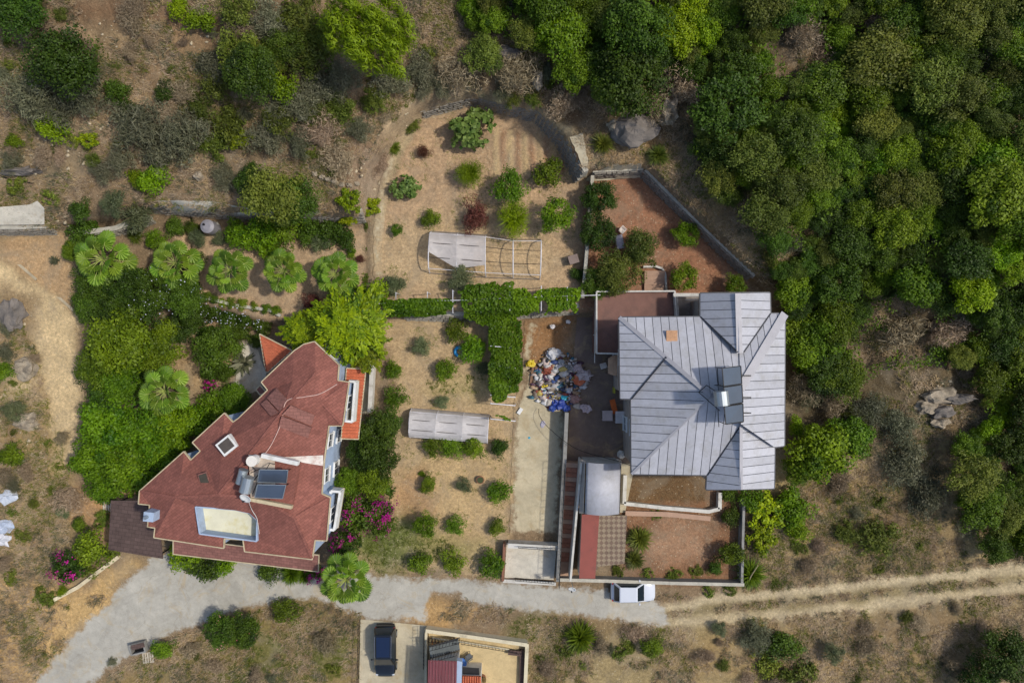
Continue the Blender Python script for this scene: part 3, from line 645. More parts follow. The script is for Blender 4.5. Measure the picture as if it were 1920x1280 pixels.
# solar water heater on the shingled house
def solar(px4s, name_label, parentless=None): pass
def panel_quad(pxz, th, m, name, parent, fr=M_alu):
    o = slab_px(pxz, th).build(name, m, parent); fascia(o, [(p[0], p[1]) for p in pxz], [p[2]+.0 for p in pxz], fr, .05, .08, 'frame'); return o
M_pan = mat('solar_glass', C(82, 94, 112), .14, .1, var=.1, scale=.8, fine=.03, bump=0)
sh = empty('solar_water_heater', P(505, 900, zp), 'two dark blue solar panels with silver tanks on the shingled roof', 'solar heater')
panel_quad([(487, 880, 8.5), (540, 881, 8.5), (537, 905, 7.9), (483, 903, 7.9)], .08, M_pan, 'solar_panel', sh); panel_quad([(483, 908, 8.5), (536, 909, 8.5), (530, 934, 7.9), (478, 932, 7.9)], .08, M_pan, 'solar_panel', sh)
for a in ((490, 884), (536, 884), (484, 912), (532, 912)):
    p = P(*a, 8.35); MB().box((p.x, p.y, 7.75), (.05, .05, 1.2)).build('stand', M_dark, sh)
def tank(pa, pb, r, parent):
    a, e = P(*pa), P(*pb); b = MB(); b.tube([a, a.lerp(e, .04), a.lerp(e, .96), e], r, 18); o = b.build('tank', M_alu, parent, smooth=False)
    for t in (.03, .97):
        q = a.lerp(e, t); d = (e-a).normalized(); MB().tube([q-d*.02, q+d*.02], r*1.04, 18).build('rim', M_alu, o)
    return o
tank((457, 880, 7.95), (450, 906, 7.85), .33, sh); tank((466, 894, 8.3), (459, 922, 8.2), .42, sh)
b = MB()
for a, e in (((470, 870, 7.6), (480, 882, 7.8)), ((470, 886, 7.9), (488, 878, 8.2)), ((458, 872, 7.5), (478, 872, 7.5)), ((476, 900, 7.5), (484, 890, 8)), ((474, 925, 7.5), (484, 900, 7.6)), ((500, 878, 8.3), (506, 868, 7.6)), ((506, 868, 7.6), (516, 870, 7.5))): b.tube([P(*a), P(*e)], .03, 5)
b.build('pipe', M_dark, sh)
dr = empty('drum', P(479, 860, zp), 'round white drum with rusty orange stain on the shingled roof', 'drum'); q = P(479, 861, zp)
b = MB(); b.cyl((q.x, q.y, zp), .38, .75, 24); b.build('barrel', M_white, dr); b = MB(); b.cyl((q.x, q.y, zp+.75), .4, .03, 24)
b.build('lid', mat('rust_stained_lid', C(238, 232, 220), .6, var=.05, scale=5, dirt=C(226, 150, 60)), dr)
def dish(px, py, z, r, az, el, label, name='satellite_dish'):
    rt = empty(name, P(px, py, z), label, 'satellite dish'); c = P(px, py, z); n = Vector((math.cos(az)*math.cos(el), math.sin(az)*math.cos(el), math.sin(el)))
    d, s_, u, _ = frame(Vector((0, 0, 0)), n); b = MB(); vs = []; fs = []; rg = 5; sg = 24
    for i in range(rg+1):
        rr = r*i/rg
        for j in range(sg):
            t = 2*math.pi*j/sg; vs.append(c+(s_*math.cos(t)+u*math.sin(t)*1.08)*rr+n*(rr*rr*.28/r))
    for i in range(rg):
        for j in range(sg): fs.append((i*sg+j, i*sg+(j+1) % sg, (i+1)*sg+(j+1) % sg, (i+1)*sg+j))
    b.add(vs, fs); o = b.build('reflector', M_white, rt, smooth=True); m_ = o.modifiers.new('t', 'SOLIDIFY'); m_.thickness = .02
    b = MB(); b.tube([c-u*r, c+n*r*.9], .018, 5); b.box(c+n*r*.9, (.1, .1, .14)); b.build('receiver_arm', M_dark, rt)
    b = MB(); b.tube([c-n*.03, c-n*.2, Vector((c.x, c.y, z-.9))-n*.2], .03, 6); b.build('mast', M_alu, rt); return rt
dish(461, 932, 8.1, .42, math.radians(250), math.radians(50), 'oval white satellite dish below the silver tanks on the shingled roof')
def cable(pts, r, m, label, name='cable'):
    b = MB(); q = [Vector(p) for p in pts]; out = []
    for i in range(len(q)-1):
        for k in range(6):
            t = k/6; p0 = q[max(i-1, 0)]; p1 = q[i]; p2 = q[i+1]; p3 = q[min(i+2, len(q)-1)]
            out.append(.5*((2*p1)+(p2-p0)*t+(2*p0-5*p1+4*p2-p3)*t*t+(3*p1-p0-3*p2+p3)*t**3))
    b.tube(out+[q[-1]], r, 4); return thing1(b, name, m, label, 'cable')
M_pc = mat('pinkish_cable', C(226, 190, 176), .6, bump=0)
cable([RP(632, 720, .05), RP(600, 738, .05), RP(570, 744, .05), RP(537, 752, .06), RP(528, 790, .06), RP(513, 825, .06), RP(503, 842, .08), RP(494, 853, .3)], .03, M_pc, 'pale pink cable running over the ridge of the shingled roof')
cable([P(466, 938, 7.9), RP(472, 955, .2), RP(481, 970, .15), RP(484, 985, .1), RP(486, 1000, .06)], .022, M_white, 'thin white cable trailing from the satellite dish to the roof terrace')
# ================================================================ hipped metal-roofed house
M_seam = mat('pale_grey_roof_sheet', C(192, 192, 198), .6, .05, var=.06, scale=.5, fine=.03, bump=.04, dirt=C(174, 172, 170))
_n = M_seam.node_tree.nodes; _l = M_seam.node_tree.links; _b = _n['Principled BSDF']; _src = _b.inputs['Base Color'].links[0].from_socket
_oi = _n.new('ShaderNodeObjectInfo'); _mp = _n.new('ShaderNodeMapping'); _mp.inputs['Scale'].default_value = (.6, .6, .6); _l.new(pos(_n), _mp.inputs['Vector'])
_l.new(vmul(_n, _l, _src, math_(_n, _l, 'MULTIPLY', rng_(_n, _l, _oi.outputs['Random'], .86, 1.06, 0, 1), rng_(_n, _l, tex(_n, _l, _mp.outputs[0], 2.5, 8, .75, dist=2), .86, 1.08))), _b.inputs['Base Color'])
_src = _b.inputs['Base Color'].links[0].from_socket
_l.new(mixc(_n, _l, rng_(_n, _l, tex(_n, _l, pos(_n), 1.1, 9, .85, dist=1), 0, .5, .6, .74), _src, C(136, 116, 100)), _b.inputs['Base Color'])
M_flash = mat('grey_flashing', C(172, 170, 174), .5, .2, var=.08, bump=.03); M_gut = mat('gutter', C(60, 62, 68), .4, .4, bump=0)
M_ren = mat('warm_grey_render', C(176, 166, 156), .85, var=.1, dirt=C(130, 118, 104)); M_wd = mat('wood', C(170, 112, 62), .7, var=.2, scale=4)
hB = empty('metal_roofed_house', P(1330, 740, 0), 'large hipped house with pale sheet metal roof beside the dense woodland', 'house')
ZB_ = 6.3
OB = [(1161, 595), (1313, 594), (1313, 550), (1443, 549), (1444, 588), (1471, 588), (1470, 835), (1452, 838), (1451, 915), (1324, 917), (1326, 890), (1184, 888), (1183, 748), (1163, 747)]
WB = walls(hB, OB, -.6, ZB_, M_ren, .4)
for i in range(len(WB)):
    a, e = WB[i], WB[(i+1) % len(WB)]; L = (e-a).length
    if L > 2.5:
        k = max(1, int(L/3.2))
        for j in range(k):
            for zc in (1.5, 4.7): window(hB, a, e, (j+.5)/k, zc, 1.2, 1.3)
us = slab_px([(a, b_, ZB_-.02) for a, b_ in OB], .14).build('soffit', M_ren, hB)
rf = MB(); rf.box((P(1388, 730, 7).x, P(1388, 730, 7).y, 6.6), (.3, .3, .3)); roofB = rf.build('roof', M_flash, hB)
PW = (1332, 742); PE = (1388, 728); ZR = 8.6; ZN = 7.9
fac = [  # polygon px, (eave line a,b), ridge point, ridge z, seam direction parallel to: 'h' or 'v', seam pitch m
 ([(1161, 595), (1249, 669), (1183, 748), (1163, 747)], ((1161, 595), (1163, 747)), PW, ZR+.18, 'h', .62),
 ([(1249, 669), (1332, 742), (1184, 888), (1183, 748)], ((1183, 748), (1184, 888)), PW, ZR+.1, 'h', .62),
 ([(1161, 595), (1313, 594), (1386, 662), PE, PW, (1249, 669)], ((1161, 595), (1313, 594)), PW, ZR+.12, 'v', .62),
 ([(1313, 594), (1313, 550), (1383, 550), (1386, 662)], ((1313, 594), (1313, 550)), (1383, 600), ZN, 'h', .62),
 ([(1383, 550), (1443, 549), (1444, 588), (1394, 662), (1386, 662)], ((1443, 549), (1444, 588)), (1383, 600), ZN, 'h', .62),
 ([(1444, 588), (1471, 588), PE, (1386, 662), (1394, 662)], ((1444, 588), (1471, 588)), PE, ZR, 'v', .62),
 ([(1471, 588), (1470, 835), (1452, 838), (1389, 795), PE], ((1471, 588), (1470, 835)), PE, ZR, 'h', .62),
 ([(1389, 795), (1452, 838), (1451, 915), (1389, 917)], ((1452, 838), (1451, 915)), (1389, 860), ZN, 'h', .62),
 ([(1389, 795), (1389, 917), (1324, 917), (1326, 890)], ((1326, 890), (1324, 917)), (1389, 860), ZN, 'h', .62),
 ([(1184, 888), (1326, 890), (1389, 795), PE, PW], ((1184, 888), (1326, 890)), PW, ZR, 'v', .62),
]
def clip(poly, nx_, ny_, d):
    out = []; n = len(poly)
    for i in range(n):
        a, b_ = poly[i], poly[(i+1) % n]; da = a[0]*nx_+a[1]*ny_-d; db = b_[0]*nx_+b_[1]*ny_-d
        if da >= 0: out.append(a)
        if (da > 0 > db) or (da < 0 < db): t = da/(da-db); out.append((a[0]+(b_[0]-a[0])*t, a[1]+(b_[1]-a[1])*t))
    return out
ridge_flash = MB()
def px_on(pl, px, py):
    z = 7.
    for _ in range(12): p = P(px, py, z); z = pl(p)
    return P(px, py, z)
planes = []
for poly, (ea, eb), rp, rz_, dr_, pitch in fac:
    A = P(*ea, ZB_+.05); Bp = P(*eb, ZB_+.05); Rp = P(*rp, rz_); d = (Bp-A).xy.normalized(); nn = Vector((-d.y, d.x))
    if (Rp.xy-A.xy).dot(nn) < 0: nn = -nn
    k = (rz_-A.z)/(Rp.xy-A.xy).dot(nn)
    pl = (lambda A, nn, k, z0: (lambda p: z0+k*((p[0]-A[0])*nn.x+(p[1]-A[1])*nn.y)))(A.xy, nn, k, A.z); planes.append(pl)
    w = [px_on(pl, *q) for q in poly]; q2 = ccw([(p.x, p.y) for p in w])
    ax = (1, 0) if dr_ == 'v' else (0, 1); vals = [p[0]*ax[0]+p[1]*ax[1] for p in q2]; lo, hi = min(vals), max(vals)
    kk = max(1, round((hi-lo)/pitch)); st = (hi-lo)/kk
    for j in range(kk):
        c = clip(clip(q2, ax[0], ax[1], lo+j*st+.022), -ax[0], -ax[1], -(lo+(j+1)*st-.022))
        if len(c) < 3: continue
        zz = [pl(p)+.05+random.uniform(-.008, .008) for p in c]; m = MB(); n = len(c)
        m.add([(p[0], p[1], z-.045) for p, z in zip(c, zz)]+[(p[0], p[1], z) for p, z in zip(c, zz)], [tuple(range(n-1, -1, -1)), tuple(range(n, 2*n))]+[(i, (i+1) % n, n+(i+1) % n, n+i) for i in range(n)])
        m.build('roof_panel', M_seam, roofB)
    n = len(q2); MB().add([(p[0], p[1], pl(p)-.05) for p in q2]+[(p[0], p[1], pl(p)) for p in q2], [tuple(range(n-1, -1, -1)), tuple(range(n, 2*n))]+[(i, (i+1) % n, n+(i+1) % n, n+i) for i in range(n)]).build('underlay', M_gut, roofB)
fb = MB()
def fl(a, b_, ia, ib, w=.14, m=None): fb.bar(px_on(planes[ia], *a)+Vector((0, 0, .07)), px_on(planes[ib], *b_)+Vector((0, 0, .07)), w, .05)
fl((1161, 595), PW, 2, 2, .3); fl((1184, 888), PW, 9, 9, .2); fl((1383, 550), (1386, 662), 3, 4, .42); fl((1389, 917), (1389, 795), 7, 7, .22); fl(PW, PE, 2, 2, .3); fl((1471, 588), PE, 6, 6, .62)
fb.build('ridge_flashing', M_flash, roofB); fb = MB()
fl((1313, 594), (1383, 660), 3, 3, .1); fl((1444, 588), (1394, 660), 4, 4, .1); fl((1326, 890), (1389, 795), 8, 8, .12); fl((1452, 838), (1389, 795), 7, 7, .07); fl((1249, 669), (1183, 748), 0, 0, .12)
fb.build('valley_gutter', M_gut, roofB)
fascia(hB, OB, ZB_+.02, M_gut, .16, .16, 'gutter')
h0 = px_on(planes[2], 1259, 632); MB().box((h0.x, h0.y, h0.z+.12), (.82, 1.0, .1)).build('roof_hatch', mat('weathered_board', C(196, 150, 112), .8, var=.2, scale=5), roofB)
# three solar panels, tank
s3 = empty('solar_water_heater', P(1370, 740, 8.6), 'three dark solar panels and a silver tank on the pale metal roof', 'solar heater')
for a, b_, c_, d_ in (((1354, 690), (1389, 686), (1391, 719), (1357, 724)), ((1357, 726), (1391, 721), (1393, 754), (1360, 760)), ((1358, 762), (1393, 757), (1394, 790), (1361, 795))):
    panel_quad([(*a, 10.1), (*b_, 9.0), (*c_, 9.0), (*d_, 10.1)], .08, M_pan, 'solar_panel', s3, M_dark)
tank((1351, 733, 10.5), (1354, 760, 10.5), .5, s3)
b = MB()
for a in ((1354, 690), (1357, 724), (1360, 760), (1361, 795)):
    b.tube([P(*a, 10.0), (P(*a, 10).x, P(*a, 10).y, 8.3)], .03, 5); b.tube([P(*a, 10.0), P(a[0]+32, a[1]-4, 8.6)], .03, 5)
for y in (704, 745, 774): b.bar(P(1388, y, 8.75), P(1408, y, 8.35), .08, .06)
for a, e in (((1325, 722, 8.8), (1352, 740, 10)), ((1310, 735, 8.6), (1350, 770, 9)), ((1325, 722, 8.8), (1310, 735, 8.6)), ((1340, 722, 8.8), (1352, 722, 10)), ((1345, 690, 8.8), (1347, 722, 8.9)), ((1346, 765, 8.8), (1348, 800, 8.7))): b.tube([P(*a), P(*e)], .03, 5)
b.build('stand', M_dark, s3)
# back terrace, parapets, recess
tb = empty('back_terrace', P(1190, 600, 0), 'raised brownish terrace with thin pale parapet behind the metal roofed house', 'terrace')
slab_px([(1118, 547, 2.9), (1264, 546, 2.9), (1266, 606, 2.9), (1175, 606, 2.9), (1175, 662, 2.9), (1118, 662, 2.9)], 3.2).build('floor', mat('worn_red_screed', C(132, 96, 84), .85, var=.12, dirt=C(100, 80, 72)), tb)
b = MB()
for i, (a, e) in enumerate((((1118, 547), (1264, 546)), ((1118, 547), (1118, 662)), ((1118, 662), (1162, 663)), ((1264, 546), (1268, 604)))): b.bar(P(*a, 3.15+.002*i), P(*e, 3.152+.002*i), .12, .55)
b.build('parapet', M_wp, tb)
slab_px([(1266, 552, 1.9), (1313, 552, 1.9), (1313, 606, 1.9), (1266, 606, 1.9)], .2).build('light_well_floor', M_ren, tb)
b = MB(); b.bar(P(1262, 553, 3.3), P(1316, 553, 3.3), .28, .3); b.bar(P(1285, 562, 3), P(1312, 561, 3), .08, .08); b.bar(P(1270, 556, 3.1), P(1272, 604, 3.1), .1, .1); b.build('beam', M_wp, tb)
b = MB(); b.tube([P(1116, 555, 2.2), P(1115, 680, 2.2)], .04, 6); b.tube([P(1112, 628, 2.2), P(1118, 628, 2.2)], .03, 5); b.build('drain_pipe', M_wp, tb)
# garden steps with curved kerb
st = empty('garden_steps', PG(1230, 525), 'short flight of pale steps with a curved kerb in the back yard', 'steps')
M_step = mat('step_concrete', C(184, 150, 126), .85, var=.12, fine=.15)
for i in range(5):
    q = PG(1226, 513+i*8.5); MB().box((q.x, q.y, 1.62-i*.05+.12), (1.65, .4, .3)).build('step', M_step, st)
b = MB(); pk = [(1205, 501), (1228, 500), (1240, 504), (1246, 514), (1247, 530), (1248, 546)]
for a, e in zip(pk, pk[1:]): b.bar(PG(*a)+Vector((0, 0, .15)), PG(*e)+Vector((0, 0, .152)), .16, .4)
b.build('kerb', M_wp, st)
# curved roof over the entrance stair, flat roof, tiled terrace
cr = empty('curved_shelter', PG(1130, 910), 'pale barrel curved shelter beside the outside steps of the metal roofed house', 'shelter')
vs = []; fs = []; K_ = 14
for i in range(K_+1):
    t = i/K_; a = P(1099+(1165-1099)*t, 866+3*t, 3.6); e = P(1096+(1162-1096)*t, 962+3*t, 3.6); zz = .75*math.sin(math.pi*(t*.8+.2))
    vs += [(a.x, a.y, 3.3+zz), (e.x, e.y, 3.3+zz)]
fs = [(2*i, 2*i+1, 2*i+3, 2*i+2) for i in range(K_)]
o = MB().add(vs, fs).build('roof', M_seam, cr, smooth=True); m_ = o.modifiers.new('t', 'SOLIDIFY'); m_.thickness = .06
b = MB(); w_ = [P(a, c_, 3.2).xy for a, c_ in ((1097, 868), (1164, 870), (1161, 962), (1094, 960))]
b.add([(p.x, p.y, 0) for p in w_]+[(p.x, p.y, 3.3) for p in w_], [(i, (i+1) % 4, 4+(i+1) % 4, 4+i) for i in range(4)]); b.build('wall', M_wp, cr)
slab_px([(1090, 860, 2.6), (1098, 866, 2.9), (1094, 962, 2.9), (1086, 962, 2.6)], .15).build('side_canopy', M_ren, cr)
fr = empty('flat_annex', PG(1110, 1020), 'low annex with smooth reddish flat roof next to the chequered paving', 'annex')
slab_px([(1092, 965, 2.4), (1124, 965, 2.4), (1116, 1083, 2.4), (1087, 1083, 2.4)], 2.6).build('wall', M_wp, fr)
slab_px([(1091, 964, 2.5), (1124, 964, 2.5), (1116, 1084, 2.5), (1086, 1084, 2.5)], .08).build('roof', mat('red_membrane', C(150, 78, 66), .7, var=.08, dirt=C(120, 70, 60)), fr)
ct = bpy.data.materials.new('chequered_tile'); n, l, b_ = nm(ct); mp = n.new('ShaderNodeMapping'); mp.inputs['Rotation'].default_value = (0, 0, R(45)); l.new(pos(n), mp.inputs['Vector'])
ck = n.new('ShaderNodeTexChecker'); ck.inputs['Scale'].default_value = 3.4; ck.inputs['Color1'].default_value = (*C(150, 134, 112), 1); ck.inputs['Color2'].default_value = (*C(118, 98, 84), 1); l.new(mp.outputs[0], ck.inputs['Vector'])
l.new(vmul(n, l, ck.outputs['Color'], rng_(n, l, tex(n, l, pos(n), 2, 7, .7), .75, 1.2)), b_.inputs['Base Color']); b_.inputs['Roughness'].default_value = .8
slab_px([(1124, 965, 1.2), (1176, 965, 1.2), (1171, 1056, 1.2), (1150, 1078, 1.2), (1117, 1083, 1.2)], 1.4)
tp = tag(slab_px([(1123, 966, .45), (1176, 966, .45), (1171, 1056, .45), (1122, 1062, .45), (1112, 1083, .45)], .6).build('terrace_paving', ct), kind='structure')
# long outside stair
os_ = empty('outside_stair', PG(1075, 960), 'long narrow brick stair running down beside the driveway wall', 'stair')
M_br = mat('worn_brick', C(166, 112, 88), .9, var=.25, scale=4, fine=.25, bump=.4)
NS = 22
for i in range(NS):
    t = i/(NS-1); a = (1072-9*t*1.4, 872+t*185); zt = 1.25-t*1.05; q = P(*a, zt)
    MB().box((q.x, q.y, zt-.6), (1.25, .37, 1.2), R(-4)).build('step', M_br if i % 3 else M_step, os_)
b = MB(); b.bar(P(1088, 862, 1.9), P(1068, 1080, 1.0), .16, 1.9); b.build('side_wall', M_wp, os_)
b = MB(); q = P(1062, 1073, .35); b.box((q.x, q.y, .1), (1.1, 1.1, .3)); b.build('landing', M_step, os_)
# curved terrace bed wall
plain_wall('terrace_wall', [(1170, 888), (1168, 940), (1240, 948), (1325, 955), (1345, 950), (1346, 920)], .7, .22, M_wp, 'low curving terrace wall between the planting bed and the front lawn')
plain_wall('terrace_wall', [(1172, 960), (1250, 962), (1330, 970)], .35, .3, M_step, 'pale stepped kerb along the front garden below the planting bed')
# ---- yard clutter
def chair(px, py, rz, c, label):
    q = PG(px, py, .4); rt = empty('plastic_chair', (q.x, q.y, q.z), label, 'chair', rz=rz); m = mat('chair_'+label.split()[0], c, .5, bump=0)
    t = lambda b, nme: setattr(link(nme, b.mesh(nme, m), rt), 'name', nme)
    t(MB().box((0, 0, .43), (.46, .44, .05)), 'seat'); t(MB().box((0, .24, .68), (.44, .05, .48)), 'backrest')
    for sx in (-1, 1):
        for sy in (-1, 1): t(MB().box((sx*.2, sy*.19, .21), (.04, .04, .42)), 'leg')
        t(MB().box((sx*.25, 0, .62), (.05, .42, .04)), 'armrest')
    return rt
def table(px, py, w, d, m, label, rz=0, h=.74, round_=False):
    q = PG(px, py, h); rt = empty('table', q, label, 'table', rz=rz)
    tb_ = MB(); (tb_.cyl((0, 0, h-.04), w/2, .05, 24) if round_ else tb_.box((0, 0, h), (w, d, .05))); link('tabletop', tb_.mesh('tabletop', m), rt)
    if round_:
        link('stem', MB().cyl((0, 0, 0), .05, h, 10).mesh('stem', m), rt)
    else:
        for sx in (-1, 1):
            for sy in (-1, 1): link('leg', MB().box((sx*(w/2-.06), sy*(d/2-.06), h/2-.02), (.06, .06, h-.04)).mesh('leg', m), rt)
    return rt
table(1139, 779, .85, .85, mat('pale_top', C(196, 176, 170), .6), 'square pale table in the cobbled yard')
table(1163, 782, .8, 1.0, mat('white_top', C(222, 214, 210), .6), 'white table next to the orange board in the cobbled yard')
chair(1131, 686, .3, C(222, 210, 200), 'pale plastic chair alone near the curved swing seat in the cobbled yard')
q = PG(1151, 762, .6); thing1(MB().box(q+Vector((0, 0, .55)), (.45, 1.2, .05), R(14)), 'board', mat('orange_board', C(214, 104, 40), .7), 'bright orange board leaning among the tables of the cobbled yard', 'board')
q = PG(1153, 732, 1); b = MB(); b.box(q+Vector((0, 0, .4)), (.12, .5, .8)); thing1(b, 'gas_bottle', mat('yellow_green', C(196, 186, 60), .6), 'yellow green upright panel beside the pale wall of the metal roofed house', 'panel')
aw = empty('swing_seat', PG(1155, 690), 'pale curved canopy swing seat at the corner of the metal roofed house', 'swing seat')
vs = []
for i in range(7):
    t = i/6; a = P(1140+24*t, 672-6*math.sin(math.pi*t), 2.2); e = P(1140+30*t, 700+4*math.sin(math.pi*t), 2.0); vs += [(a.x, a.y, 2.2+.2*math.sin(math.pi*t)), (e.x, e.y, 2.0+.2*math.sin(math.pi*t))]
o = MB().add(vs, [(2*i, 2*i+1, 2*i+3, 2*i+2) for i in range(6)]).build('canopy', mat('tan_fabric', C(196, 160, 130), .8), aw); m_ = o.modifiers.new('t', 'SOLIDIFY'); m_.thickness = .03
q = PG(1152, 690); MB().box(q+Vector((0, 0, .45)), (1.2, .5, .1)).build('seat', mat('tan_fabric', C(196, 160, 130), .8), aw)
b = MB()
for a in ((1142, 674), (1166, 676), (1142, 700), (1168, 702)): b.tube([(P(*a, 2).x, P(*a, 2).y, .0), P(*a, 2.05)], .03, 5)
b.build('frame', M_dark, aw)
for px_, py_, lb in ((1157, 866, 'pale planter with cactus at the top of the entrance path'), (1163, 850, 'pale stone planter by the corner of the metal roofed house')):
    q = PG(px_, py_); rt = empty('planter', q, lb, 'planter'); MB().cyl(q, .28, .4, 14, .34).build('pot', M_wp, rt); MB().blob(q+Vector((0, 0, .5)), .3, 3, .4).build('plant', M_wp, rt)
for px_, py_, c, lb in ((1167, 432, C(210, 190, 196), 'pale plastic chair under the trees of the back yard'), ):
    chair(px_, py_, .8, c, lb)
q = PG(1160, 455); b = MB(); b.box(q+Vector((0, 0, .3)), (.6, 1.1, .6), .2); thing1(b, 'crate', mat('pale_crate', C(206, 196, 204), .7, var=.2, scale=6), 'pale boxy bundle between two trees in the back yard', 'crate')
q = PG(1074, 488); bn = empty('bin', q, 'square brown plastic bin lying on bare soil near the parcel wall', 'bin'); MB().box(q+Vector((0, 0, .35)), (.75, .65, .7), .3).build('body', mat('brown_plastic', C(112, 92, 84), .5), bn, bevel=.08); MB().box(q+Vector((0, 0, .72)), (.8, .7, .06), .3).build('lid', mat('brown_lid', C(132, 112, 102), .5), bn)
# cylindrical tank on the palm terrace
q = PG(388, 424, 1.5); wt = empty('water_tank', q, 'round grey plastic water tank with black cap at the foot of the rubble wall', 'water tank')
M_gpl = mat('grey_plastic', C(150, 146, 150), .5, var=.05); MB().cyl(q, .55, 1.45, 26).build('body', M_gpl, wt); MB().cyl(q+Vector((0, 0, 1.45)), .55, .12, 26, .3).build('top', M_gpl, wt); MB().cyl(q+Vector((-.22, .12, 1.5)), .1, .12, 12).build('cap', M_dark, wt)
q = PG(402, 424, .5); thing1(MB().blob(q+Vector((0, 0, .3)), (.35, .4, .4), 5), 'sack', M_wp, 'crumpled white sack beside the grey water tank', 'sack')
# ================================================================ greenhouses
M_pole = mat('white_tube', C(226, 224, 226), .45, bump=0)
def film_mat(name, c, a):
    m = bpy.data.materials.new(name); n, l, b = nm(m); g = pos(n)
    w = tex(n, l, g, .9, 6, .7, dist=2); l.new(vmul(n, l, (lambda r: (setattr(r.outputs[0], 'default_value', (*c, 1)), r.outputs[0])[1])(n.new('ShaderNodeRGB')), rng_(n, l, w, .85, 1.12)), b.inputs['Base Color'])
    b.inputs['Roughness'].default_value = .28; b.inputs['Alpha'].default_value = a
    mp = n.new('ShaderNodeMapping'); mp.inputs['Scale'].default_value = (.35, 3, 1); l.new(g, mp.inputs['Vector'])
    bp = n.new('ShaderNodeBump'); bp.inputs['Strength'].default_value = .5; bp.inputs['Distance'].default_value = .15; l.new(tex(n, l, mp.outputs[0], 2, 5, .6, dist=.8), bp.inputs['Height']); l.new(bp.outputs[0], b.inputs['Normal']); return m
def arch(a, e, z0, h, zb, n=12):
    out = []
    for i in range(n+1):
        t = i/n; p = a.lerp(e, t); out.append(Vector((p.x, p.y, zb+h*math.sin(math.pi*t)**.3)))
    return out
def greenhouse(tops, bots, h, film, label, cover):
    rt = empty('greenhouse', PG(*tops[0]), label, 'greenhouse'); H_ = []
    for (a, e) in zip(tops, bots):
        A, E = PG(*a), PG(*e); hp_ = arch(A, E, 0, h, A.z); H_.append(hp_); MB().tube(hp_, .045, 6).build('hoop', M_pole, rt)
    for k in (1, 4, 8, 11):
        MB().tube([hh[k] for hh in H_], .025, 5).build('rail', M_dark if k in (4, 8) else M_pole, rt)
    for s_ in (0, 12): MB().tube([hh[s_]+Vector((0, 0, .06)) for hh in H_], .04, 5).build('base_rail', mat('dull_tube', C(130, 120, 110), .6), rt)
    for i0, i1, k0, k1f in cover:
        a, e = H_[i0], H_[i1]; vs = []; nn_ = 10; ks = 24
        for i in range(nn_+1):
            t = i/nn_
            for j in range(ks+1):
                k = k0+(k1f(t)-k0)*j/ks; f = k-int(k); k_ = min(int(k), 11); p = a[k_].lerp(a[k_+1], f).lerp(e[k_].lerp(e[k_+1], f), t)
                vs.append(p+Vector((0, 0, .06-.10*math.sin(math.pi*t)+.05*mnoise.noise(Vector((p.x*.6, p.y*2.5, 0))))))
        b = MB().add(vs, [(i*(ks+1)+j, i*(ks+1)+j+1, (i+1)*(ks+1)+j+1, (i+1)*(ks+1)+j) for i in range(nn_) for j in range(ks)]); b.build('plastic_film', film, rt, smooth=True)
    return rt
fm1 = film_mat('torn_film', C(214, 206, 200), .8); fm2 = film_mat('shade_film', C(206, 200, 196), .95)
greenhouse([(809, 434), (859, 437), (911, 441), (962, 449), (1014, 449)], [(806, 512), (858, 516), (911, 520), (962, 522), (1012, 524)], 1.5, fm1, 'half stripped greenhouse frame with torn plastic over two bays above the palm trees',
           [(0, 1, 0, lambda t: 6.5+4*t), (1, 2, 0, lambda t: 10.5-1.5*t)])
bpy.data.objects['greenhouse']['label'] = 'half stripped greenhouse frame with torn plastic over two bays in the upper orchard'
greenhouse([(772, 765), (822, 769), (870, 773), (917, 777)], [(770, 820), (817, 824), (867, 828), (914, 831)], 1.3, fm2, 'small greenhouse fully covered in grey film in the lower orchard', [(i, i+1, 0, lambda t: 12) for i in range(3)])
# ================================================================ vine pergola frames
pg = empty('pergola', PG(900, 575), 'long vine pergola of white poles crossing above the orchard stone bank', 'pergola')
xs = [(750, 592, 552), (807, 590, 551), (853, 588, 548), (904, 586, 545), (956, 584, 540), (1013, 584, 540), (1060, 582, 542)]
for x, y0, y1 in xs:
    A, E = PG(x, y0), PG(x, y1); MB().bar(A+Vector((0, 0, 2.0)), E+Vector((0, 0, 2.0)), .06, .05).build('crossbar', M_pole, pg)
    for q in (A, E): MB().tube([q, q+Vector((0, 0, 2.1))], .035, 6).build('post', M_pole, pg)
MB().tube([PG(712, 572)+Vector((0, 0, 1.95)), PG(800, 567)+Vector((0, 0, 1.95)), PG(880, 565)+Vector((0, 0, 1.95)), PG(985, 560)+Vector((0, 0, 1.95)), PG(1120, 556)+Vector((0, 0, 1.95))], .035, 5).build('long_pole', M_pole, pg)
pg2 = empty('pergola', PG(945, 690), 'vine pergola running beside the concrete driveway above the lower orchard', 'pergola')
for y in (612, 648, 684, 719, 737, 752, 780):
    A, E = PG(921, y), PG(966, y+4); MB().bar(A+Vector((0, 0, 2.0)), E+Vector((0, 0, 2.0)), .07, .06).build('crossbar', M_pole, pg2)
    for q in (A, E): MB().tube([q, q+Vector((0, 0, 2))], .03, 5).build('post', M_pole, pg2)
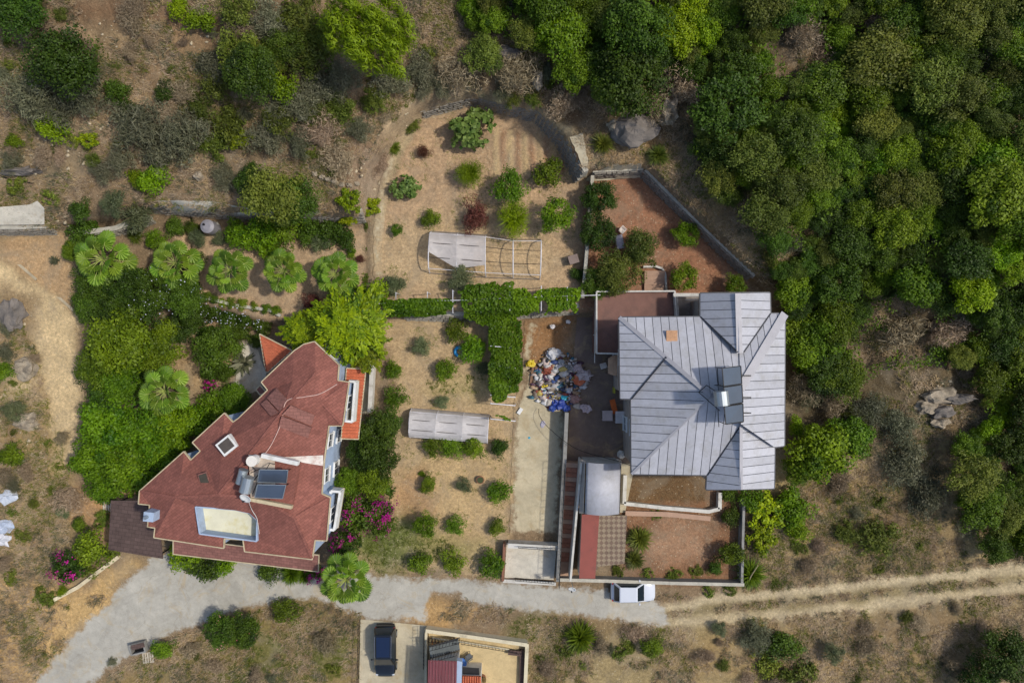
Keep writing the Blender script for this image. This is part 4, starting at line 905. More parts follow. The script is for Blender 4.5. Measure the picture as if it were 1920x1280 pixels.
# pots, ring, cushions
M_pot = mat('terracotta', C(150, 96, 70), .85)
def ring():
    q = PG(861, 659, .2); rt = empty('swim_ring', q, 'inflatable swim ring in blue and lime lying in the orchard', 'swim ring'); M1 = mat('ring_blue', C(30, 150, 214), .35, bump=0); M2 = mat('ring_lime', C(196, 214, 120), .35, bump=0)
    for t0, t1, m in ((.9, 4.4, M1), (4.4, 7.18, M2)):
        pts = [q+Vector((math.cos(t)*.34, math.sin(t)*.36, .13)) for t in np.linspace(t0, t1, 16)]; MB().tube(pts, .14, 10).build('segment', m, rt, smooth=True)
ring(); q = PG(876, 667); thing1(MB().box(q+Vector((0, 0, .12)), (.5, .4, .22), .2), 'pillow', M_white, 'small white pillow next to the blue swim ring', 'pillow', bevel=.08)
for a, r_, lb in (((863, 899), .3, 'round dark pot between two citrus bushes of the lower orchard'), ):
    q = PG(901, 898); rt = empty('plant_pot', q, 'round terracotta pot with dark leaves between two citrus bushes', 'plant pot'); MB().cyl(q, .28, .35, 18, .33).build('pot', M_pot, rt); MB().cyl(q+Vector((0, 0, .33)), .27, .05, 14).build('soil', mat('leafy_soil', C(70, 80, 46), .9), rt)
# ================================================================ rubbish
hp_ = MB(); cols = [C(226, 224, 222), C(214, 210, 206), C(190, 184, 178), C(200, 190, 176), C(150, 136, 120), C(120, 104, 90), C(226, 224, 222), C(200, 200, 205), C(60, 62, 66), C(60, 80, 130), C(70, 118, 136), C(180, 150, 120), C(150, 70, 50), C(190, 170, 90), C(120, 110, 100), C(90, 60, 80), C(210, 190, 180)]
V_ = []; F_ = []; cc = []
for i in range(420):
    a = random.random()*2*math.pi; rr = math.sqrt(random.random()); px_ = 1045+rr*46*math.cos(a)+random.gauss(0, 5); py_ = 712+rr*54*math.sin(a)
    q = PG(px_, py_); h_ = .65*max(0, 1-rr)+.06; s_ = random.choice([.08, .12, .16, .22, .34]); t_ = MB(); t_.blob(q+Vector((0, 0, h_)), (s_, s_*random.uniform(.5, 1), s_*.5), i, .9, 6, 4)
    o_ = len(V_); V_ += t_.v; F_ += [tuple(k+o_ for k in f) for f in t_.f]; cc += [random.choice(cols)]*len(t_.f)
mt = bpy.data.materials.new('litter'); n, l, b_ = nm(mt); at = n.new('ShaderNodeAttribute'); at.attribute_name = 'Col'; l.new(at.outputs['Color'], b_.inputs['Base Color']); b_.inputs['Roughness'].default_value = .5
me = npmesh('rubbish', np.array(V_), np.array(F_), mt, [('Col', 'FACE', np.array(cc))]); tag(link('rubbish', me), 'mixed rubbish heap of bags and scraps at the top of the driveway', 'rubbish heap', kind='stuff')
def bag(px, py, r, c, label, name='rubbish_bag', z=.35, seed=0):
    q = PG(px, py, z); b = MB().blob(q+Vector((0, 0, z)), (r, r*.85, r*.6), seed+px, .55, 14, 9); o = thing1(b, name, mat('bag_%d_%d_%d' % tuple(int(v*99) for v in c), c, .4, var=.12, scale=6, bump=.4), label, 'bag'); return o
for px_, py_, r_, c, lb in ((1037, 662, .5, C(206, 206, 208), 'big white patterned bag at the upper end of the rubbish heap'), (995, 681, .38, C(226, 198, 50), 'yellow bag on the dug soil near the pergola'), (1022, 722, .3, C(224, 196, 50), 'yellow bag beside the wooden planks on the heap'), (1038, 718, .36, C(222, 180, 40), 'golden yellow bag in the middle of the rubbish heap'),
        (1049, 758, .5, C(40, 66, 150), 'large bright blue bag at the driveway end of the rubbish heap'), (1037, 764, .3, C(54, 80, 156), 'small blue bag at the driveway end of the rubbish heap'), (1062, 765, .34, C(44, 70, 150), 'blue bag against the plaster wall by the rubbish heap'), (1058, 745, .3, C(60, 170, 190), 'turquoise bag above the large bright blue bag'),
        (1045, 688, .3, C(214, 214, 216), 'pale grey bag among dark bags on the heap'), (1052, 680, .32, C(150, 156, 160), 'mid grey bag near the upper end of the heap'), (1048, 704, .36, C(40, 42, 48), 'black bag in the middle of the rubbish heap'), (1056, 726, .42, C(46, 60, 90), 'navy bag with pale knot on the rubbish heap'), (1062, 690, .36, C(120, 124, 126), 'dull grey bag by the parcel side of the heap'),
        (1028, 697, .5, C(150, 78, 54), 'rust coloured sack in the middle of the heap'), (1063, 705, .36, C(30, 90, 130), 'teal bag beside the black bag on the heap'), (1095, 703, .62, C(196, 180, 178), 'large pale sheet bundle on the yard side of the heap'), (1084, 712, .5, C(206, 110, 70), 'orange sack on the yard side of the heap'), (1100, 765, .4, C(210, 190, 190), 'crumpled pale bag at the edge of the cobbled yard'),
        (1083, 690, .4, C(190, 170, 170), 'pinkish grey bag on the yard side of the heap'), (1078, 748, .45, C(170, 130, 120), 'dusty pink sack on the yard side of the heap'), (1065, 603, .18, C(236, 236, 236), 'small white bag alone on the dug soil'), (1036, 612, .2, C(232, 226, 224), 'crumpled white scrap alone on the dug soil')):
    bag(px_, py_, r_, c, lb)
for i, (x_, y_, lb) in enumerate(((997, 705, 'first weathered plank nearest the vine pergola'), (1003, 706, 'second weathered plank from the vine pergola'), (1010, 708, 'weathered plank between its neighbours near the yellow bags'), (1016, 703, 'weathered plank nearest the rust coloured sack'))):
    q = PG(x_, y_); thing1(MB().bar(q+Vector((-.12, -.8, .1+.03*i)), q+Vector((.12, .8, .25+.03*i)), .2, .06), 'plank', mat('old_timber', C(140, 108, 84), .9, var=.25, scale=5), lb, 'plank', group='old planks beside the rubbish heap')
cable([PG(1010, 765)+Vector((0, 0, .3)), PG(1012, 780)+Vector((0, 0, .8)), PG(1035, 805)+Vector((0, 0, 1.5)), PG(1080, 835)+Vector((0, 0, 2.2)), PG(1150, 853)+Vector((0, 0, 3)), PG(1180, 862)+Vector((0, 0, 3.6))], .022, M_dark, 'black overhead cable crossing the driveway from the rubbish heap')
q = PG(975, 770); thing1(MB().box(q+Vector((0, 0, .12)), (.3, .55, .2), -.6), 'carton', M_white, 'small white carton at the edge of the driveway', 'carton')
q = PG(1017, 794); thing1(MB().blob(q+Vector((0, 0, .06)), (.22, .28, .08), 8, .6), 'rag', mat('grey_rag', C(176, 170, 184), .7), 'pale lilac rag lying on the driveway', 'rag')
q = PG(992, 820); thing1(MB().blob(q+Vector((0, 0, .05)), (.1, .09, .05), 8, .5), 'scrap', mat('cyan_scrap', C(40, 180, 214), .5), 'tiny cyan scrap lying on the driveway', 'scrap')
# sheets by the left edge
for x_, y_, c, lb in ((17, 932, C(206, 212, 222), 'pale blue white plastic sheet dumped beside the earth bank'), (6, 988, C(190, 200, 216), 'stack of pale sheets dumped at the edge of the earth bank'), (2, 1010, C(216, 216, 220), 'white sheet dumped lowest on the earth bank')):
    q = PG(x_, y_); thing1(MB().blob(q+Vector((0, 0, .15)), (.85, .5, .22), x_, .6, 14, 9), 'plastic_sheet', mat('sheet_%d' % x_, c, .4, var=.15, scale=3, bump=.3), lb, 'plastic sheet')
# well box by the road and pallets
q = PG(258, 1215, .5); wb = empty('well_box', q, 'grey open topped box beside the road with dark inside', 'box', rz=R(14))
b = MB()
for c, d in (((0, .4, .3), (1.3, .12, .6)), ((0, -.4, .3), (1.3, .12, .6)), ((-.6, 0, .3), (.12, .68, .6)), ((.6, 0, .3), (.12, .68, .6))): b.box(c, d)
link('wall', b.mesh('wall', M_gp), wb); link('lid', MB().box((.15, .22, .64), (1.1, .4, .05)).mesh('lid', M_shb), wb); link('bottom', MB().box((0, 0, .05), (1.1, .7, .05)).mesh('bottom', M_dark), wb)
def pallet(px, py, rz, label):
    q = PG(px, py); rt = empty('pallet', q, label, 'pallet', rz=rz); m = mat('pale_timber', C(206, 196, 176), .8, var=.15, scale=5)
    for i in range(5): link('slat', MB().box((-.4+i*.2, 0, .13), (.12, .9, .03)).mesh('slat', m), rt)
    for i in range(3): link('bearer', MB().box((0, -.38+i*.38, .06), (.95, .08, .1)).mesh('bearer', m), rt)
pallet(279, 1231, .1, 'pale wooden pallet beside the grey open box'); pallet(205, 949, .05, 'white slatted pallet standing by the corner of the brown carport')
# ================================================================ cars
def car(px, py, rz, L, W, Ht, body, label, roof_glass, suv, z0=.05):
    q = PG(px, py, Ht*.6); rt = empty('parked_car', (q.x, q.y, q.z+z0), label, 'car', rz=rz)
    st_ = [(-.5, .80, .34, .62), (-.485, .88, .28, .78), (-.44, .95, .24, .92), (-.34, 1, .22, .96), (-.1, 1, .2, .95), (.12, 1, .2, .93), (.24, .99, .2, .91), (.34, .97, .22, .86), (.43, .9, .24, .76), (.485, .74, .3, .64), (.5, .58, .36, .56)]
    vs = []; fs = []; n = 10
    for s_, w, zb, zt in st_:
        w = w*W/2; y = s_*L; zt = zt*(Ht/1.62)
        for k, (fx, fz) in enumerate(((-.8, 0), (-1, .22), (-1, .7), (-.94, .93), (-.7, 1.0), (.7, 1.0), (.94, .93), (1, .7), (1, .22), (.8, 0))): vs.append((fx*w, y, zb+(zt-zb)*fz))
    for i in range(len(st_)-1):
        for j in range(n): fs.append((i*n+j, (i+1)*n+j, (i+1)*n+(j+1) % n, i*n+(j+1) % n))
    fs += [tuple(range(n)), tuple(range(len(st_)*n-1, (len(st_)-1)*n-1, -1))]
    o = link('body', MB().add(vs, fs).mesh('body', body, True), rt); m_ = o.modifiers.new('s', 'SUBSURF'); m_.levels = m_.render_levels = 1
    zt = Ht; zs = .93*Ht/1.62; r0, r1, wr = -.40*L if suv else -.33*L, .05*L, W*.36
    b0, b1, wb_ = -.475*L if suv else -.44*L, .24*L, W*.465
    gl = mat('car_glass', C(34, 44, 52), .08, var=.02, bump=0)
    def quad(name, p, m, th=.03):
        A_ = [Vector(v) for v in p]; nrm = (A_[1]-A_[0]).cross(A_[3]-A_[0]).normalized()
        if nrm.z < 0: nrm = -nrm
        b = MB(); b.add([v-nrm*th for v in A_]+A_, [(3, 2, 1, 0), (4, 5, 6, 7), (0, 1, 5, 4), (1, 2, 6, 5), (2, 3, 7, 6), (3, 0, 4, 7)]); return link(name, b.mesh(name, m), rt)
    vs = [(-wr, r0, zt), (wr, r0, zt), (wr*.97, r1, zt-.02), (-wr*.97, r1, zt-.02), (-wb_, b0, zs), (wb_, b0, zs), (wb_*.96, b1, zs-.02), (-wb_*.96, b1, zs-.02)]
    o = link('cabin', MB().add(vs, [(0, 1, 2, 3), (0, 3, 7, 4), (1, 5, 6, 2), (0, 4, 5, 1), (3, 2, 6, 7)]).mesh('cabin', body), rt); m_ = o.modifiers.new('b', 'BEVEL'); m_.width = .07; m_.segments = 3
    up = .012
    def on(a, b_, s, t):
        return Vector(a).lerp(Vector(b_), s)
    def face4(i, j, k, l_, ins, off): # quad inset on cabin face
        A_ = [Vector(vs[v]) for v in (i, j, k, l_)]; c = sum(A_, Vector())/4; nrm = (A_[1]-A_[0]).cross(A_[3]-A_[0]).normalized()
        if nrm.dot(c-Vector((0, 0, zs*.8))) < 0: nrm = -nrm
        return [v.lerp(c, ins)+nrm*off for v in A_]
    quad('windscreen', face4(3, 2, 6, 7, .12, up), gl); quad('rear_window', face4(0, 1, 5, 4, .16, up), gl)
    for ix in ((0, 3, 7, 4), (1, 2, 6, 5)): quad('side_window', face4(*ix, .14, up), gl)
    if roof_glass: quad('glass_roof', face4(0, 1, 2, 3, .16, up), mat('roof_glass', C(30, 44, 72), .06, var=.02, bump=0))
    if suv:
        for sx in (-1, 1): link('roof_rail', MB().tube([(sx*wr*1.02, r0+.1, zt+.02), (sx*wr*1.02, r0+.3, zt+.07), (sx*wr, r1-.3, zt+.07), (sx*wr, r1-.1, zt)], .025, 6).mesh('roof_rail', mat('chrome', C(200, 200, 205), .2, .9, bump=0)), rt)
    for sx in (-1, 1):
        for sy in (-.31, .31):
            w = link('wheel', MB().tube([(sx*(W/2-.2), sy*L, .33), (sx*(W/2-.01), sy*L, .33)], .33, 20).mesh('wheel', mat('tyre', C(34, 33, 32), .9, bump=0)), rt); link('rim', MB().tube([(sx*(W/2-.03), sy*L, .33), (sx*(W/2+.005), sy*L, .33)], .2, 14).mesh('rim', M_alu), w)
        o = link('headlight', MB().blob((sx*W*.36, L*.44, .68*Ht/1.62), (.14, .09, .05), 1, 0).mesh('headlight', mat('lamp_glass', C(214, 220, 226), .15, bump=0), True), rt)
        link('taillight', MB().box((sx*W*.40, -L*.455, .78*Ht/1.62), (.16, .12, .12)).mesh('taillight', mat('red_lamp', C(190, 28, 30), .3, bump=0)), rt)
        m = link('mirror', MB().blob((sx*(W/2+.1), L*.13, zs+.03), (.13, .08, .08), 2, 0).mesh('mirror', body, True), rt)
    link('bumper', MB().box((0, -L*.49, .45), (W*.8, .12, .2)).mesh('bumper', M_dark), rt)
    return rt
car(721, 1223, math.pi, 4.35, 1.86, 1.66, mat('black_car_paint', C(20, 22, 26), .22, .1, var=.02, fine=.02, bump=0, coat=1), 'black car with long glass roof and roof rails parked on the beige slab', True, True)
car(1188, 1110, -math.pi/2, 3.75, 1.72, 1.5, mat('white_car_paint', C(216, 220, 228), .3, var=.02, fine=.02, bump=0, coat=.8), 'white hatchback with dusty roof parked along the grey front wall', False, False)
# ================================================================ yard of the bottom house
bh = empty('red_roofed_annex', P(830, 1260, 0), 'small building with ribbed maroon roof at the sandy yard', 'building')
slab_px([(806, 1242, 2.5), (858, 1243, 2.5), (852, 1420, 2.5), (798, 1420, 2.5)], 2.8).build('wall', M_wp, bh)
M_mar = mat('maroon_sheet', C(140, 76, 80), .5, .2, var=.06, dirt=C(120, 70, 70)); A0, A1 = P(803, 1236, 3.0), P(857, 1238, 3.0); B0, B1 = P(798, 1440, 3.1), P(852, 1440, 3.1); K_ = 18
for i in range(K_):
    t0, t1 = i/K_+.004, (i+1)/K_-.004; a, e, c, d = A0.lerp(A1, t0), A0.lerp(A1, t1), B0.lerp(B1, t1), B0.lerp(B1, t0); z_ = Vector((0, 0, .07 if i % 2 else 0))
    MB().add([v+z_ for v in (a, e, c, d)]+[v+z_+Vector((0, 0, .05)) for v in (a, e, c, d)], [(0, 1, 2, 3), (7, 6, 5, 4), (0, 4, 5, 1), (1, 5, 6, 2), (2, 6, 7, 3), (3, 7, 4, 0)]).build('roof_sheet', M_mar, bh)
slab_px([(857, 1238, 2.9), (866, 1240, 2.9), (862, 1440, 2.9), (852, 1440, 2.9)], .6).build('gutter_wall', M_blue, bh)
bt = empty('tiled_roof_annex', P(880, 1280, 0), 'orange tiled roof edge next to the maroon roof', 'building')
slab_px([(863, 1267, 2.4), (901, 1268, 2.4), (900, 1440, 2.4), (862, 1440, 2.4)], 2.6).build('wall', M_wp, bt); A0, A1 = P(862, 1266, 2.5), P(902, 1267, 2.5); B0, B1 = P(860, 1440, 3.2), P(902, 1440, 3.2)
slab_px([(862, 1266, 2.5), (902, 1267, 2.5), (902, 1440, 3.2), (860, 1440, 3.2)], .1).build('roof', M_tile, bt)
for i in range(9):
    t = (i+.5)/9; MB().tube([A0.lerp(A1, t)+Vector((0, 0, .05)), B0.lerp(B1, t)+Vector((0, 0, .05))], .07, 6).build('tile_row', M_tile, bt)
b = MB(); slab_px([(866, 1250, 1.9), (898, 1252, 1.9), (899, 1266, 2.1), (866, 1266, 2.1)], .04).build('awning', M_dark, bt)
# metal stair
ms = empty('metal_stair', P(830, 1215, 0), 'dark metal stair with grey treads beside the maroon roof', 'stair'); M_tread = mat('grey_tread', C(110, 116, 116), .6, .3)
for i in range(13):
    q = P(808+i*4.2, 1221-i*1.2, 1.9-.12*i); MB().box(q, (.2, 1.0, .04), R(8)).build('tread', M_tread, ms)
for dy in (-11, 11): MB().tube([P(806, 1222+dy, 2.0), P(862, 1206+dy, .4)], .05, 5).build('stringer', M_dark, ms)
railing(ms, [P(806, 1211, 1.95), P(862, 1197, .4)], .9); railing(ms, [P(806, 1233, 1.95), P(858, 1219, .4)], .9)
for i in range(6): MB().bar(PG(812+i*6, 1198+i)+Vector((0, 0, .2)), PG(811+i*6, 1209+i)+Vector((0, 0, .2)), .1, .08).build('landing_slat', M_wd, ms)
fz = empty('metal_fence', PG(900, 1200), 'thin dark metal fence along the planting strip of the sandy yard', 'fence')
railing(fz, [PG(805, 1195), PG(862, 1199)], .8); railing(fz, [PG(866, 1199), PG(955, 1214), PG(976, 1219)], .8)
f2 = empty('metal_fence', PG(800, 1190), 'dark metal railing above the black car driveway', 'fence'); railing(f2, [PG(799, 1172)+Vector((0, 0, .9)), PG(798, 1238)+Vector((0, 0, .9))], .7)
f3 = empty('metal_fence', PG(675, 1200), 'thin dark fence on the uphill edge of the black car driveway', 'fence'); railing(f3, [PG(676, 1160), PG(675, 1220), PG(673, 1300)], .9, gap=.5)
f4 = empty('metal_gate', PG(1000, 1086), 'dark sliding gate frame across the pale entrance slab', 'gate'); railing(f4, [PG(966, 1082), PG(1038, 1088)], .8, gap=.22)
f5 = empty('metal_fence', PG(1053, 900), 'dark metal railing on the driveway wall by the outside stair', 'fence'); railing(f5, [PG(1056, 862)+Vector((0, 0, 1.6)), PG(1051, 960)+Vector((0, 0, 1.6)), PG(1045, 1084)+Vector((0, 0, 1.6))], .8, gap=.5)
f6 = empty('metal_fence', PG(1000, 1012), 'thin white pipe rail above the white driveway wall', 'fence'); railing(f6, [PG(972, 1015)+Vector((0, 0, 1.3)), PG(1040, 1019)+Vector((0, 0, 1.3))], .5, M_dark, gap=1.2)
bt_ = empty('garden_table', PG(866, 1242, .7), 'round blue table with orange and white items in the sandy yard', 'table'); q = PG(866, 1242, .7)
MB().cyl(q+Vector((0, 0, .7)), .42, .05, 28).build('tabletop', mat('blue_top', C(84, 134, 214), .4, bump=0), bt_); MB().cyl(q, .05, .7, 8).build('stem', M_dark, bt_)
q = PG(861, 1238, .8); thing1(MB().cyl(q+Vector((0, 0, .76)), .14, .14, 14, .1), 'bowl', mat('orange_bowl', C(226, 96, 30), .4, bump=0), 'orange bowl on the blue garden table', 'bowl')
q = PG(866, 1243, .8); thing1(MB().box(q+Vector((0, 0, .79)), (.18, .12, .07), .5), 'cup_tray', M_white, 'small white tray on the blue garden table', 'tray')
chair(880, 1230, 2.2, C(96, 100, 104), 'dark garden chair facing the blue table in the sandy yard')
q = PG(905, 1268); rt = empty('plant_pot', q, 'brown pot by the orange tiled roof', 'plant pot'); MB().cyl(q, .26, .4, 14, .32).build('pot', M_pot, rt); MB().blob(q+Vector((0, 0, .5)), .28, 2, .5).build('plant', mat('dry_plant', C(110, 90, 50), .9), rt)
q = PG(965, 1219); bnc = empty('garden_bench', q, 'dark cluttered bench in the far corner of the sandy yard', 'bench'); MB().box(q+Vector((0, 0, .45)), (1.1, .4, .06), -.1).build('seat', M_shb, bnc)
for s_ in (-.45, .45): MB().box(q+Vector((s_, 0, .2)), (.08, .35, .44)).build('leg', M_dark, bnc)
b = MB(); b.box(PG(978, 1250)+Vector((0, 0, .2)), (.35, 3.2, .4)); thing1(b, 'planter', M_shb, 'long brown planter along the yard wall', 'planter')
dish(1073, 1103, 3.6, .3, math.radians(250), math.radians(45), 'small pale satellite dish above the front wall near the outside stair')
# leaning pole by the scrub
q = PG(1398, 1045); thing1(MB().tube([PG(1399, 1100), PG(1399, 1070)+Vector((0, 0, 1.2)), PG(1402, 1042)+Vector((0, 0, 2.4))], .06, 6, .04), 'wooden_pole', mat('bleached_wood', C(190, 170, 130), .8), 'bleached leaning pole at the corner of the front garden', 'pole')
# ================================================================ vegetation
def rdir(n, zmin=-1.0):
    z = rng.uniform(zmin, 1, n); t = rng.uniform(0, 2*np.pi, n); r = np.sqrt(1-z*z); return np.stack([r*np.cos(t), r*np.sin(t), z], 1)
def leaves(p, nrm, size, asp=.6, jit=.8, tint=None, along=None):
    n = len(p); nn = nrm+rdir(n)*jit; nn /= np.linalg.norm(nn, axis=1)[:, None]+1e-9
    t = np.cross(nn, rdir(n)) if along is None else along-nn*(along*nn).sum(1)[:, None]
    t /= np.linalg.norm(t, axis=1)[:, None]+1e-9; b = np.cross(nn, t)
    s = (size*rng.uniform(.6, 1.35, n))[:, None] if np.isscalar(size) else size[:, None]
    V = np.stack([p+t*s*.5, p+b*s*.5*asp-t*s*.05, p-t*s*.5, p-b*s*.5*asp-t*s*.05], 1).reshape(-1, 3)
    F = np.arange(4*n).reshape(-1, 4)
    return V, F, (np.clip(rng.normal(.5, .22, n), 0, 1) if tint is None else tint)
def join(parts):
    V = []; F = []; T = []; o = 0
    for v, f, t in parts: V.append(v); F.append(f+o); T.append(t); o += len(v)
    return np.concatenate(V), np.concatenate(F), np.concatenate(T)
def lobed(Rr, Hh, nl, n, leaf, lr=(.26, .42), asp=.6, gap=0., flat=.8):
    """clumpy crown of radius Rr; returns leaf quads centred on the trunk top"""
    d = rdir(nl, -.15); rr = rng.uniform(.35, .82, nl)[:, None]; c = d*rr*np.array([Rr, Rr, Hh*.5]); L = rng.uniform(*lr, nl)*Rr; lt = rng.normal(0, .2, nl)
    k = rng.integers(0, nl, n); u = rdir(n, -.45); q = rng.uniform(.72, 1.05, n)[:, None]; q[rng.random(n) < .2] *= .6
    p = c[k]+u*q*L[k][:, None]*np.array([1, 1, flat])
    # ragged edge
    p += rng.normal(0, .03*Rr, (n, 3))
    up = u*.8+np.array([0, 0, .5])
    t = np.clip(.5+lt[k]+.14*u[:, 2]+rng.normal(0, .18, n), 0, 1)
    m = np.ones(n, bool)
    if gap: m = vnoise(p[:, 0], p[:, 1], 2.2/Rr*1.2, int(rng.integers(90))) > gap
    return leaves(p[m], up[m], leaf, asp, .75, t[m])
def pine_crown(Rr, Hh, n):
    nl = 90; d = rdir(nl, -.1); c = d*rng.uniform(.3, .95, nl)[:, None]*np.array([Rr, Rr, Hh*.5]); k = rng.integers(0, nl, n); u = rdir(n, -.3)
    p = c[k]+u*rng.uniform(.05, .3, n)[:, None]*Rr*.75; return leaves(p, u, .2, .2, .3, np.clip(rng.normal(.5, .2, n)+.15*u[:, 2], 0, 1), along=u+rdir(n)*.4)
def spiky(Rr, n, width=.05, up=.5, ln=.8, droop=.25):
    u = rdir(n, .0); u[:, 2] = u[:, 2]*up+.15; u /= np.linalg.norm(u, axis=1)[:, None]; out = []
    L = Rr*rng.uniform(ln*.7, 1.1, n); s = np.cross(u, np.array([0, 0, 1.])); s /= np.linalg.norm(s, axis=1)[:, None]; w = width*rng.uniform(.6, 1.3, n)[:, None]
    o = rdir(n)*Rr*.12; V = []
    ts = [0, .5, 1]; P_ = [o+u*(L*t)[:, None]-np.array([0, 0, 1])*(L*droop*t*t)[:, None] for t in ts]; W = [w*.7, w, w*.15]
    V = np.stack([x for p, ww in zip(P_, W) for x in (p-s*ww, p+s*ww)], 1).reshape(-1, 3); b = np.arange(n)[:, None]*6
    F = np.concatenate([b+np.array([0, 1, 3, 2]), b+np.array([2, 3, 5, 4])]); t = np.tile(np.clip(rng.normal(.5, .25, n), 0, 1), 2); return V, F, t
def twigs(Rr, Hh, n, w=.018):
    """branching dry twigs"""
    a = rdir(n, .05); o_ = rng.uniform(0, 90); L = rng.uniform(.35, 1, n)*Rr*(.35+1.0*vnoise(a[:, 0]*1.6+o_, a[:, 1]*1.6+o_, 1.0)); p = a*L[:, None]*np.array([1, 1, Hh/Rr]); d = a*.6+rdir(n)*.7; d /= np.linalg.norm(d, axis=1)[:, None]
    ln = rng.uniform(.12, .42, n)[:, None]*Rr*.6; s = np.cross(d, rdir(n)); s /= np.linalg.norm(s, axis=1)[:, None]; q = p-d*ln
    V = np.stack([q-s*w, q+s*w, p+s*w*.4, p-s*w*.4], 1).reshape(-1, 3); return V, np.arange(4*n).reshape(-1, 4), np.clip(rng.normal(.5, .28, n), 0, 1)
def sprays(Rr, Hh, nb, per, leaf):
    ps = []; us = []; al = []
    for i in range(nb):
        t = rng.uniform(0, 2*np.pi); e = rng.uniform(.0, 1.25); L = Rr*rng.uniform(.75, 1.05)*(.55+.45*math.cos(e*.6)); st = rng.normal(0, .1*Rr, 3); st[2] = Hh*rng.uniform(.1, .5)
        d = np.array([math.cos(t)*math.cos(e), math.sin(t)*math.cos(e), math.sin(e)*.6]); s = rng.uniform(.15, 1, per)
        p = st+d*(s*L)[:, None]-np.array([0, 0, 1])*(s**2*L*.35)[:, None]; w = .13*Rr*(1.15-s)[:, None]; p = p+rng.normal(0, 1, (per, 3))*w*np.array([1, 1, .4])
        ps.append(p); us.append(np.tile([0, 0, 1.], (per, 1))+d*.3); al.append(np.tile(d, (per, 1))+rng.normal(0, .35, (per, 3)))
    p = np.concatenate(ps); n = len(p); bt = np.repeat(rng.normal(0, .15, nb), per)
    return leaves(p, np.concatenate(us), leaf, .38, .45, np.clip(.5+bt+rng.normal(0, .18, n), 0, 1), along=np.concatenate(al))
LM = {
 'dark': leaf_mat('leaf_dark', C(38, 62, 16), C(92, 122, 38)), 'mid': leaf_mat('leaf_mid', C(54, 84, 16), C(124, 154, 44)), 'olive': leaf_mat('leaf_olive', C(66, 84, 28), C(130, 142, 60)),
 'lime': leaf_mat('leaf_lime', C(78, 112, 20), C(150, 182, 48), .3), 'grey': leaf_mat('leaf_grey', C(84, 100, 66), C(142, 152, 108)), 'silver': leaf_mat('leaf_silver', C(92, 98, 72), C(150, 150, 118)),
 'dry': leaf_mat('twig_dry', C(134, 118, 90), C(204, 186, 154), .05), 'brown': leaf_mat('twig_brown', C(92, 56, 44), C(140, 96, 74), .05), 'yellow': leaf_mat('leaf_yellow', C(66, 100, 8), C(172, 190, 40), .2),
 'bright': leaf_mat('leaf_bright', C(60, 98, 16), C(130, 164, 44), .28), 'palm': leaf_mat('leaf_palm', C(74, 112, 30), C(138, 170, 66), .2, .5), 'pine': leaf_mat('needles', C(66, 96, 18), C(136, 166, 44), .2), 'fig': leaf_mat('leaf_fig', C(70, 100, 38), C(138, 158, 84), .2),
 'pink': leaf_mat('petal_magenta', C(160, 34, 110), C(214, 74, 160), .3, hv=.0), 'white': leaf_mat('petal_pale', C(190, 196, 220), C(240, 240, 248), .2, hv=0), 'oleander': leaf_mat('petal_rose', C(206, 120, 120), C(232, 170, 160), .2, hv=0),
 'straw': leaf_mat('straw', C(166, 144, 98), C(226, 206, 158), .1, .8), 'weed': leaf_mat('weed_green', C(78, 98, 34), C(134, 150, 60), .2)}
M_bark = mat('bark', C(104, 88, 70), .95, var=.25, scale=4, bump=.4); M_barkg = mat('grey_bark', C(150, 142, 130), .95, var=.2, scale=4)
def pm(name, vft, m): return npmesh(name, vft[0], vft[1], LM[m], [('tint', 'FACE', vft[2])])
def trunk_mesh(h, r, spread, seed):
    rd = random.Random(seed); b = MB(); b.tube([(0, 0, -.3), (rd.uniform(-.1, .1), rd.uniform(-.1, .1), h*.5), (0, 0, h)], r, 7, r*.6)
    for i in range(5):
        a = i*1.257+rd.random(); e = (math.cos(a)*spread, math.sin(a)*spread, h+spread*.5); b.tube([(0, 0, h*.7), (e[0]*.5, e[1]*.5, h*.95+.1), e], r*.5, 5, r*.12)
    return b.mesh('trunk', M_bark)
PR = {}   # kind -> list of (crown mesh, trunk mesh, base radius, crown centre height/radius)
def proto(kind, meshes, R0, th):
    PR[kind] = ([(m_, trunk_mesh(th, .05*R0+.03, R0*.5, i)) for i, m_ in enumerate(meshes)], R0, th)
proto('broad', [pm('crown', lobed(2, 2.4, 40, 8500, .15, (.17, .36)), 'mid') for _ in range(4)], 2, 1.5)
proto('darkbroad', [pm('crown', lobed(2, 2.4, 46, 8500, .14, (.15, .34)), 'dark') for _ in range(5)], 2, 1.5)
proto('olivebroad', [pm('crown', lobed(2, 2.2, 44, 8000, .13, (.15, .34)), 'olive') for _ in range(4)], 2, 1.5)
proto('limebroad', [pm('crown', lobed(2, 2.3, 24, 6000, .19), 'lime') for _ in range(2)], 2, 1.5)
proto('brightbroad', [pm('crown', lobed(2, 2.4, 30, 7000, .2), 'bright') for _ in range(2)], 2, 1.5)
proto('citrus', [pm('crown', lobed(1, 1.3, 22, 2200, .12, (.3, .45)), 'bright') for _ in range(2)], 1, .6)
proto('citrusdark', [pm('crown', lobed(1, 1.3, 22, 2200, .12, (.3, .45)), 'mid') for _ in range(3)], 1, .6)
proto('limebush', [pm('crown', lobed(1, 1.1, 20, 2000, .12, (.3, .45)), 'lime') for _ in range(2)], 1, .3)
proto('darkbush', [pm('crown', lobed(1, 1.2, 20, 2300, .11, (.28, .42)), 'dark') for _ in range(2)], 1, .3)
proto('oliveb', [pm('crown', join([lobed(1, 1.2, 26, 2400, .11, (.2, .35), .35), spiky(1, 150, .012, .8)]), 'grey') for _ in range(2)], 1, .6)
proto('loose', [pm('crown', lobed(1, 1.4, 30, 3200, .11, (.2, .36), .5, gap=.12), 'bright') for _ in range(2)], 1, .9)
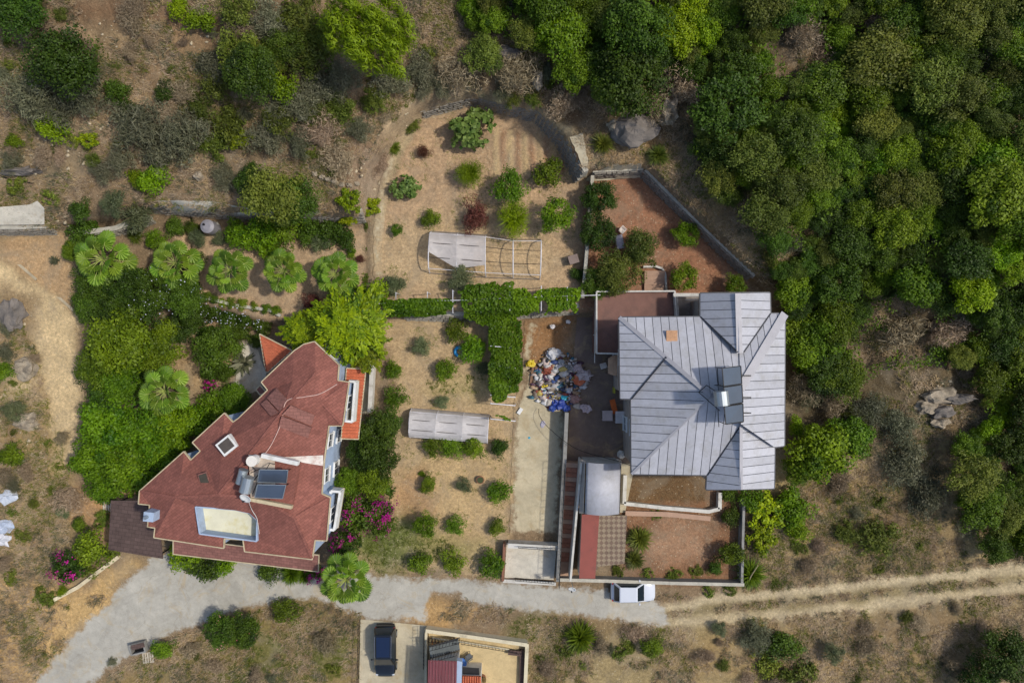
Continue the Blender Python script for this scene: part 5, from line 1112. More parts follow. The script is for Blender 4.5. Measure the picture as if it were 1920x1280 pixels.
proto('looselime', [pm('crown', join([lobed(1, 1.3, 24, 2600, .1, (.22, .38), .3), spiky(1.05, 500, .012, 1)]), 'lime') for _ in range(2)], 1, .8)
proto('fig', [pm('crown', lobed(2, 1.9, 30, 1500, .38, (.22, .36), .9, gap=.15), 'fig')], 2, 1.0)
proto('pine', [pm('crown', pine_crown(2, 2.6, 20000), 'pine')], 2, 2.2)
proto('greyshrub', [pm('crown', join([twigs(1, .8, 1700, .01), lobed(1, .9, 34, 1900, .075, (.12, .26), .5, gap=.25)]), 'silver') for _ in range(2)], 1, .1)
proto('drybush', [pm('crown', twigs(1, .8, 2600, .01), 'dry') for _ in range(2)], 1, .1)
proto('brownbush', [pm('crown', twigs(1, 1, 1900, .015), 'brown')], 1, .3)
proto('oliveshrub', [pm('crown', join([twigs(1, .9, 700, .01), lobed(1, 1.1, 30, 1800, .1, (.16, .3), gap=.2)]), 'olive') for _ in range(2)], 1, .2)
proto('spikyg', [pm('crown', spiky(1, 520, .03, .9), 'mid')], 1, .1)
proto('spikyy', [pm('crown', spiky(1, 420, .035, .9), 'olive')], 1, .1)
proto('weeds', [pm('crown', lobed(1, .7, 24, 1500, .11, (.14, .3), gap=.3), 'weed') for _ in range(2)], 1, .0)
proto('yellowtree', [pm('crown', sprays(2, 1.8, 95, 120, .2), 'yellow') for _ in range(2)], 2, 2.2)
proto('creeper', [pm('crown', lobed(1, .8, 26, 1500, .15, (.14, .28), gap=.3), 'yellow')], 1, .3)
proto('agave', [pm('crown', spiky(1, 46, .09, .9, .9, .1), 'silver')], 1, .05)
used_kind = {}
def plant(kind, px, py, rpx, label, name='shrub', cat=None, group=None, hk=1.0, rot=None, i=None):
    ms, R0, th = PR[kind]; r = rpx*S*.97; s = r/R0; ch = (th*s if R0 >= 2 else th*s)*hk
    q = PG(px, py, ch+.3*r); i = random.randrange(len(ms)) if i is None else i
    o = bpy.data.objects.new(name, None); col.objects.link(o); o.empty_display_size = .3
    o.location = (q.x, q.y, q.z-.05); o.rotation_euler = (random.uniform(-.05, .05), random.uniform(-.05, .05), random.uniform(0, 6.28) if rot is None else rot); sz = s*random.uniform(.92, 1.08)
    o.scale = (s*random.uniform(.93, 1.07), s*random.uniform(.93, 1.07), sz); tag(o, label, cat or name.replace('_', ' '), group)
    c = link('crown', ms[i][0], o); c.location = (0, 0, th+.12*R0)
    if th*s > .25 or R0 >= 2: link('trunk', ms[i][1], o)
    return o
# ---- palms
def frond_mesh(seed):
    rd = random.Random(seed); b = MB(); L = 1.1; n = 24; Rf = .6; vs = [(L, 0, .06)]; fs = []; tv = []
    for k in range(n+1):
        a = -2.65+5.3*k/n; z = .018*(-1)**k; rr = Rf*(.74+.26*math.cos(a*.5))*rd.uniform(.97, 1.03)
        vs.append((L+math.cos(a)*rr*.78, math.sin(a)*rr*.78, .06+z-.13*rr+.05*math.cos(a*2))); am = a+2.65/n
        vs.append((L+math.cos(am)*rr, math.sin(am)*rr, .06-.22*rr-rd.uniform(0, .05)))
    for k in range(n):
        i = 1+2*k; fs.append((0, i, i+2)); fs.append((i, i+1, i+2)); tv += [.5+.3*(-1)**k, .55+.2*(-1)**k]
    b.add(vs, fs); me = b.mesh('frond', LM['palm']); t = me.attributes.new('tint', 'FLOAT', 'FACE')
    base = rd.uniform(-.3, .3); t.data.foreach_set('value', [min(1, max(0, v+base)) for v in tv][:len(me.polygons)]+[.5]*(len(me.polygons)-len(tv))); return me
PET = MB().tube([(0, 0, 0), (.55, 0, .10), (1.1, 0, .07), (1.35, 0, .04)], .024, 4, .012).mesh('petiole', mat('pale_petiole', C(176, 186, 96), .6, bump=0))
FM = [frond_mesh(i) for i in range(6)]
dead = [m.copy() for m in FM[:1]]; dead[0].materials.clear(); dead[0].materials.append(LM['straw'])
def palm(px, py, rpx, label, h=2.6, nf=23, tilt=0):
    r = rpx*S*.95; q = PG(px, py, h); o = empty('fan_palm', q, label, 'palm tree', 'fan palms in the garden', rz=random.random()*6); s = r/1.72
    b = MB(); k = 10; b.tube([(0, 0, -.3), (0, 0, h*.5), (0, 0, h)], .26*s, 12, .18*s); link('trunk', b.mesh('trunk', M_bark), o)
    for i in range(nf):
        ring_ = i/nf; f = link('frond', FM[i % 6], o); link('petiole', PET, f); f.location = (0, 0, h+.05); el = R(62)*(1-ring_)**1.2-R(16)*ring_+random.uniform(-.12, .12)
        f.rotation_euler = (random.uniform(-.3, .3), -el, i*2.399+random.uniform(-.15, .15)); sc = s*(.66+.34*ring_)*random.uniform(.86, 1.12); f.scale = (sc, sc, sc)
    for i in range(4):
        f = link('dead_frond', dead[0], o); f.location = (0, 0, h-.2); f.rotation_euler = (0, R(35), i*1.6+.4); f.scale = (s*.7,)*3
    return o
palm(193, 487, 60, 'fan palm at the dirt track end of the row of five palms'); palm(330, 494, 56, 'second fan palm of the row counted from the dirt track')
palm(430, 508, 48, 'middle fan palm of the row standing on bare terrace soil'); palm(532, 508, 47, 'fourth palm of the row counted from the dirt track'); palm(628, 515, 49, 'fan palm at the orchard path end of the row')
palm(309, 733, 55, 'fan palm standing alone in the dark shrubbery beside the shingled house', 3.6); palm(649, 1086, 57, 'fan palm beside the road next to the magenta bougainvillea', 3.6)
# ---- named trees and shrubs
T = [
 ('greyshrub', 1365, 322, 26, 'bare grey tangle at the lower rim of the wood', ''), ('drybush', 1492, 290, 24, 'bare grey twigs showing between crowns in the wood', ''), ('greyshrub', 1840, 250, 34, 'grey olive bush in the wood below the pale rocks', ''), ('greyshrub', 1880, 330, 30, 'grey bush in the wood near the photo edge', ''), ('drybush', 1670, 100, 36, 'brown grey brush in the wood near the top clearing', ''), ('greyshrub', 1385, 210, 28, 'silvery bush in the wood beside the bare bushes', ''), ('drybush', 1700, 470, 22, 'bare twigs above the brushy clearing', ''), ('greyshrub', 1745, 530, 34, 'silver grey bush above the far end of the brushy clearing', ''),
 ('darkbroad', 335, 612, 42, 'dark tree between the flowering hedge and the clearing', 'tree'), ('darkbush', 440, 625, 30, 'dark bush under the end of the flowering hedge', ''), ('darkbush', 482, 640, 22, 'dark bush touching the orange tiled roof', ''), ('darkbush', 395, 700, 26, 'dark bush between the feathery tree and the clearing palm', ''), ('citrus', 365, 790, 34, 'bright bush filling the corner below the clearing palm', ''), ('darkbroad', 195, 745, 44, 'dark tree between the round trees and the bright leafy mass', 'tree'),
 ('broad', 130, 470, 22, 'green hedge end at the bare triangular plot', 'hedge'), ('olivebroad', 905, 105, 40, 'olive tree over the long reddish rock', 'tree'), ('broad', 1080, 130, 44, 'green tree at the rim above the flat boulder', 'tree'), ('broad', 1150, 165, 44, 'green tree standing right above the flat boulder', 'tree'),
 ('greyshrub', 395, 120, 40, 'grey thicket at the uphill rim of the hillside thicket', ''), ('greyshrub', 500, 40, 46, 'grey brush at the photo top beside the lime pine', ''), ('oliveshrub', 560, 30, 50, 'olive brush at the photo top beside the lime pine', ''), ('oliveshrub', 600, 75, 40, 'olive thicket touching the lime pine', ''), ('greyshrub', 545, 195, 46, 'grey thicket below the lime bush of the thicket', ''), ('oliveshrub', 500, 110, 44, 'olive thicket between the dark core and the pine', ''), ('darkbroad', 530, 85, 34, 'dark small tree in the hillside thicket', 'tree'), ('limebush', 495, 145, 24, 'yellow green bush inside the hillside thicket', ''),
 ('oliveshrub', 640, 205, 34, 'olive scrub above the rocky slope', ''), ('greyshrub', 560, 265, 34, 'grey scrub on the brown slope above the long wall', ''), ('greyshrub', 110, 205, 44, 'grey scrub between the dark evergreen and the round lime bush', ''), ('darkbush', 240, 205, 22, 'small dark bush above the big grey scrub', ''), ('oliveshrub', 400, 270, 34, 'olive scrub behind the second big grey scrub', ''), ('oliveshrub', 375, 200, 30, 'olive scrub uphill of the second big grey scrub', ''), ('greyshrub', 225, 300, 34, 'grey scrub at the foot of the big grey scrub', ''), ('oliveshrub', 440, 20, 40, 'olive scrub at the photo top near the lime green bush', ''),
 ('greyshrub', 790, 130, 40, 'grey scrub on the pale slope under the pine', ''), ('greyshrub', 830, 160, 26, 'small grey scrub above the curved wall', ''), ('greyshrub', 670, 240, 34, 'brown grey scrub beside the rocky path', ''), ('drybush', 640, 300, 40, 'dry brush above the row of pale stones', ''), ('drybush', 700, 290, 30, 'dry brush beside the orchard path', ''), ('drybush', 600, 250, 44, 'dry brush in the middle of the brown slope', ''),
 ('broad', 1500, 615, 50, 'green tree at the gutter side of the wood', 'tree'), ('brightbroad', 1520, 660, 44, 'bright green tree facing the long gutter', 'tree'), ('broad', 1555, 620, 50, 'green tree second row from the long gutter', 'tree'), ('darkbroad', 1560, 700, 46, 'dark tree above the dry brush by the gutter', 'tree'), ('drybush', 1510, 720, 44, 'brown brush beside the long gutter', ''), ('drybush', 1560, 760, 40, 'brown brush uphill of the bright green tree', ''), ('greyshrub', 1630, 770, 44, 'grey green scrub near the rocks', ''), ('oliveshrub', 1600, 780, 34, 'olive scrub near the bright green tree', ''),
 ('pine', 692, 55, 88, 'large lime green pine tree at the edge of the hillside', 'pine_tree'), ('darkbroad', 106, 106, 66, 'dark round evergreen bush alone on the dry hillside', 'tree'), ('darkbroad', 32, 12, 48, 'green tree cut by the corner of the photo above the dry hillside', 'tree'),
 ('limebush', 374, 38, 30, 'lime green bush standing on the stony hillside top', ''), ('limebush', 336, 14, 24, 'small olive lime bush beside the lime bush on the hillside top', ''), ('limebush', 92, 228, 34, 'round lime bush on the stony hillside below the dark evergreen', ''), ('limebush', 25, 265, 16, 'small yellowish cushion bush by the end of the hillside rock', ''),
 ('creeper', 160, 262, 24, 'yellow green cushion bush below the round lime bush', ''), ('darkbush', 308, 170, 22, 'small green bush above the big grey scrub', ''), ('darkbush', 218, 172, 28, 'green bush on the bank uphill from the round lime bush', ''), ('greyshrub', 60, 175, 60, 'grey dry scrub under the dark evergreen bush', ''), ('greyshrub', 150, 165, 50, 'grey brown scrub between the dark evergreen and the green bush', ''),
 ('greyshrub', 265, 235, 62, 'big grey green scrub half covering the hillside slope', ''), ('greyshrub', 345, 250, 62, 'second big grey scrub leaning on the first', ''), ('greyshrub', 300, 285, 48, 'grey scrub above the lime bush by the wall', ''), ('limebush', 283, 328, 36, 'lime bush on the slope above the olive pair', ''), ('limebush', 252, 334, 20, 'small lime bush beside the larger lime bush above the olive pair', ''),
 ('oliveshrub', 450, 100, 58, 'olive green thicket on the hillside below the grey brush', ''), ('darkbroad', 468, 135, 50, 'dark green core of the hillside thicket', 'tree'), ('oliveshrub', 560, 105, 55, 'olive grey thicket beside the lime pine', ''), ('limebush', 525, 160, 36, 'lime bush in the middle of the hillside thicket', ''), ('greyshrub', 590, 165, 52, 'grey leafless thicket below the lime pine', ''), ('greyshrub', 640, 150, 45, 'grey scrub right under the lime pine', ''),
 ('oliveshrub', 400, 160, 34, 'green shrub at the downhill edge of the hillside thicket', ''), ('oliveshrub', 430, 230, 44, 'yellow olive shrub beside the big grey scrub', ''), ('creeper', 447, 255, 30, 'yellow broom bush on the bare hillside', ''), ('greyshrub', 500, 255, 44, 'grey shrub between the broom bush and the rocky path', ''), ('oliveshrub', 525, 225, 32, 'green and grey shrub above the rocky path', ''),
 ('oliveshrub', 585, 210, 30, 'olive shrub on the crest above the rocky path', ''), ('weeds', 575, 285, 22, 'low green weeds on the brown slope above the long wall', ''), ('olivebroad', 505, 365, 62, 'spreading green tree hanging over the long rubble wall', 'tree'), ('darkbroad', 552, 372, 46, 'dark green tree beside the spreading tree over the long wall', 'tree'), ('darkbroad', 470, 340, 36, 'small green tree uphill of the spreading tree', 'tree'), ('greyshrub', 420, 330, 32, 'grey shrub near a pale stone above the long wall', ''),
 ('creeper', 655, 375, 30, 'yellow green creeper spilling over the end of the long wall', 'creeper'), ('creeper', 690, 385, 26, 'yellow green creeper at the orchard path', 'creeper'), ('creeper', 640, 400, 22, 'yellow creeper lowest on the end of the long wall', 'creeper'), ('spikyy', 735, 273, 17, 'spiky yellow green tussock beside the orchard path', ''), ('oliveshrub', 762, 215, 20, 'olive weed clump where the pale path meets the curved wall', ''),
 ('greyshrub', 730, 150, 46, 'grey thicket at the foot of the pine by the pale slope', ''), ('oliveshrub', 700, 185, 30, 'olive thicket on the slope above the curved wall', ''), ('drybush', 860, 130, 50, 'dry grey brush on the pale slope under the wood', ''), ('drybush', 960, 140, 52, 'brown dry brush beside the rocks under the wood', ''), ('drybush', 1060, 195, 42, 'brown brush between curved wall and wood', ''), ('weeds', 800, 95, 24, 'green weeds at the foot of the lime pine', ''),
 ('drybush', 1280, 170, 48, 'bare grey bush above the boulder in the wood', ''), ('drybush', 1230, 200, 38, 'bare grey bush next to the boulder', ''), ('spikyy', 1130, 268, 26, 'dry green tussock above the back yard wall', ''), ('spikyy', 1235, 290, 26, 'straw coloured tussock above the back yard wall', ''),
 ('oliveb', 245, 396, 46, 'grey green olive bush spreading over the short rubble wall', 'olive_tree'), ('oliveb', 205, 380, 32, 'small grey olive bush above the short rubble wall', 'olive_tree'), ('darkbush', 150, 425, 36, 'dark green bush at the corner of the hedge', ''), ('darkbush', 150, 395, 26, 'grey dark bush above the corner of the hedge', ''), ('darkbush', 165, 455, 30, 'green bush just above the first palm', ''),
 ('darkbush', 325, 425, 26, 'dark bush at the wall beside the grey water tank', ''), ('spikyy', 252, 442, 20, 'yellow green spiky bush above the palm row', ''), ('citrus', 290, 450, 20, 'bright bush between the first palms and the wall', ''), ('oliveb', 370, 445, 20, 'grey shrub below the grey water tank', ''), ('darkbush', 358, 425, 18, 'dark low shrub squeezed next to the water tank', ''),
 ('oliveb', 412, 447, 20, 'grey green shrub beside the bright hedge at the wall', ''), ('citrus', 445, 440, 32, 'bright leafy bush at the foot of the long wall', ''), ('citrus', 490, 440, 34, 'leafy bush in the middle of the long wall foot', ''), ('citrusdark', 530, 432, 34, 'dark leafy bush along the long wall foot', ''), ('citrus', 505, 465, 22, 'small bright bush above the fourth palm', ''), ('darkbush', 575, 430, 32, 'dark green bush along the long wall above the fifth palm', ''), ('darkbush', 620, 435, 32, 'dark bush under the yellow creeper', ''), ('oliveb', 600, 455, 20, 'grey green shrub above the fifth palm', ''), ('darkbush', 645, 448, 24, 'dark bush by the corner of the palm terrace', ''),
 ('weeds', 688, 420, 16, 'leafy climber on the orchard path wall', 'creeper'), ('weeds', 690, 470, 14, 'climber halfway along the orchard path wall', 'creeper'), ('weeds', 688, 520, 16, 'climber low on the orchard path wall', 'creeper'), ('limebush', 660, 474, 14, 'round green bush in a ring at the palm terrace', ''), ('brownbush', 675, 486, 12, 'small purple brown shrub next to the round green bush', ''),
 ('darkbroad', 170, 530, 44, 'dark hedge tree below the first palm', 'tree'), ('darkbroad', 165, 575, 40, 'dark hedge tree along the dirt track', 'tree'), ('darkbroad', 235, 530, 48, 'dark garden tree under the first two palms', 'tree'), ('darkbroad', 290, 540, 46, 'dark garden tree with pale flowers below the second palm', 'tree'), ('darkbroad', 345, 560, 42, 'dark garden tree where the flowering hedge begins', 'tree'), ('darkbroad', 270, 580, 46, 'dark flowering tree in the middle of the hedge mass', 'tree'), ('darkbroad', 215, 575, 44, 'dark green tree in the shrubbery above the round trees', 'tree'),
 ('darkbush', 390, 585, 28, 'flowering hedge bush beside the palm terrace kerb', 'hedge'), ('darkbush', 425, 592, 26, 'second flowering hedge bush along the kerb', 'hedge'), ('darkbush', 460, 600, 26, 'third flowering hedge bush along the kerb', 'hedge'), ('darkbush', 492, 610, 24, 'last flowering hedge bush near the orange tiled roof', 'hedge'), ('darkbush', 350, 600, 30, 'flowering hedge bush nearest the dark trees', 'hedge'), ('darkbush', 365, 490, 24, 'dark bush beside the second palm', ''), ('darkbush', 360, 530, 24, 'dark bush at the corner of the palm terrace', ''),
 ('broad', 225, 640, 72, 'big dark green tree covering the garden corner by the track', 'tree'), ('broad', 285, 650, 56, 'round green tree beside the clearing of the alone palm', 'tree'), ('broad', 180, 690, 50, 'green tree overhanging the dirt track', 'tree'), ('broad', 225, 715, 48, 'green tree between the clearing palm and the track', 'tree'), ('darkbroad', 270, 690, 36, 'dark tree just above the clearing palm', 'tree'),
 ('darkbroad', 400, 655, 52, 'dark feathery tree above the crazy paving', 'tree'), ('darkbush', 385, 625, 26, 'small dark tree above the feathery tree', ''), ('darkbush', 420, 700, 28, 'dark bush next to the crazy paving', ''), ('broad', 440, 752, 36, 'bright green bush against the shingled house corner', 'tree'), ('citrus', 395, 762, 30, 'bright bush between the clearing palm and the shingled house', ''), ('agave', 455, 680, 32, 'grey blue feathery shrub leaning over the crazy paving', ''), ('agave', 446, 655, 18, 'small grey shrub at the head of the crazy paving', ''),
 ('brightbroad', 200, 800, 56, 'bright green tree at the top of the leafy mass beside the shingled house', 'tree'), ('brightbroad', 268, 815, 56, 'bright green tree in the middle of the leafy mass beside the shingled house', 'tree'), ('brightbroad', 330, 800, 48, 'bright tree below the clearing palm', 'tree'), ('brightbroad', 175, 860, 48, 'bright tree overhanging the earth bank', 'tree'), ('brightbroad', 240, 880, 56, 'bright tree touching the pointed roof corner', 'tree'), ('brightbroad', 195, 910, 40, 'bright tree just above the brown carport', 'tree'), ('brightbroad', 305, 850, 42, 'bright tree against the long slanting eave', 'tree'),
 ('yellowtree', 662, 610, 80, 'large yellow green weeping tree leaning over the shingled roof end', 'tree'), ('yellowtree', 575, 615, 48, 'yellow green weeping tree between roof end and palm terrace', 'tree'), ('yellowtree', 690, 655, 52, 'lowest yellow green weeping tree over the orange tiled roof', 'tree'), ('citrus', 690, 560, 34, 'green tree between the fifth palm and the orchard path', 'tree'), ('brownbush', 590, 570, 30, 'brown dead shrub below the fifth palm', ''),
 ('fig', 883, 240, 47, 'fig tree with big leaves near the curved wall', 'fig_tree'), ('looselime', 880, 323, 29, 'feathery lime tree below the fig tree', 'fruit_tree'), ('citrusdark', 1028, 320, 31, 'round dark green tree at the curved wall foot', 'fruit_tree'), ('loose', 955, 350, 36, 'loose green tree in the middle of the upper orchard', 'fruit_tree'), ('looselime', 962, 408, 40, 'yellowish green tree overhanging the stripped greenhouse', 'fruit_tree'), ('loose', 1042, 404, 37, 'airy green tree near the parcel wall', 'fruit_tree'), ('fig', 760, 350, 31, 'small fig tree beside the orchard path', 'fig_tree'), ('citrusdark', 808, 410, 18, 'small dark citrus above the torn greenhouse', 'fruit_tree'), ('loose', 743, 431, 14, 'tiny sapling near the orchard path', 'fruit_tree'),
 ('oliveb', 739, 533, 24, 'round grey olive beside the pergola end', 'olive_tree'), ('oliveb', 863, 523, 31, 'grey olive tree at the foot of the torn plastic', 'olive_tree'), ('brownbush', 890, 405, 36, 'bare brown tree above the torn greenhouse', 'dead_tree'), ('brownbush', 795, 285, 18, 'uprooted rusty branch lying in the ploughed orchard', 'branch'), ('darkbush', 1083, 515, 18, 'dark shrub against the parcel wall', ''),
 ('oliveb', 790, 648, 23, 'grey green citrus near the blue swim ring', 'fruit_tree'), ('citrusdark', 856, 620, 20, 'round dark citrus under the pergola corner', 'fruit_tree'), ('citrus', 835, 692, 20, 'bright round citrus below the blue swim ring', 'fruit_tree'), ('citrus', 737, 694, 17, 'bright small citrus near the white alley wall', 'fruit_tree'), ('citrusdark', 741, 744, 24, 'dark citrus beside the covered greenhouse corner', 'fruit_tree'), ('oliveb', 828, 753, 19, 'citrus touching the upper edge of the covered greenhouse', 'fruit_tree'),
 ('citrus', 886, 655, 24, 'bright bush between swim ring and pergola', ''), ('oliveb', 905, 690, 20, 'grey green bush beside the driveway pergola', ''), ('darkbush', 935, 840, 26, 'dense dark bush at the covered greenhouse corner', 'fruit_tree'), ('citrusdark', 815, 838, 20, 'bush at the lower edge of the covered greenhouse', ''), ('citrusdark', 850, 842, 20, 'bush in the middle of the covered greenhouse lower edge', ''), ('citrusdark', 890, 842, 22, 'bush beside the dense dark corner bush', ''),
 ('citrusdark', 803, 905, 19, 'dark citrus next to a round topiary bush', 'fruit_tree'), ('limebush', 791, 889, 8, 'tiny round topiary bush on the orchard path', ''), ('oliveb', 871, 911, 20, 'grey green round citrus beside the terracotta pot', 'fruit_tree'), ('citrus', 936, 921, 22, 'bright dense citrus beside the driveway', 'fruit_tree'), ('loose', 798, 984, 28, 'uneven bright citrus on the green patch', 'fruit_tree'), ('citrusdark', 855, 985, 20, 'round citrus in the middle of the lower orchard', 'fruit_tree'), ('citrusdark', 931, 988, 18, 'small citrus beside the lower driveway', 'fruit_tree'),
 ('citrusdark', 787, 1055, 23, 'round citrus at the road edge nearest the road palm', 'fruit_tree'), ('citrusdark', 850, 1053, 22, 'round citrus at the road edge between its neighbours', 'fruit_tree'), ('citrus', 921, 1059, 25, 'wide citrus at the road edge beside the brown wall', 'fruit_tree'),
 ('darkbroad', 700, 815, 50, 'big dark tree between shingled house and covered greenhouse', 'tree'), ('darkbroad', 715, 860, 42, 'dark tree below the big dark tree by the shingled house', 'tree'), ('darkbroad', 675, 850, 38, 'dark tree touching the pale blue wall', 'tree'), ('darkbroad', 725, 795, 34, 'dark tree beside the covered greenhouse', 'tree'), ('broad', 700, 905, 40, 'dark green tree above the bougainvillea', 'tree'), ('broad', 655, 905, 34, 'green shrub between balcony and bougainvillea', 'tree'),
 ('darkbush', 385, 1062, 36, 'leafy shrub spilling onto the road below the porch roof', ''), ('citrus', 345, 1040, 32, 'green shrub at the carport corner', ''), ('citrus', 420, 1058, 24, 'green shrub next to the spilling shrub below the porch', ''), ('darkbush', 505, 1072, 28, 'dark shrub below the porch roof middle', ''), ('spikyg', 545, 1076, 26, 'spiky yucca below the porch roof', ''), ('spikyg', 570, 1078, 20, 'second spiky yucca near the road palm', ''),
 ('citrusdark', 170, 1032, 36, 'green shrub beside the white stone edging', ''), ('weeds', 200, 1035, 26, 'low green shrub at the carport edge', ''), ('weeds', 190, 975, 22, 'green shrub on the earth bank by the carport', ''), ('citrusdark', 150, 985, 16, 'small dark bush on the earth bank', ''), ('weeds', 80, 1120, 26, 'low green bush at the end of the white stone edging', ''), ('limebush', 115, 1108, 14, 'small lime bush below the bougainvillea', ''), ('drybush', 130, 935, 34, 'pile of dry branches beside the bright trees', 'branch_pile'), ('weeds', 165, 1070, 24, 'green shrub between bougainvillea and stone edging', ''),
 ('darkbroad', 410, 1187, 40, 'long dark oleander below the road', 'oleander'), ('darkbroad', 455, 1180, 38, 'second half of the dark oleander below the road', 'oleander'), ('citrusdark', 537, 1147, 24, 'round bush on the road verge', ''), ('citrusdark', 305, 1218, 23, 'round bush beside the pale pallet', ''), ('spikyg', 1088, 1197, 38, 'feathery bright shrub below the road', ''), ('citrusdark', 1225, 1212, 24, 'dense green bush near the end of the road', ''), ('weeds', 1165, 1225, 24, 'low green weeds between two bushes below the road', ''),
 ('greyshrub', 1420, 1195, 46, 'grey green shrub below the dirt track', ''), ('darkbush', 1470, 1215, 36, 'green shrub behind the grey shrub below the dirt track', ''), ('weeds', 1440, 1240, 40, 'weedy green shrub at the bottom of the dry slope', ''), ('oliveb', 1350, 1180, 18, 'small blue green shrub beside the dirt track', ''), ('oliveb', 1565, 1225, 26, 'blue green shrub on the dry slope', ''), ('weeds', 1500, 1265, 50, 'green thicket at the bottom edge of the dry slope', ''),
 ('darkbroad', 1895, 1235, 58, 'dark tree in the far bottom corner of the slope', 'tree'), ('darkbroad', 1840, 1275, 44, 'dark tree below the corner tree of the slope', 'tree'), ('spikyg', 1408, 1078, 34, 'bushy green shrub by the leaning pole', ''), ('weeds', 1370, 1105, 20, 'weeds along the front garden wall by the dirt track', ''), ('weeds', 1330, 1108, 18, 'weeds between the white car and the garden corner', ''), ('weeds', 1650, 1070, 16, 'green weeds at the upper dirt track edge', ''), ('weeds', 1455, 1095, 14, 'green tuft beside the dirt track near the garden', ''),
 ('creeper', 1440, 960, 46, 'yellow green scrub below the metal roofed house corner', ''), ('limebush', 1490, 945, 40, 'yellow green scrub further from the metal roofed house', ''), ('creeper', 1430, 1010, 36, 'yellow green scrub beside the front garden wall', ''), ('limebush', 1500, 990, 30, 'yellow green scrub bordering the dry grass', ''), ('brightbroad', 1545, 850, 62, 'bright green tree standing in scrub east of the metal roofed house', 'tree'), ('brightbroad', 1595, 820, 44, 'bright green tree at the rim of the dry clearing', 'tree'), ('broad', 1500, 880, 40, 'green tree close to the roof corner of the metal roofed house', 'tree'), ('citrus', 1412, 940, 26, 'green bush in the nook below the roof corner', ''),
 ('limebush', 1495, 800, 22, 'climbing lime bush beside the long gutter', ''), ('limebush', 1500, 850, 26, 'lime bush below the climbing bush near the gutter', ''), ('greyshrub', 1520, 740, 34, 'grey tangle near the long gutter', ''), ('greyshrub', 1700, 870, 60, 'grey scrub on the slope under the rocks', ''), ('greyshrub', 1740, 930, 55, 'grey scrub downhill beside the dark wood', ''), ('greyshrub', 1690, 800, 44, 'grey scrub just below the rocks', ''), ('oliveshrub', 1650, 1010, 44, 'green scrub patch above the dirt track', ''), ('oliveshrub', 1590, 1000, 30, 'small olive scrub above the dirt track', ''), ('drybush', 1700, 625, 60, 'bare grey brush in the clearing of the wood', ''), ('drybush', 1770, 615, 50, 'bare brush at the far end of the wood clearing', ''),
 ('drybush', 1500, 60, 46, 'dry brush in the clearing at the top of the wood', ''), ('drybush', 1540, 110, 40, 'dry brown brush lower in the clearing at the top', ''), ('drybush', 1640, 45, 40, 'grey brush between dark trees at the top', ''), ('greyshrub', 1570, 30, 36, 'olive grey brush at the top edge of the wood', ''),
 ('darkbroad', 1128, 370, 38, 'olive coloured tree at the narrow end of the back yard', 'tree'), ('darkbroad', 1122, 430, 40, 'tree against the parcel wall in the back yard', 'tree'), ('olivebroad', 1205, 462, 44, 'largest tree of the back yard beside the pale bundle', 'tree'), ('olivebroad', 1160, 505, 48, 'tree above the raised terrace parapet', 'tree'), ('darkbroad', 1120, 530, 36, 'tree at the corner of the raised terrace', 'tree'), ('loose', 1290, 438, 30, 'thin tree under the sloping back yard wall', 'tree'), ('loose', 1283, 520, 32, 'thin tree beside the curved garden steps', 'tree'), ('loose', 1378, 535, 26, 'thin tree in the far corner of the back yard', 'tree'),
 ('spikyy', 1200, 1010, 28, 'drooping spiky plant beside the chequered paving', ''), ('spikyy', 1190, 1050, 22, 'lower spiky plant beside the chequered paving', ''), ('darkbush', 1370, 925, 22, 'tall shrub under the corner of the metal roof', ''), ('darkbush', 1372, 970, 24, 'shrub along the uphill wall of the front garden', ''), ('citrusdark', 1368, 1040, 28, 'shrub in the far corner of the front garden', ''), ('darkbush', 1340, 1065, 20, 'shrub next to the far corner shrub of the front garden', ''), ('weeds', 1160, 1072, 18, 'low shrub below the chequered paving', ''), ('weeds', 1215, 1078, 20, 'low shrub behind the white car', ''), ('weeds', 1265, 1078, 20, 'low shrub in the middle of the front wall', ''), ('weeds', 1305, 1072, 16, 'low shrub near the shrubs of the far garden corner', ''), ('weeds', 1230, 965, 14, 'small weeds by the stepped kerb', ''),
 ('agave', 102, 489, 14, 'small grey agave on the bare triangular plot', ''), ('oliveb', 22, 770, 28, 'blue grey shrub on the rocky bank', ''), ('citrusdark', 18, 856, 26, 'green bush on the earth bank', ''), ('citrusdark', 4, 700, 20, 'green bush cut by the edge of the photo near the rocks', ''), ('greyshrub', 10, 660, 24, 'grey bush above the rocks at the track', ''), ('weeds', 88, 830, 14, 'grass tuft beside the dirt track', ''), ('weeds', 95, 920, 16, 'lush tuft on the earth bank', ''), ('weeds', 40, 1005, 20, 'green tuft below the plastic sheets', ''), ('weeds', 110, 875, 14, 'tuft halfway along the earth bank', ''), ('weeds', 20, 1085, 22, 'green tuft at the bottom of the earth bank', ''), ('oliveb', 115, 960, 16, 'blue grey shrub under the branch pile', ''),
 ('weeds', 30, 345, 30, 'green weeds above the pale concrete ledge', ''), ('weeds', 95, 368, 26, 'green weeds next to the concrete ledge', ''), ('greyshrub', 20, 300, 30, 'grey shrub beside the black hose of the hillside', ''), ('greyshrub', 190, 320, 30, 'grey shrub above the concrete ledge slope', ''),
]
for k, x, y, r, lb, nme in T:
    o = plant(k, x, y, r*(1.1 if k.startswith('citrus') else 1), lb, nme or 'shrub')
    if 'broad' not in k: o.scale.x *= random.uniform(.78, 1.12)
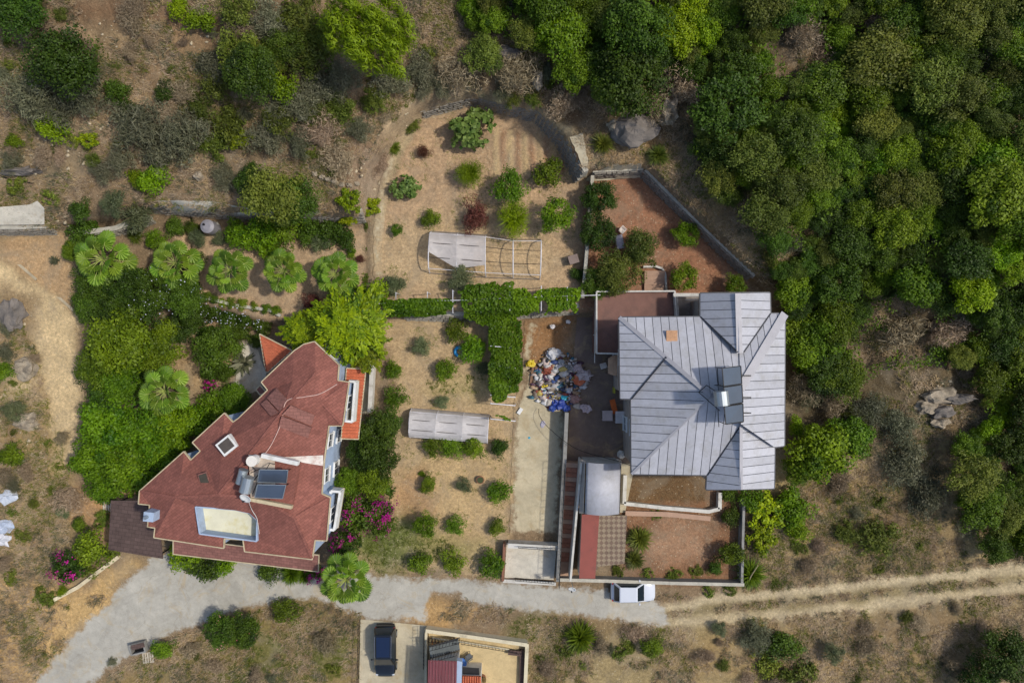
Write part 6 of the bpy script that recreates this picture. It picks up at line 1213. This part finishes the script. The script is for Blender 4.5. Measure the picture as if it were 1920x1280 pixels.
# small flower specks and the bougainvilleas
def bougainvillea(px, py, rpx, label, seed):
    r = rpx*S; q = PG(px, py, r*.8); o = empty('bougainvillea', q, label, 'bougainvillea'); s = r
    g_ = lobed(1, 1.2, 24, 2600, .12, (.22, .38), gap=.12)
    link('foliage', npmesh('foliage', g_[0]*r, g_[1], LM['dark'], [('tint', 'FACE', g_[2])]), o).location = (0, 0, .7*r)
    nl = 26; c = rdir(nl, .15)*rng.uniform(.6, 1, nl)[:, None]; k = rng.integers(0, nl, 300); p = (c[k]*np.array([1, 1, .75])+rng.normal(0, .075, (300, 3)))*r*1.08; f = leaves(p, c[k], .14, .8, .6)
    fo_ = link('flowers', npmesh('flowers', f[0], f[1], LM['pink'], [('tint', 'FACE', f[2])]), o); fo_.location = (0, 0, .78*r); fo_['kind'] = 'stuff'; link('stem', trunk_mesh(.6*r, .06, r*.4, seed), o)
bougainvillea(672, 960, 44, 'magenta bougainvillea beside the lower balcony', 1); bougainvillea(715, 935, 34, 'magenta bougainvillea at the orchard side', 2); bougainvillea(650, 1015, 34, 'magenta bougainvillea above the road palm', 3)
bougainvillea(715, 980, 30, 'sparse magenta bougainvillea at the green patch', 6); bougainvillea(592, 1075, 20, 'small magenta bougainvillea at the porch roof corner', 4); bougainvillea(126, 1062, 34, 'dark magenta bougainvillea alone by the white stone edging', 5); bougainvillea(395, 722, 14, 'small pink flowered shrub beside the clearing palm', 7)
def specks(pxs, m, n, label, name='blossom', sz=.1):
    P_ = []
    for x, y, r, h in pxs:
        for _ in range(n): a = random.random()*6.28; d = r*math.sqrt(random.random()); q = PG(x+d*math.cos(a), y+d*math.sin(a), h); P_.append((q.x, q.y, q.z+h+random.uniform(-.2, .15)))
    v = leaves(np.array(P_), np.tile([0, 0, 1.], (len(P_), 1)), sz, .9, .5); me = npmesh(name, v[0], v[1], LM[m], [('tint', 'FACE', v[2])]); tag(link(name, me), label, name, kind='stuff')
specks([(290, 540, 40, 2.6), (345, 560, 36, 2.4), (390, 583, 24, 1.4), (430, 595, 24, 1.4), (470, 603, 24, 1.3), (265, 575, 36, 2.6)], 'white', 26, 'pale blossoms scattered over the dark flowering hedge')
specks([(410, 1185, 34, 2.1), (455, 1180, 30, 2.0)], 'oleander', 12, 'rose blossoms scattered over the oleander')
# ---- vines on the pergolas
def vine(poly, n, label, m, h=2.05, leaf=.2, thick=.35, gap=.3, o=0):
    w = G(poly, 1.5+2); xs_ = [p[0] for p in w]; ys_ = [p[1] for p in w]; x = rng.uniform(min(xs_), max(xs_), n); y = rng.uniform(min(ys_), max(ys_), n)
    k = (sdist(w, x, y)+(fbm(x, y, 1.2, o)-.5)*1.2 > 0) & (vnoise(x, y, .9, 3+o) > gap); x, y = x[k], y[k]
    z = height(x, y)+h+rng.uniform(-thick, .15, len(x))+(fbm(x, y, 1.5, 9)-.5)*.5; v = leaves(np.stack([x, y, z], 1), np.tile([0, 0, 1.], (len(x), 1)), leaf, .8, .7, np.clip(fbm(x, y, 1.2, 20+o)+rng.normal(0, .15, len(x)), 0, 1))
    rt = empty('grape_vine', (float(x.mean()), float(y.mean()), hz(float(x.mean()), float(y.mean()))), label, 'vine'); ob = npmesh('foliage', v[0]-np.array(rt.location), v[1], LM[m], [('tint', 'FACE', v[2])]); link('foliage', ob, rt)
    for i in range(3): j = int(len(x)*(i+.5)/3); tt = MB(); tt.tube([(x[j]-rt.location.x, y[j]-rt.location.y, -.3), (x[j]-rt.location.x+.1, y[j]-rt.location.y, h)], .04, 5, .02); link('stem', tt.mesh('stem', M_bark), rt)
vine([(716, 562), (860, 560), (860, 588), (720, 592)], 4200, 'thin vine on the pergola end near the round olive', 'bright', gap=.22)
vine([(855, 545), (900, 532), (962, 528), (970, 598), (930, 612), (870, 592)], 5200, 'dense bright vine where the two pergolas meet', 'bright', gap=.12)
vine([(962, 548), (1088, 540), (1086, 582), (968, 592)], 4600, 'vine on the long pergola near the parcel wall', 'bright', gap=.2, o=3)
vine([(918, 600), (978, 600), (980, 715), (965, 735), (915, 712)], 6500, 'dense vine over the upper driveway pergola', 'bright', gap=.08, o=5)
vine([(915, 712), (972, 725), (972, 778), (945, 795), (918, 775)], 3600, 'thinner vine over the lower driveway pergola', 'mid', gap=.32, o=7)
# ---- scattered dry bushes
BANKS = [([(0, 0), (610, 0), (700, 130), (790, 190), (700, 330), (400, 340), (130, 370), (0, 330)], 60, 'hillside above the long rubble wall'), ([(1290, 1190), (1880, 1130), (1800, 1280), (1290, 1280)], 13, 'dry slope below the dirt track'), ([(1430, 1060), (1560, 900), (1660, 880), (1790, 950), (1780, 1040), (1600, 1070)], 13, 'dry grass between wood and dirt track'),
 ([(0, 560), (60, 600), (130, 780), (120, 1050), (0, 1060)], 13, 'bank between dirt track and garden'), ([(800, 90), (1080, 130), (1100, 240), (1010, 200), (890, 165), (780, 180)], 16, 'slope between curved wall and wood'), ([(180, 1250), (330, 1200), (650, 1150), (660, 1275), (200, 1280)], 9, 'verge below the grey road'), ([(1000, 1170), (1200, 1190), (1280, 1270), (1000, 1275)], 12, 'verge beyond the sandy yard'), ([(1485, 690), (1600, 760), (1640, 860), (1480, 760)], 10, 'shade between long gutter and rocks')]
rd2 = random.Random(5)
for poly, nn_, where in BANKS:
    fp2 = [(float(a), float(b_)) for a, b_ in poly]; c_ = 0; got = []
    while c_ < nn_:
        x, y = rd2.uniform(0, 1900), rd2.uniform(0, 1285)
        if sdist(fp2, np.array([x]), np.array([y]))[0] < 0 or any(math.hypot(x-a, y-b_) < 13 for a, b_ in got): continue
        got.append((x, y)); k = rd2.choice(['drybush', 'drybush', 'drybush', 'oliveshrub', 'greyshrub', 'weeds']); c_ += 1
        w_ = {'drybush': 'brown dry twiggy bush', 'oliveshrub': 'small olive green bush', 'greyshrub': 'small silver grey bush', 'weeds': 'small green weed clump'}[k]+' on the '+where
        plant(k, x, y, rd2.uniform(9, 24)*(1.5 if k == 'drybush' else 1), w_, 'bush', 'bush', w_, hk=.6).scale.x *= rd2.uniform(.55, 1.0)
# ---- low hedge on the palm terrace
for i, (x, y, r) in enumerate(((388, 556, 11), (402, 560, 10), (418, 566, 11), (434, 568, 11), (452, 571, 12), (478, 575, 11), (498, 579, 11), (516, 582, 11))):
    plant('citrusdark' if i not in (2, 5) else 'limebush', x, y, r, 'low clipped bush in the row along the palm terrace kerb', 'hedge_bush', 'bush', 'clipped bushes along the palm terrace kerb')
# ---- the wood
FOREST = [(860, -50), (872, 45), (960, 82), (1010, 92), (1085, 95), (1098, 160), (1160, 185), (1215, 178), (1262, 130), (1322, 200), (1290, 280), (1330, 370), (1380, 400), (1430, 470), (1450, 540), (1480, 580), (1480, 700), (1540, 720), (1600, 740), (1655, 700), (1830, 690), (1840, 790), (1790, 830), (1800, 900), (1790, 1000), (1860, 1050), (1990, 1050), (1990, -50)]
HOLES = [(1500, 90, 55), (1190, 238, 50), (1710, 620, 60), (1640, 650, 40), (1775, 760, 55), (1285, 190, 40), (1758, 392, 16), (1640, 40, 24), (1820, 140, 14), (1800, 620, 28)]
fp = [(float(a), float(b_)) for a, b_ in FOREST]; pts_ = []; rd = random.Random(11)
tries = 0
while tries < 16000 and len(pts_) < 298:
    tries += 1; x, y = rd.uniform(850, 1985), rd.uniform(-45, 1050); r = rd.choice([24, 30, 36, 42, 48, 56])
    if tries > 7000: r = rd.choice([18, 22, 26])
    if sdist(fp, np.array([x]), np.array([y]))[0] < r*.55: continue
    if any(math.hypot(x-a, y-b_) < c+r*.55 for a, b_, c in HOLES): continue
    if any(math.hypot(x-a, y-b_) < (r+c)*.58 for a, b_, c, _ in pts_): continue
    pts_.append((x, y, r, 0))
lab = {'darkbroad': 'dark green evergreen tree', 'broad': 'mid green broadleaf tree', 'olivebroad': 'olive toned tree', 'limebroad': 'light yellow green tree', 'brightbroad': 'fresh green tree', 'greyshrub': 'grey half bare bush'}
MARKS = [(1180, 60, 'of the wood above the large flat boulder'), (960, 20, 'of the wood above the curved orchard wall'), (1320, 150, 'of the wood beside the bare bushes'), (1340, 330, 'of the wood above the sloping back yard wall'), (1500, 90, 'round the clearing at the wood top'), (1450, 470, 'of the wood uphill of the narrow back yard'), (1500, 620, 'of the wood facing the long roof gutter'),
 (1700, 620, 'round the brushy clearing of the wood'), (1780, 780, 'next to the rocks of the wood'), (1860, 950, 'of the wood above the dirt track'), (1810, 110, 'around the pale rocks at the wood top'), (1600, 260, 'in the thick of the wood below the top clearing'), (1760, 400, 'around the bare soil spot of the wood'), (1590, 440, 'in the thick of the wood above the brushy clearing'), (1890, 280, 'in the outermost strip of the wood'), (1880, 560, 'of the wood beyond the brushy clearing')]
LIME = [(1300, 40), (1320, 70), (1590, 225), (1850, 520), (1890, 500), (1810, 800), (1590, 190), (1880, 790), (1250, 60)]
for x, y, r, _ in pts_:
    u = rd.random(); k = 'darkbroad' if u < .42 else 'broad' if u < .66 else 'olivebroad' if u < .86 else 'brightbroad' if u < .93 else 'greyshrub'
    if any(math.hypot(x-a, y-b_) < 34 for a, b_ in LIME): k = 'limebroad'
    if x < 1120 and u < .6: k = 'broad'
    if k == 'greyshrub' and r > 40: k = 'olivebroad'
    mk = min(MARKS, key=lambda q: math.hypot(x-q[0], y-q[1]))[2]; lb = lab[k]+(', large, ' if r > 40 else ', small, ' if r < 27 else ' ')+mk
    plant(k, x, y, r*1.12, lb, 'bush' if k == 'greyshrub' else 'tree', 'bush' if k == 'greyshrub' else 'tree', lb, hk=rd.uniform(.8, 1.15)).scale.x *= rd.uniform(.72, 1.15)
# ---- low undergrowth filling the wood between the trunks
x_ = rng.uniform(-6, 47, 150000); y_ = rng.uniform(-20, 32, 150000); kk = H/(H-height(x_, y_)-1); u_, v_ = x_*kk/S+960, 640-y_*kk/S
ok = (sdist(fp, u_, v_) > 6) & (fbm(x_, y_, .6, 91) > .40)
for a, b_, c in HOLES: ok &= np.hypot(u_-a, v_-b_) > c*.8
x_, y_ = x_[ok], y_[ok]; z_ = height(x_, y_)+.3+2.2*fbm(x_, y_, .7, 93)*rng.uniform(.5, 1, len(x_)); lv = leaves(np.stack([x_, y_, z_], 1), np.tile([0, 0, 1.], (len(x_), 1)), .2, .6, .9, np.clip(fbm(x_, y_, .5, 95)+rng.normal(0, .15, len(x_)), 0, 1))
tag(link('undergrowth', npmesh('undergrowth', lv[0], lv[1], LM['mid'], [('tint', 'FACE', lv[2])])), 'tangled green undergrowth filling the gaps of the wood', 'undergrowth', kind='stuff')
# ---- rocks
M_rock = mat('grey_rock', C(124, 116, 108), .92, var=.25, scale=1.2, fine=.25, bump=.6, dirt=C(104, 98, 92)); M_rockp = mat('pale_rock', C(170, 156, 134), .92, var=.3, scale=1.5, fine=.3, bump=.8, dirt=C(96, 84, 68))
def rock(px, py, rx, ry, h, label, m=M_rock, amp=.35, lift=0):
    q = PG(px, py, h*.5); b = MB().blob(q+Vector((0, 0, h*.25)), (rx*S, ry*S, h*.8), px*.13+py, amp, 18, 12); return thing1(b, 'boulder', m, label, 'boulder')
rock(1190, 240, 36, 30, 1.4, 'large flat grey boulder under the wood edge', amp=.22); rock(1152, 235, 12, 10, .8, 'small pale boulder beside the large flat boulder', M_rockp); rock(1255, 205, 16, 22, 1.4, 'pale upright boulder among bare bushes', M_rockp)
rock(950, 98, 26, 10, .9, 'long reddish rock under the trees above the curved wall'); rock(1008, 150, 9, 16, .9, 'pale split rock above the curved wall', M_rockp)
for i, (x, y, a, b_, lb) in enumerate(((1765, 742, 30, 14, 'uppermost slab of the rocks in the wood'), (1795, 748, 26, 10, 'long grey slab at the far end of the rocks'), (1740, 762, 20, 14, 'dark block at the near end of the rocks'), (1768, 772, 22, 12, 'brown block in the middle of the rocks'), (1762, 792, 18, 10, 'lowest pale block of the rocks'), (1812, 745, 18, 7, 'thin pale slab beside the long grey slab'))):
    rock(x, y, a, b_, .8, lb, M_rock if i % 2 else M_rockp)
rock(1815, 50, 9, 8, .8, 'pale rock poking from the wood top', M_rockp); rock(1800, 62, 5, 5, .5, 'tiny pale rock next to the rock at the wood top', M_rockp); rock(1806, 132, 11, 8, .8, 'pale rock below the first pale rock in the wood', M_rockp); rock(1790, 146, 8, 6, .6, 'small pale rock under the second pale rock in the wood', M_rockp)
rock(372, 330, 8, 7, .5, 'round pale stone near the grey shrub', M_rockp); rock(40, 320, 30, 8, .8, 'dark low rock on the hillside by the black hose', amp=.5); rock(20, 590, 22, 30, .8, 'brown rock outcrop beside the dirt track'); rock(46, 690, 22, 20, .7, 'pale limestone outcrop beside the dirt track', M_rockp); rock(46, 790, 22, 16, .6, 'pale outcrop below the blue grey shrub', M_rockp)
cable([PG(-5, 328)+Vector((0, 0, .1)), PG(20, 336)+Vector((0, 0, .1)), PG(50, 342)+Vector((0, 0, .1)), PG(66, 345)+Vector((0, 0, .1))], .05, M_dark, 'black hose lying on the hillside above the concrete ledge', 'hose')
for i, (x, y) in enumerate(((590, 326), (604, 332), (614, 336), (626, 341), (640, 346), (654, 347), (668, 344))):
    rock(x, y, 5, 4, .35, 'pale stone of the curved row above the yellow creeper', M_rockp); 
for o in col.objects:
    if o.get('label') == 'pale stone of the curved row above the yellow creeper': o['group'] = 'row of pale stones above the yellow creeper'
# ---- ground cover: dry grass, weeds, stones, litter (nobody could count them)
def scatter(n, ok, xr=(-46, 47), yr=(-31, 31)):
    x = rng.uniform(*xr, n); y = rng.uniform(*yr, n); k = H/(H-height(x, y)); m = ok(x*k/S+960, 640-y*k/S, x, y); return x[m], y[m]
roadp = [(-60, 1420), (50, 1290), (205, 1118), (285, 1040), (345, 1015), (600, 1050), (760, 1076), (1225, 1112), (1262, 1172), (1060, 1160), (860, 1120), (800, 1180), (600, 1130), (480, 1144), (330, 1190), (165, 1290)]
def wild(px, py, x, y):
    f = lambda p: sdist(p, px, py)
    hill = (sdist(LOW, x, y) < -.3)
    south = (py > 1115) & (px > 165) & (f([(672, 1150), (992, 1170), (992, 1450), (672, 1450)]) < 0)
    east = (px > 1395) & (py > 900); west = (px < 130) & (py > 600)
    m = (hill | south | east | west) & (f(roadp) < 0)
    ty = py-1137+(px-1240)*.104; t2 = py-1166+(px-1260)*.098; m &= ~(((np.abs(ty) < 10) | (np.abs(t2) < 10)) & (px > 1230))
    m &= f([(-60, 470), (-10, 480), (70, 530), (140, 592), (146, 790), (120, 900), (90, 880), (92, 760), (70, 660), (30, 590), (-60, 530)]) < 0; m &= f([(1155, 540), (1480, 540), (1480, 925), (1155, 925)]) < 0
    m &= f([(700, 600), (700, 400), (760, 230), (885, 180), (1020, 200), (1110, 300), (1060, 320), (700, 600)]) < 0
    return m & (fbm(x, y, .35, 31) > .40+.1*(rng.random(len(px))-.5))
def tufts(name, n, ok, hgt, w, per, m, label, cat):
    x, y = scatter(n, ok); k = len(x); z = height(x, y); d = rdir(k*per, .1); d[:, 2] = np.abs(d[:, 2])*.7+.2; b = np.repeat(np.stack([x, y, z], 1), per, 0)+np.column_stack([rng.normal(0, .09, (k*per, 2)), np.zeros(k*per)])
    L = (hgt*rng.uniform(.5, 1.3, k*per))[:, None]; s = np.cross(d, [0, 0, 1.]); s /= np.linalg.norm(s, axis=1)[:, None]; V = np.stack([b-s*w, b+s*w, b+d*L], 1).reshape(-1, 3)
    tt = np.repeat(np.clip(fbm(x, y, .5, 40)+rng.normal(0, .1, k), 0, 1), per)+rng.normal(0, .12, k*per)
    me = npmesh(name, V, np.arange(3*k*per).reshape(-1, 3), LM[m], [('tint', 'FACE', np.clip(tt, 0, 1))]); tag(link(name, me), label, cat, kind='stuff')
tufts('dry_grass', 60000, wild, .36, .02, 8, 'straw', 'straw coloured dry grass on the wild slopes', 'grass')
def patchy(px, py, x, y): return wild(px, py, x, y) & (fbm(x, y, .75, 81) > .53)
tufts('grey_scrub', 45000, patchy, .5, .02, 9, 'silver', 'grey green low scrub in patches on the wild slopes', 'scrub')
def patchy2(px, py, x, y): return wild(px, py, x, y) & (fbm(x, y, .5, 86) > .52)
tufts('olive_scrub', 60000, patchy2, .42, .022, 9, 'olive', 'olive green low scrub in patches on the wild slopes', 'scrub')
tufts('dry_scrub', 60000, wild, .45, .02, 8, 'dry', 'brown grey dry scrub on the wild slopes', 'scrub')
def greenish(px, py, x, y):
    a = np.zeros(len(px), bool)
    for cx, cy, rx, ry in ((730, 1025, 50, 50), (790, 1030, 60, 26), (560, 1220, 110, 70), (430, 1260, 110, 45), (1010, 1185, 55, 35), (1000, 1250, 30, 60), (1650, 1030, 80, 26), (860, 720, 60, 20), (1430, 1000, 60, 70), (1600, 960, 40, 20), (480, 190, 150, 90), (75, 880, 50, 110), (60, 1010, 60, 60)):
        a |= ((px-cx)/rx)**2+((py-cy)/ry)**2 < 1
    return a & (fbm(x, y, .8, 51) > .42) & (py < 1290)
tufts('green_grass', 90000, greenish, .22, .018, 8, 'weed', 'low green grass and weeds in the orchard and on the verge', 'grass')
def bases(px, py, x, y):
    a = np.zeros(len(px), bool)
    for k, cx, cy, r, lb, nme in T:
        if 710 < cx < 1080 and 230 < cy < 1070: a |= (np.hypot(px-cx, py-cy) < r*1.5)
    return a & (fbm(x, y, 1.3, 57) > .5)
tufts('low_weeds', 70000, bases, .14, .016, 6, 'weed', 'low weeds round the feet of the orchard trees', 'weeds')
def bare(px, py, x, y):
    f = lambda p: sdist(p, px, py); orch = (f([(718, 590), (716, 420), (740, 330), (800, 228), (885, 205), (1010, 235), (1060, 300), (1095, 360), (1088, 585)]) > 0) | (f([(712, 602), (975, 598), (950, 1070), (700, 1060), (715, 700)]) > 0)
    return orch & (fbm(x, y, .6, 61) > .42)
tufts('orchard_litter', 15000, bare, .11, .012, 5, 'straw', 'pale straw litter on the orchard soil', 'litter')
def stones(name, n, ok, lo, hi, m, label):
    x, y = scatter(n, ok); k = len(x); z = height(x, y); s = rng.uniform(lo, hi, k)**1.0; b = MB().blob((0, 0, 0), 1, 3, .5, 6, 4); bv = np.array(b.v); nf_ = len(b.f)
    V = (bv[None]*s[:, None, None]*np.stack([rng.uniform(.7, 1.4, k), rng.uniform(.6, 1.2, k), rng.uniform(.4, .7, k)], 1)[:, None, :]+np.stack([x, y, z], 1)[:, None, :]).reshape(-1, 3); F = (np.array(b.f)[None]+(np.arange(k)*len(bv))[:, None, None]).reshape(-1, 4)
    me = npmesh(name, V, F, m); tag(link(name, me), label, 'stones', kind='stuff')
def stony(px, py, x, y):
    a = np.zeros(len(px), bool)
    for cx, cy, rx, ry in ((240, 55, 60, 40), (150, 275, 150, 50), (60, 300, 90, 50), (320, 110, 110, 60), (740, 215, 50, 60), (830, 140, 90, 45), (690, 340, 50, 40), (20, 690, 45, 110), (50, 830, 40, 120), (110, 395, 60, 30), (1760, 760, 80, 50)): a |= ((px-cx)/rx)**2+((py-cy)/ry)**2 < 1
    return a & (fbm(x, y, 1.1, 71) > .45)
stones('stones', 16000, stony, .04, .16, mat('pale_stone', C(196, 180, 150), .9, var=.3, scale=3, fine=.2), 'small pale stones strewn over the bare banks')
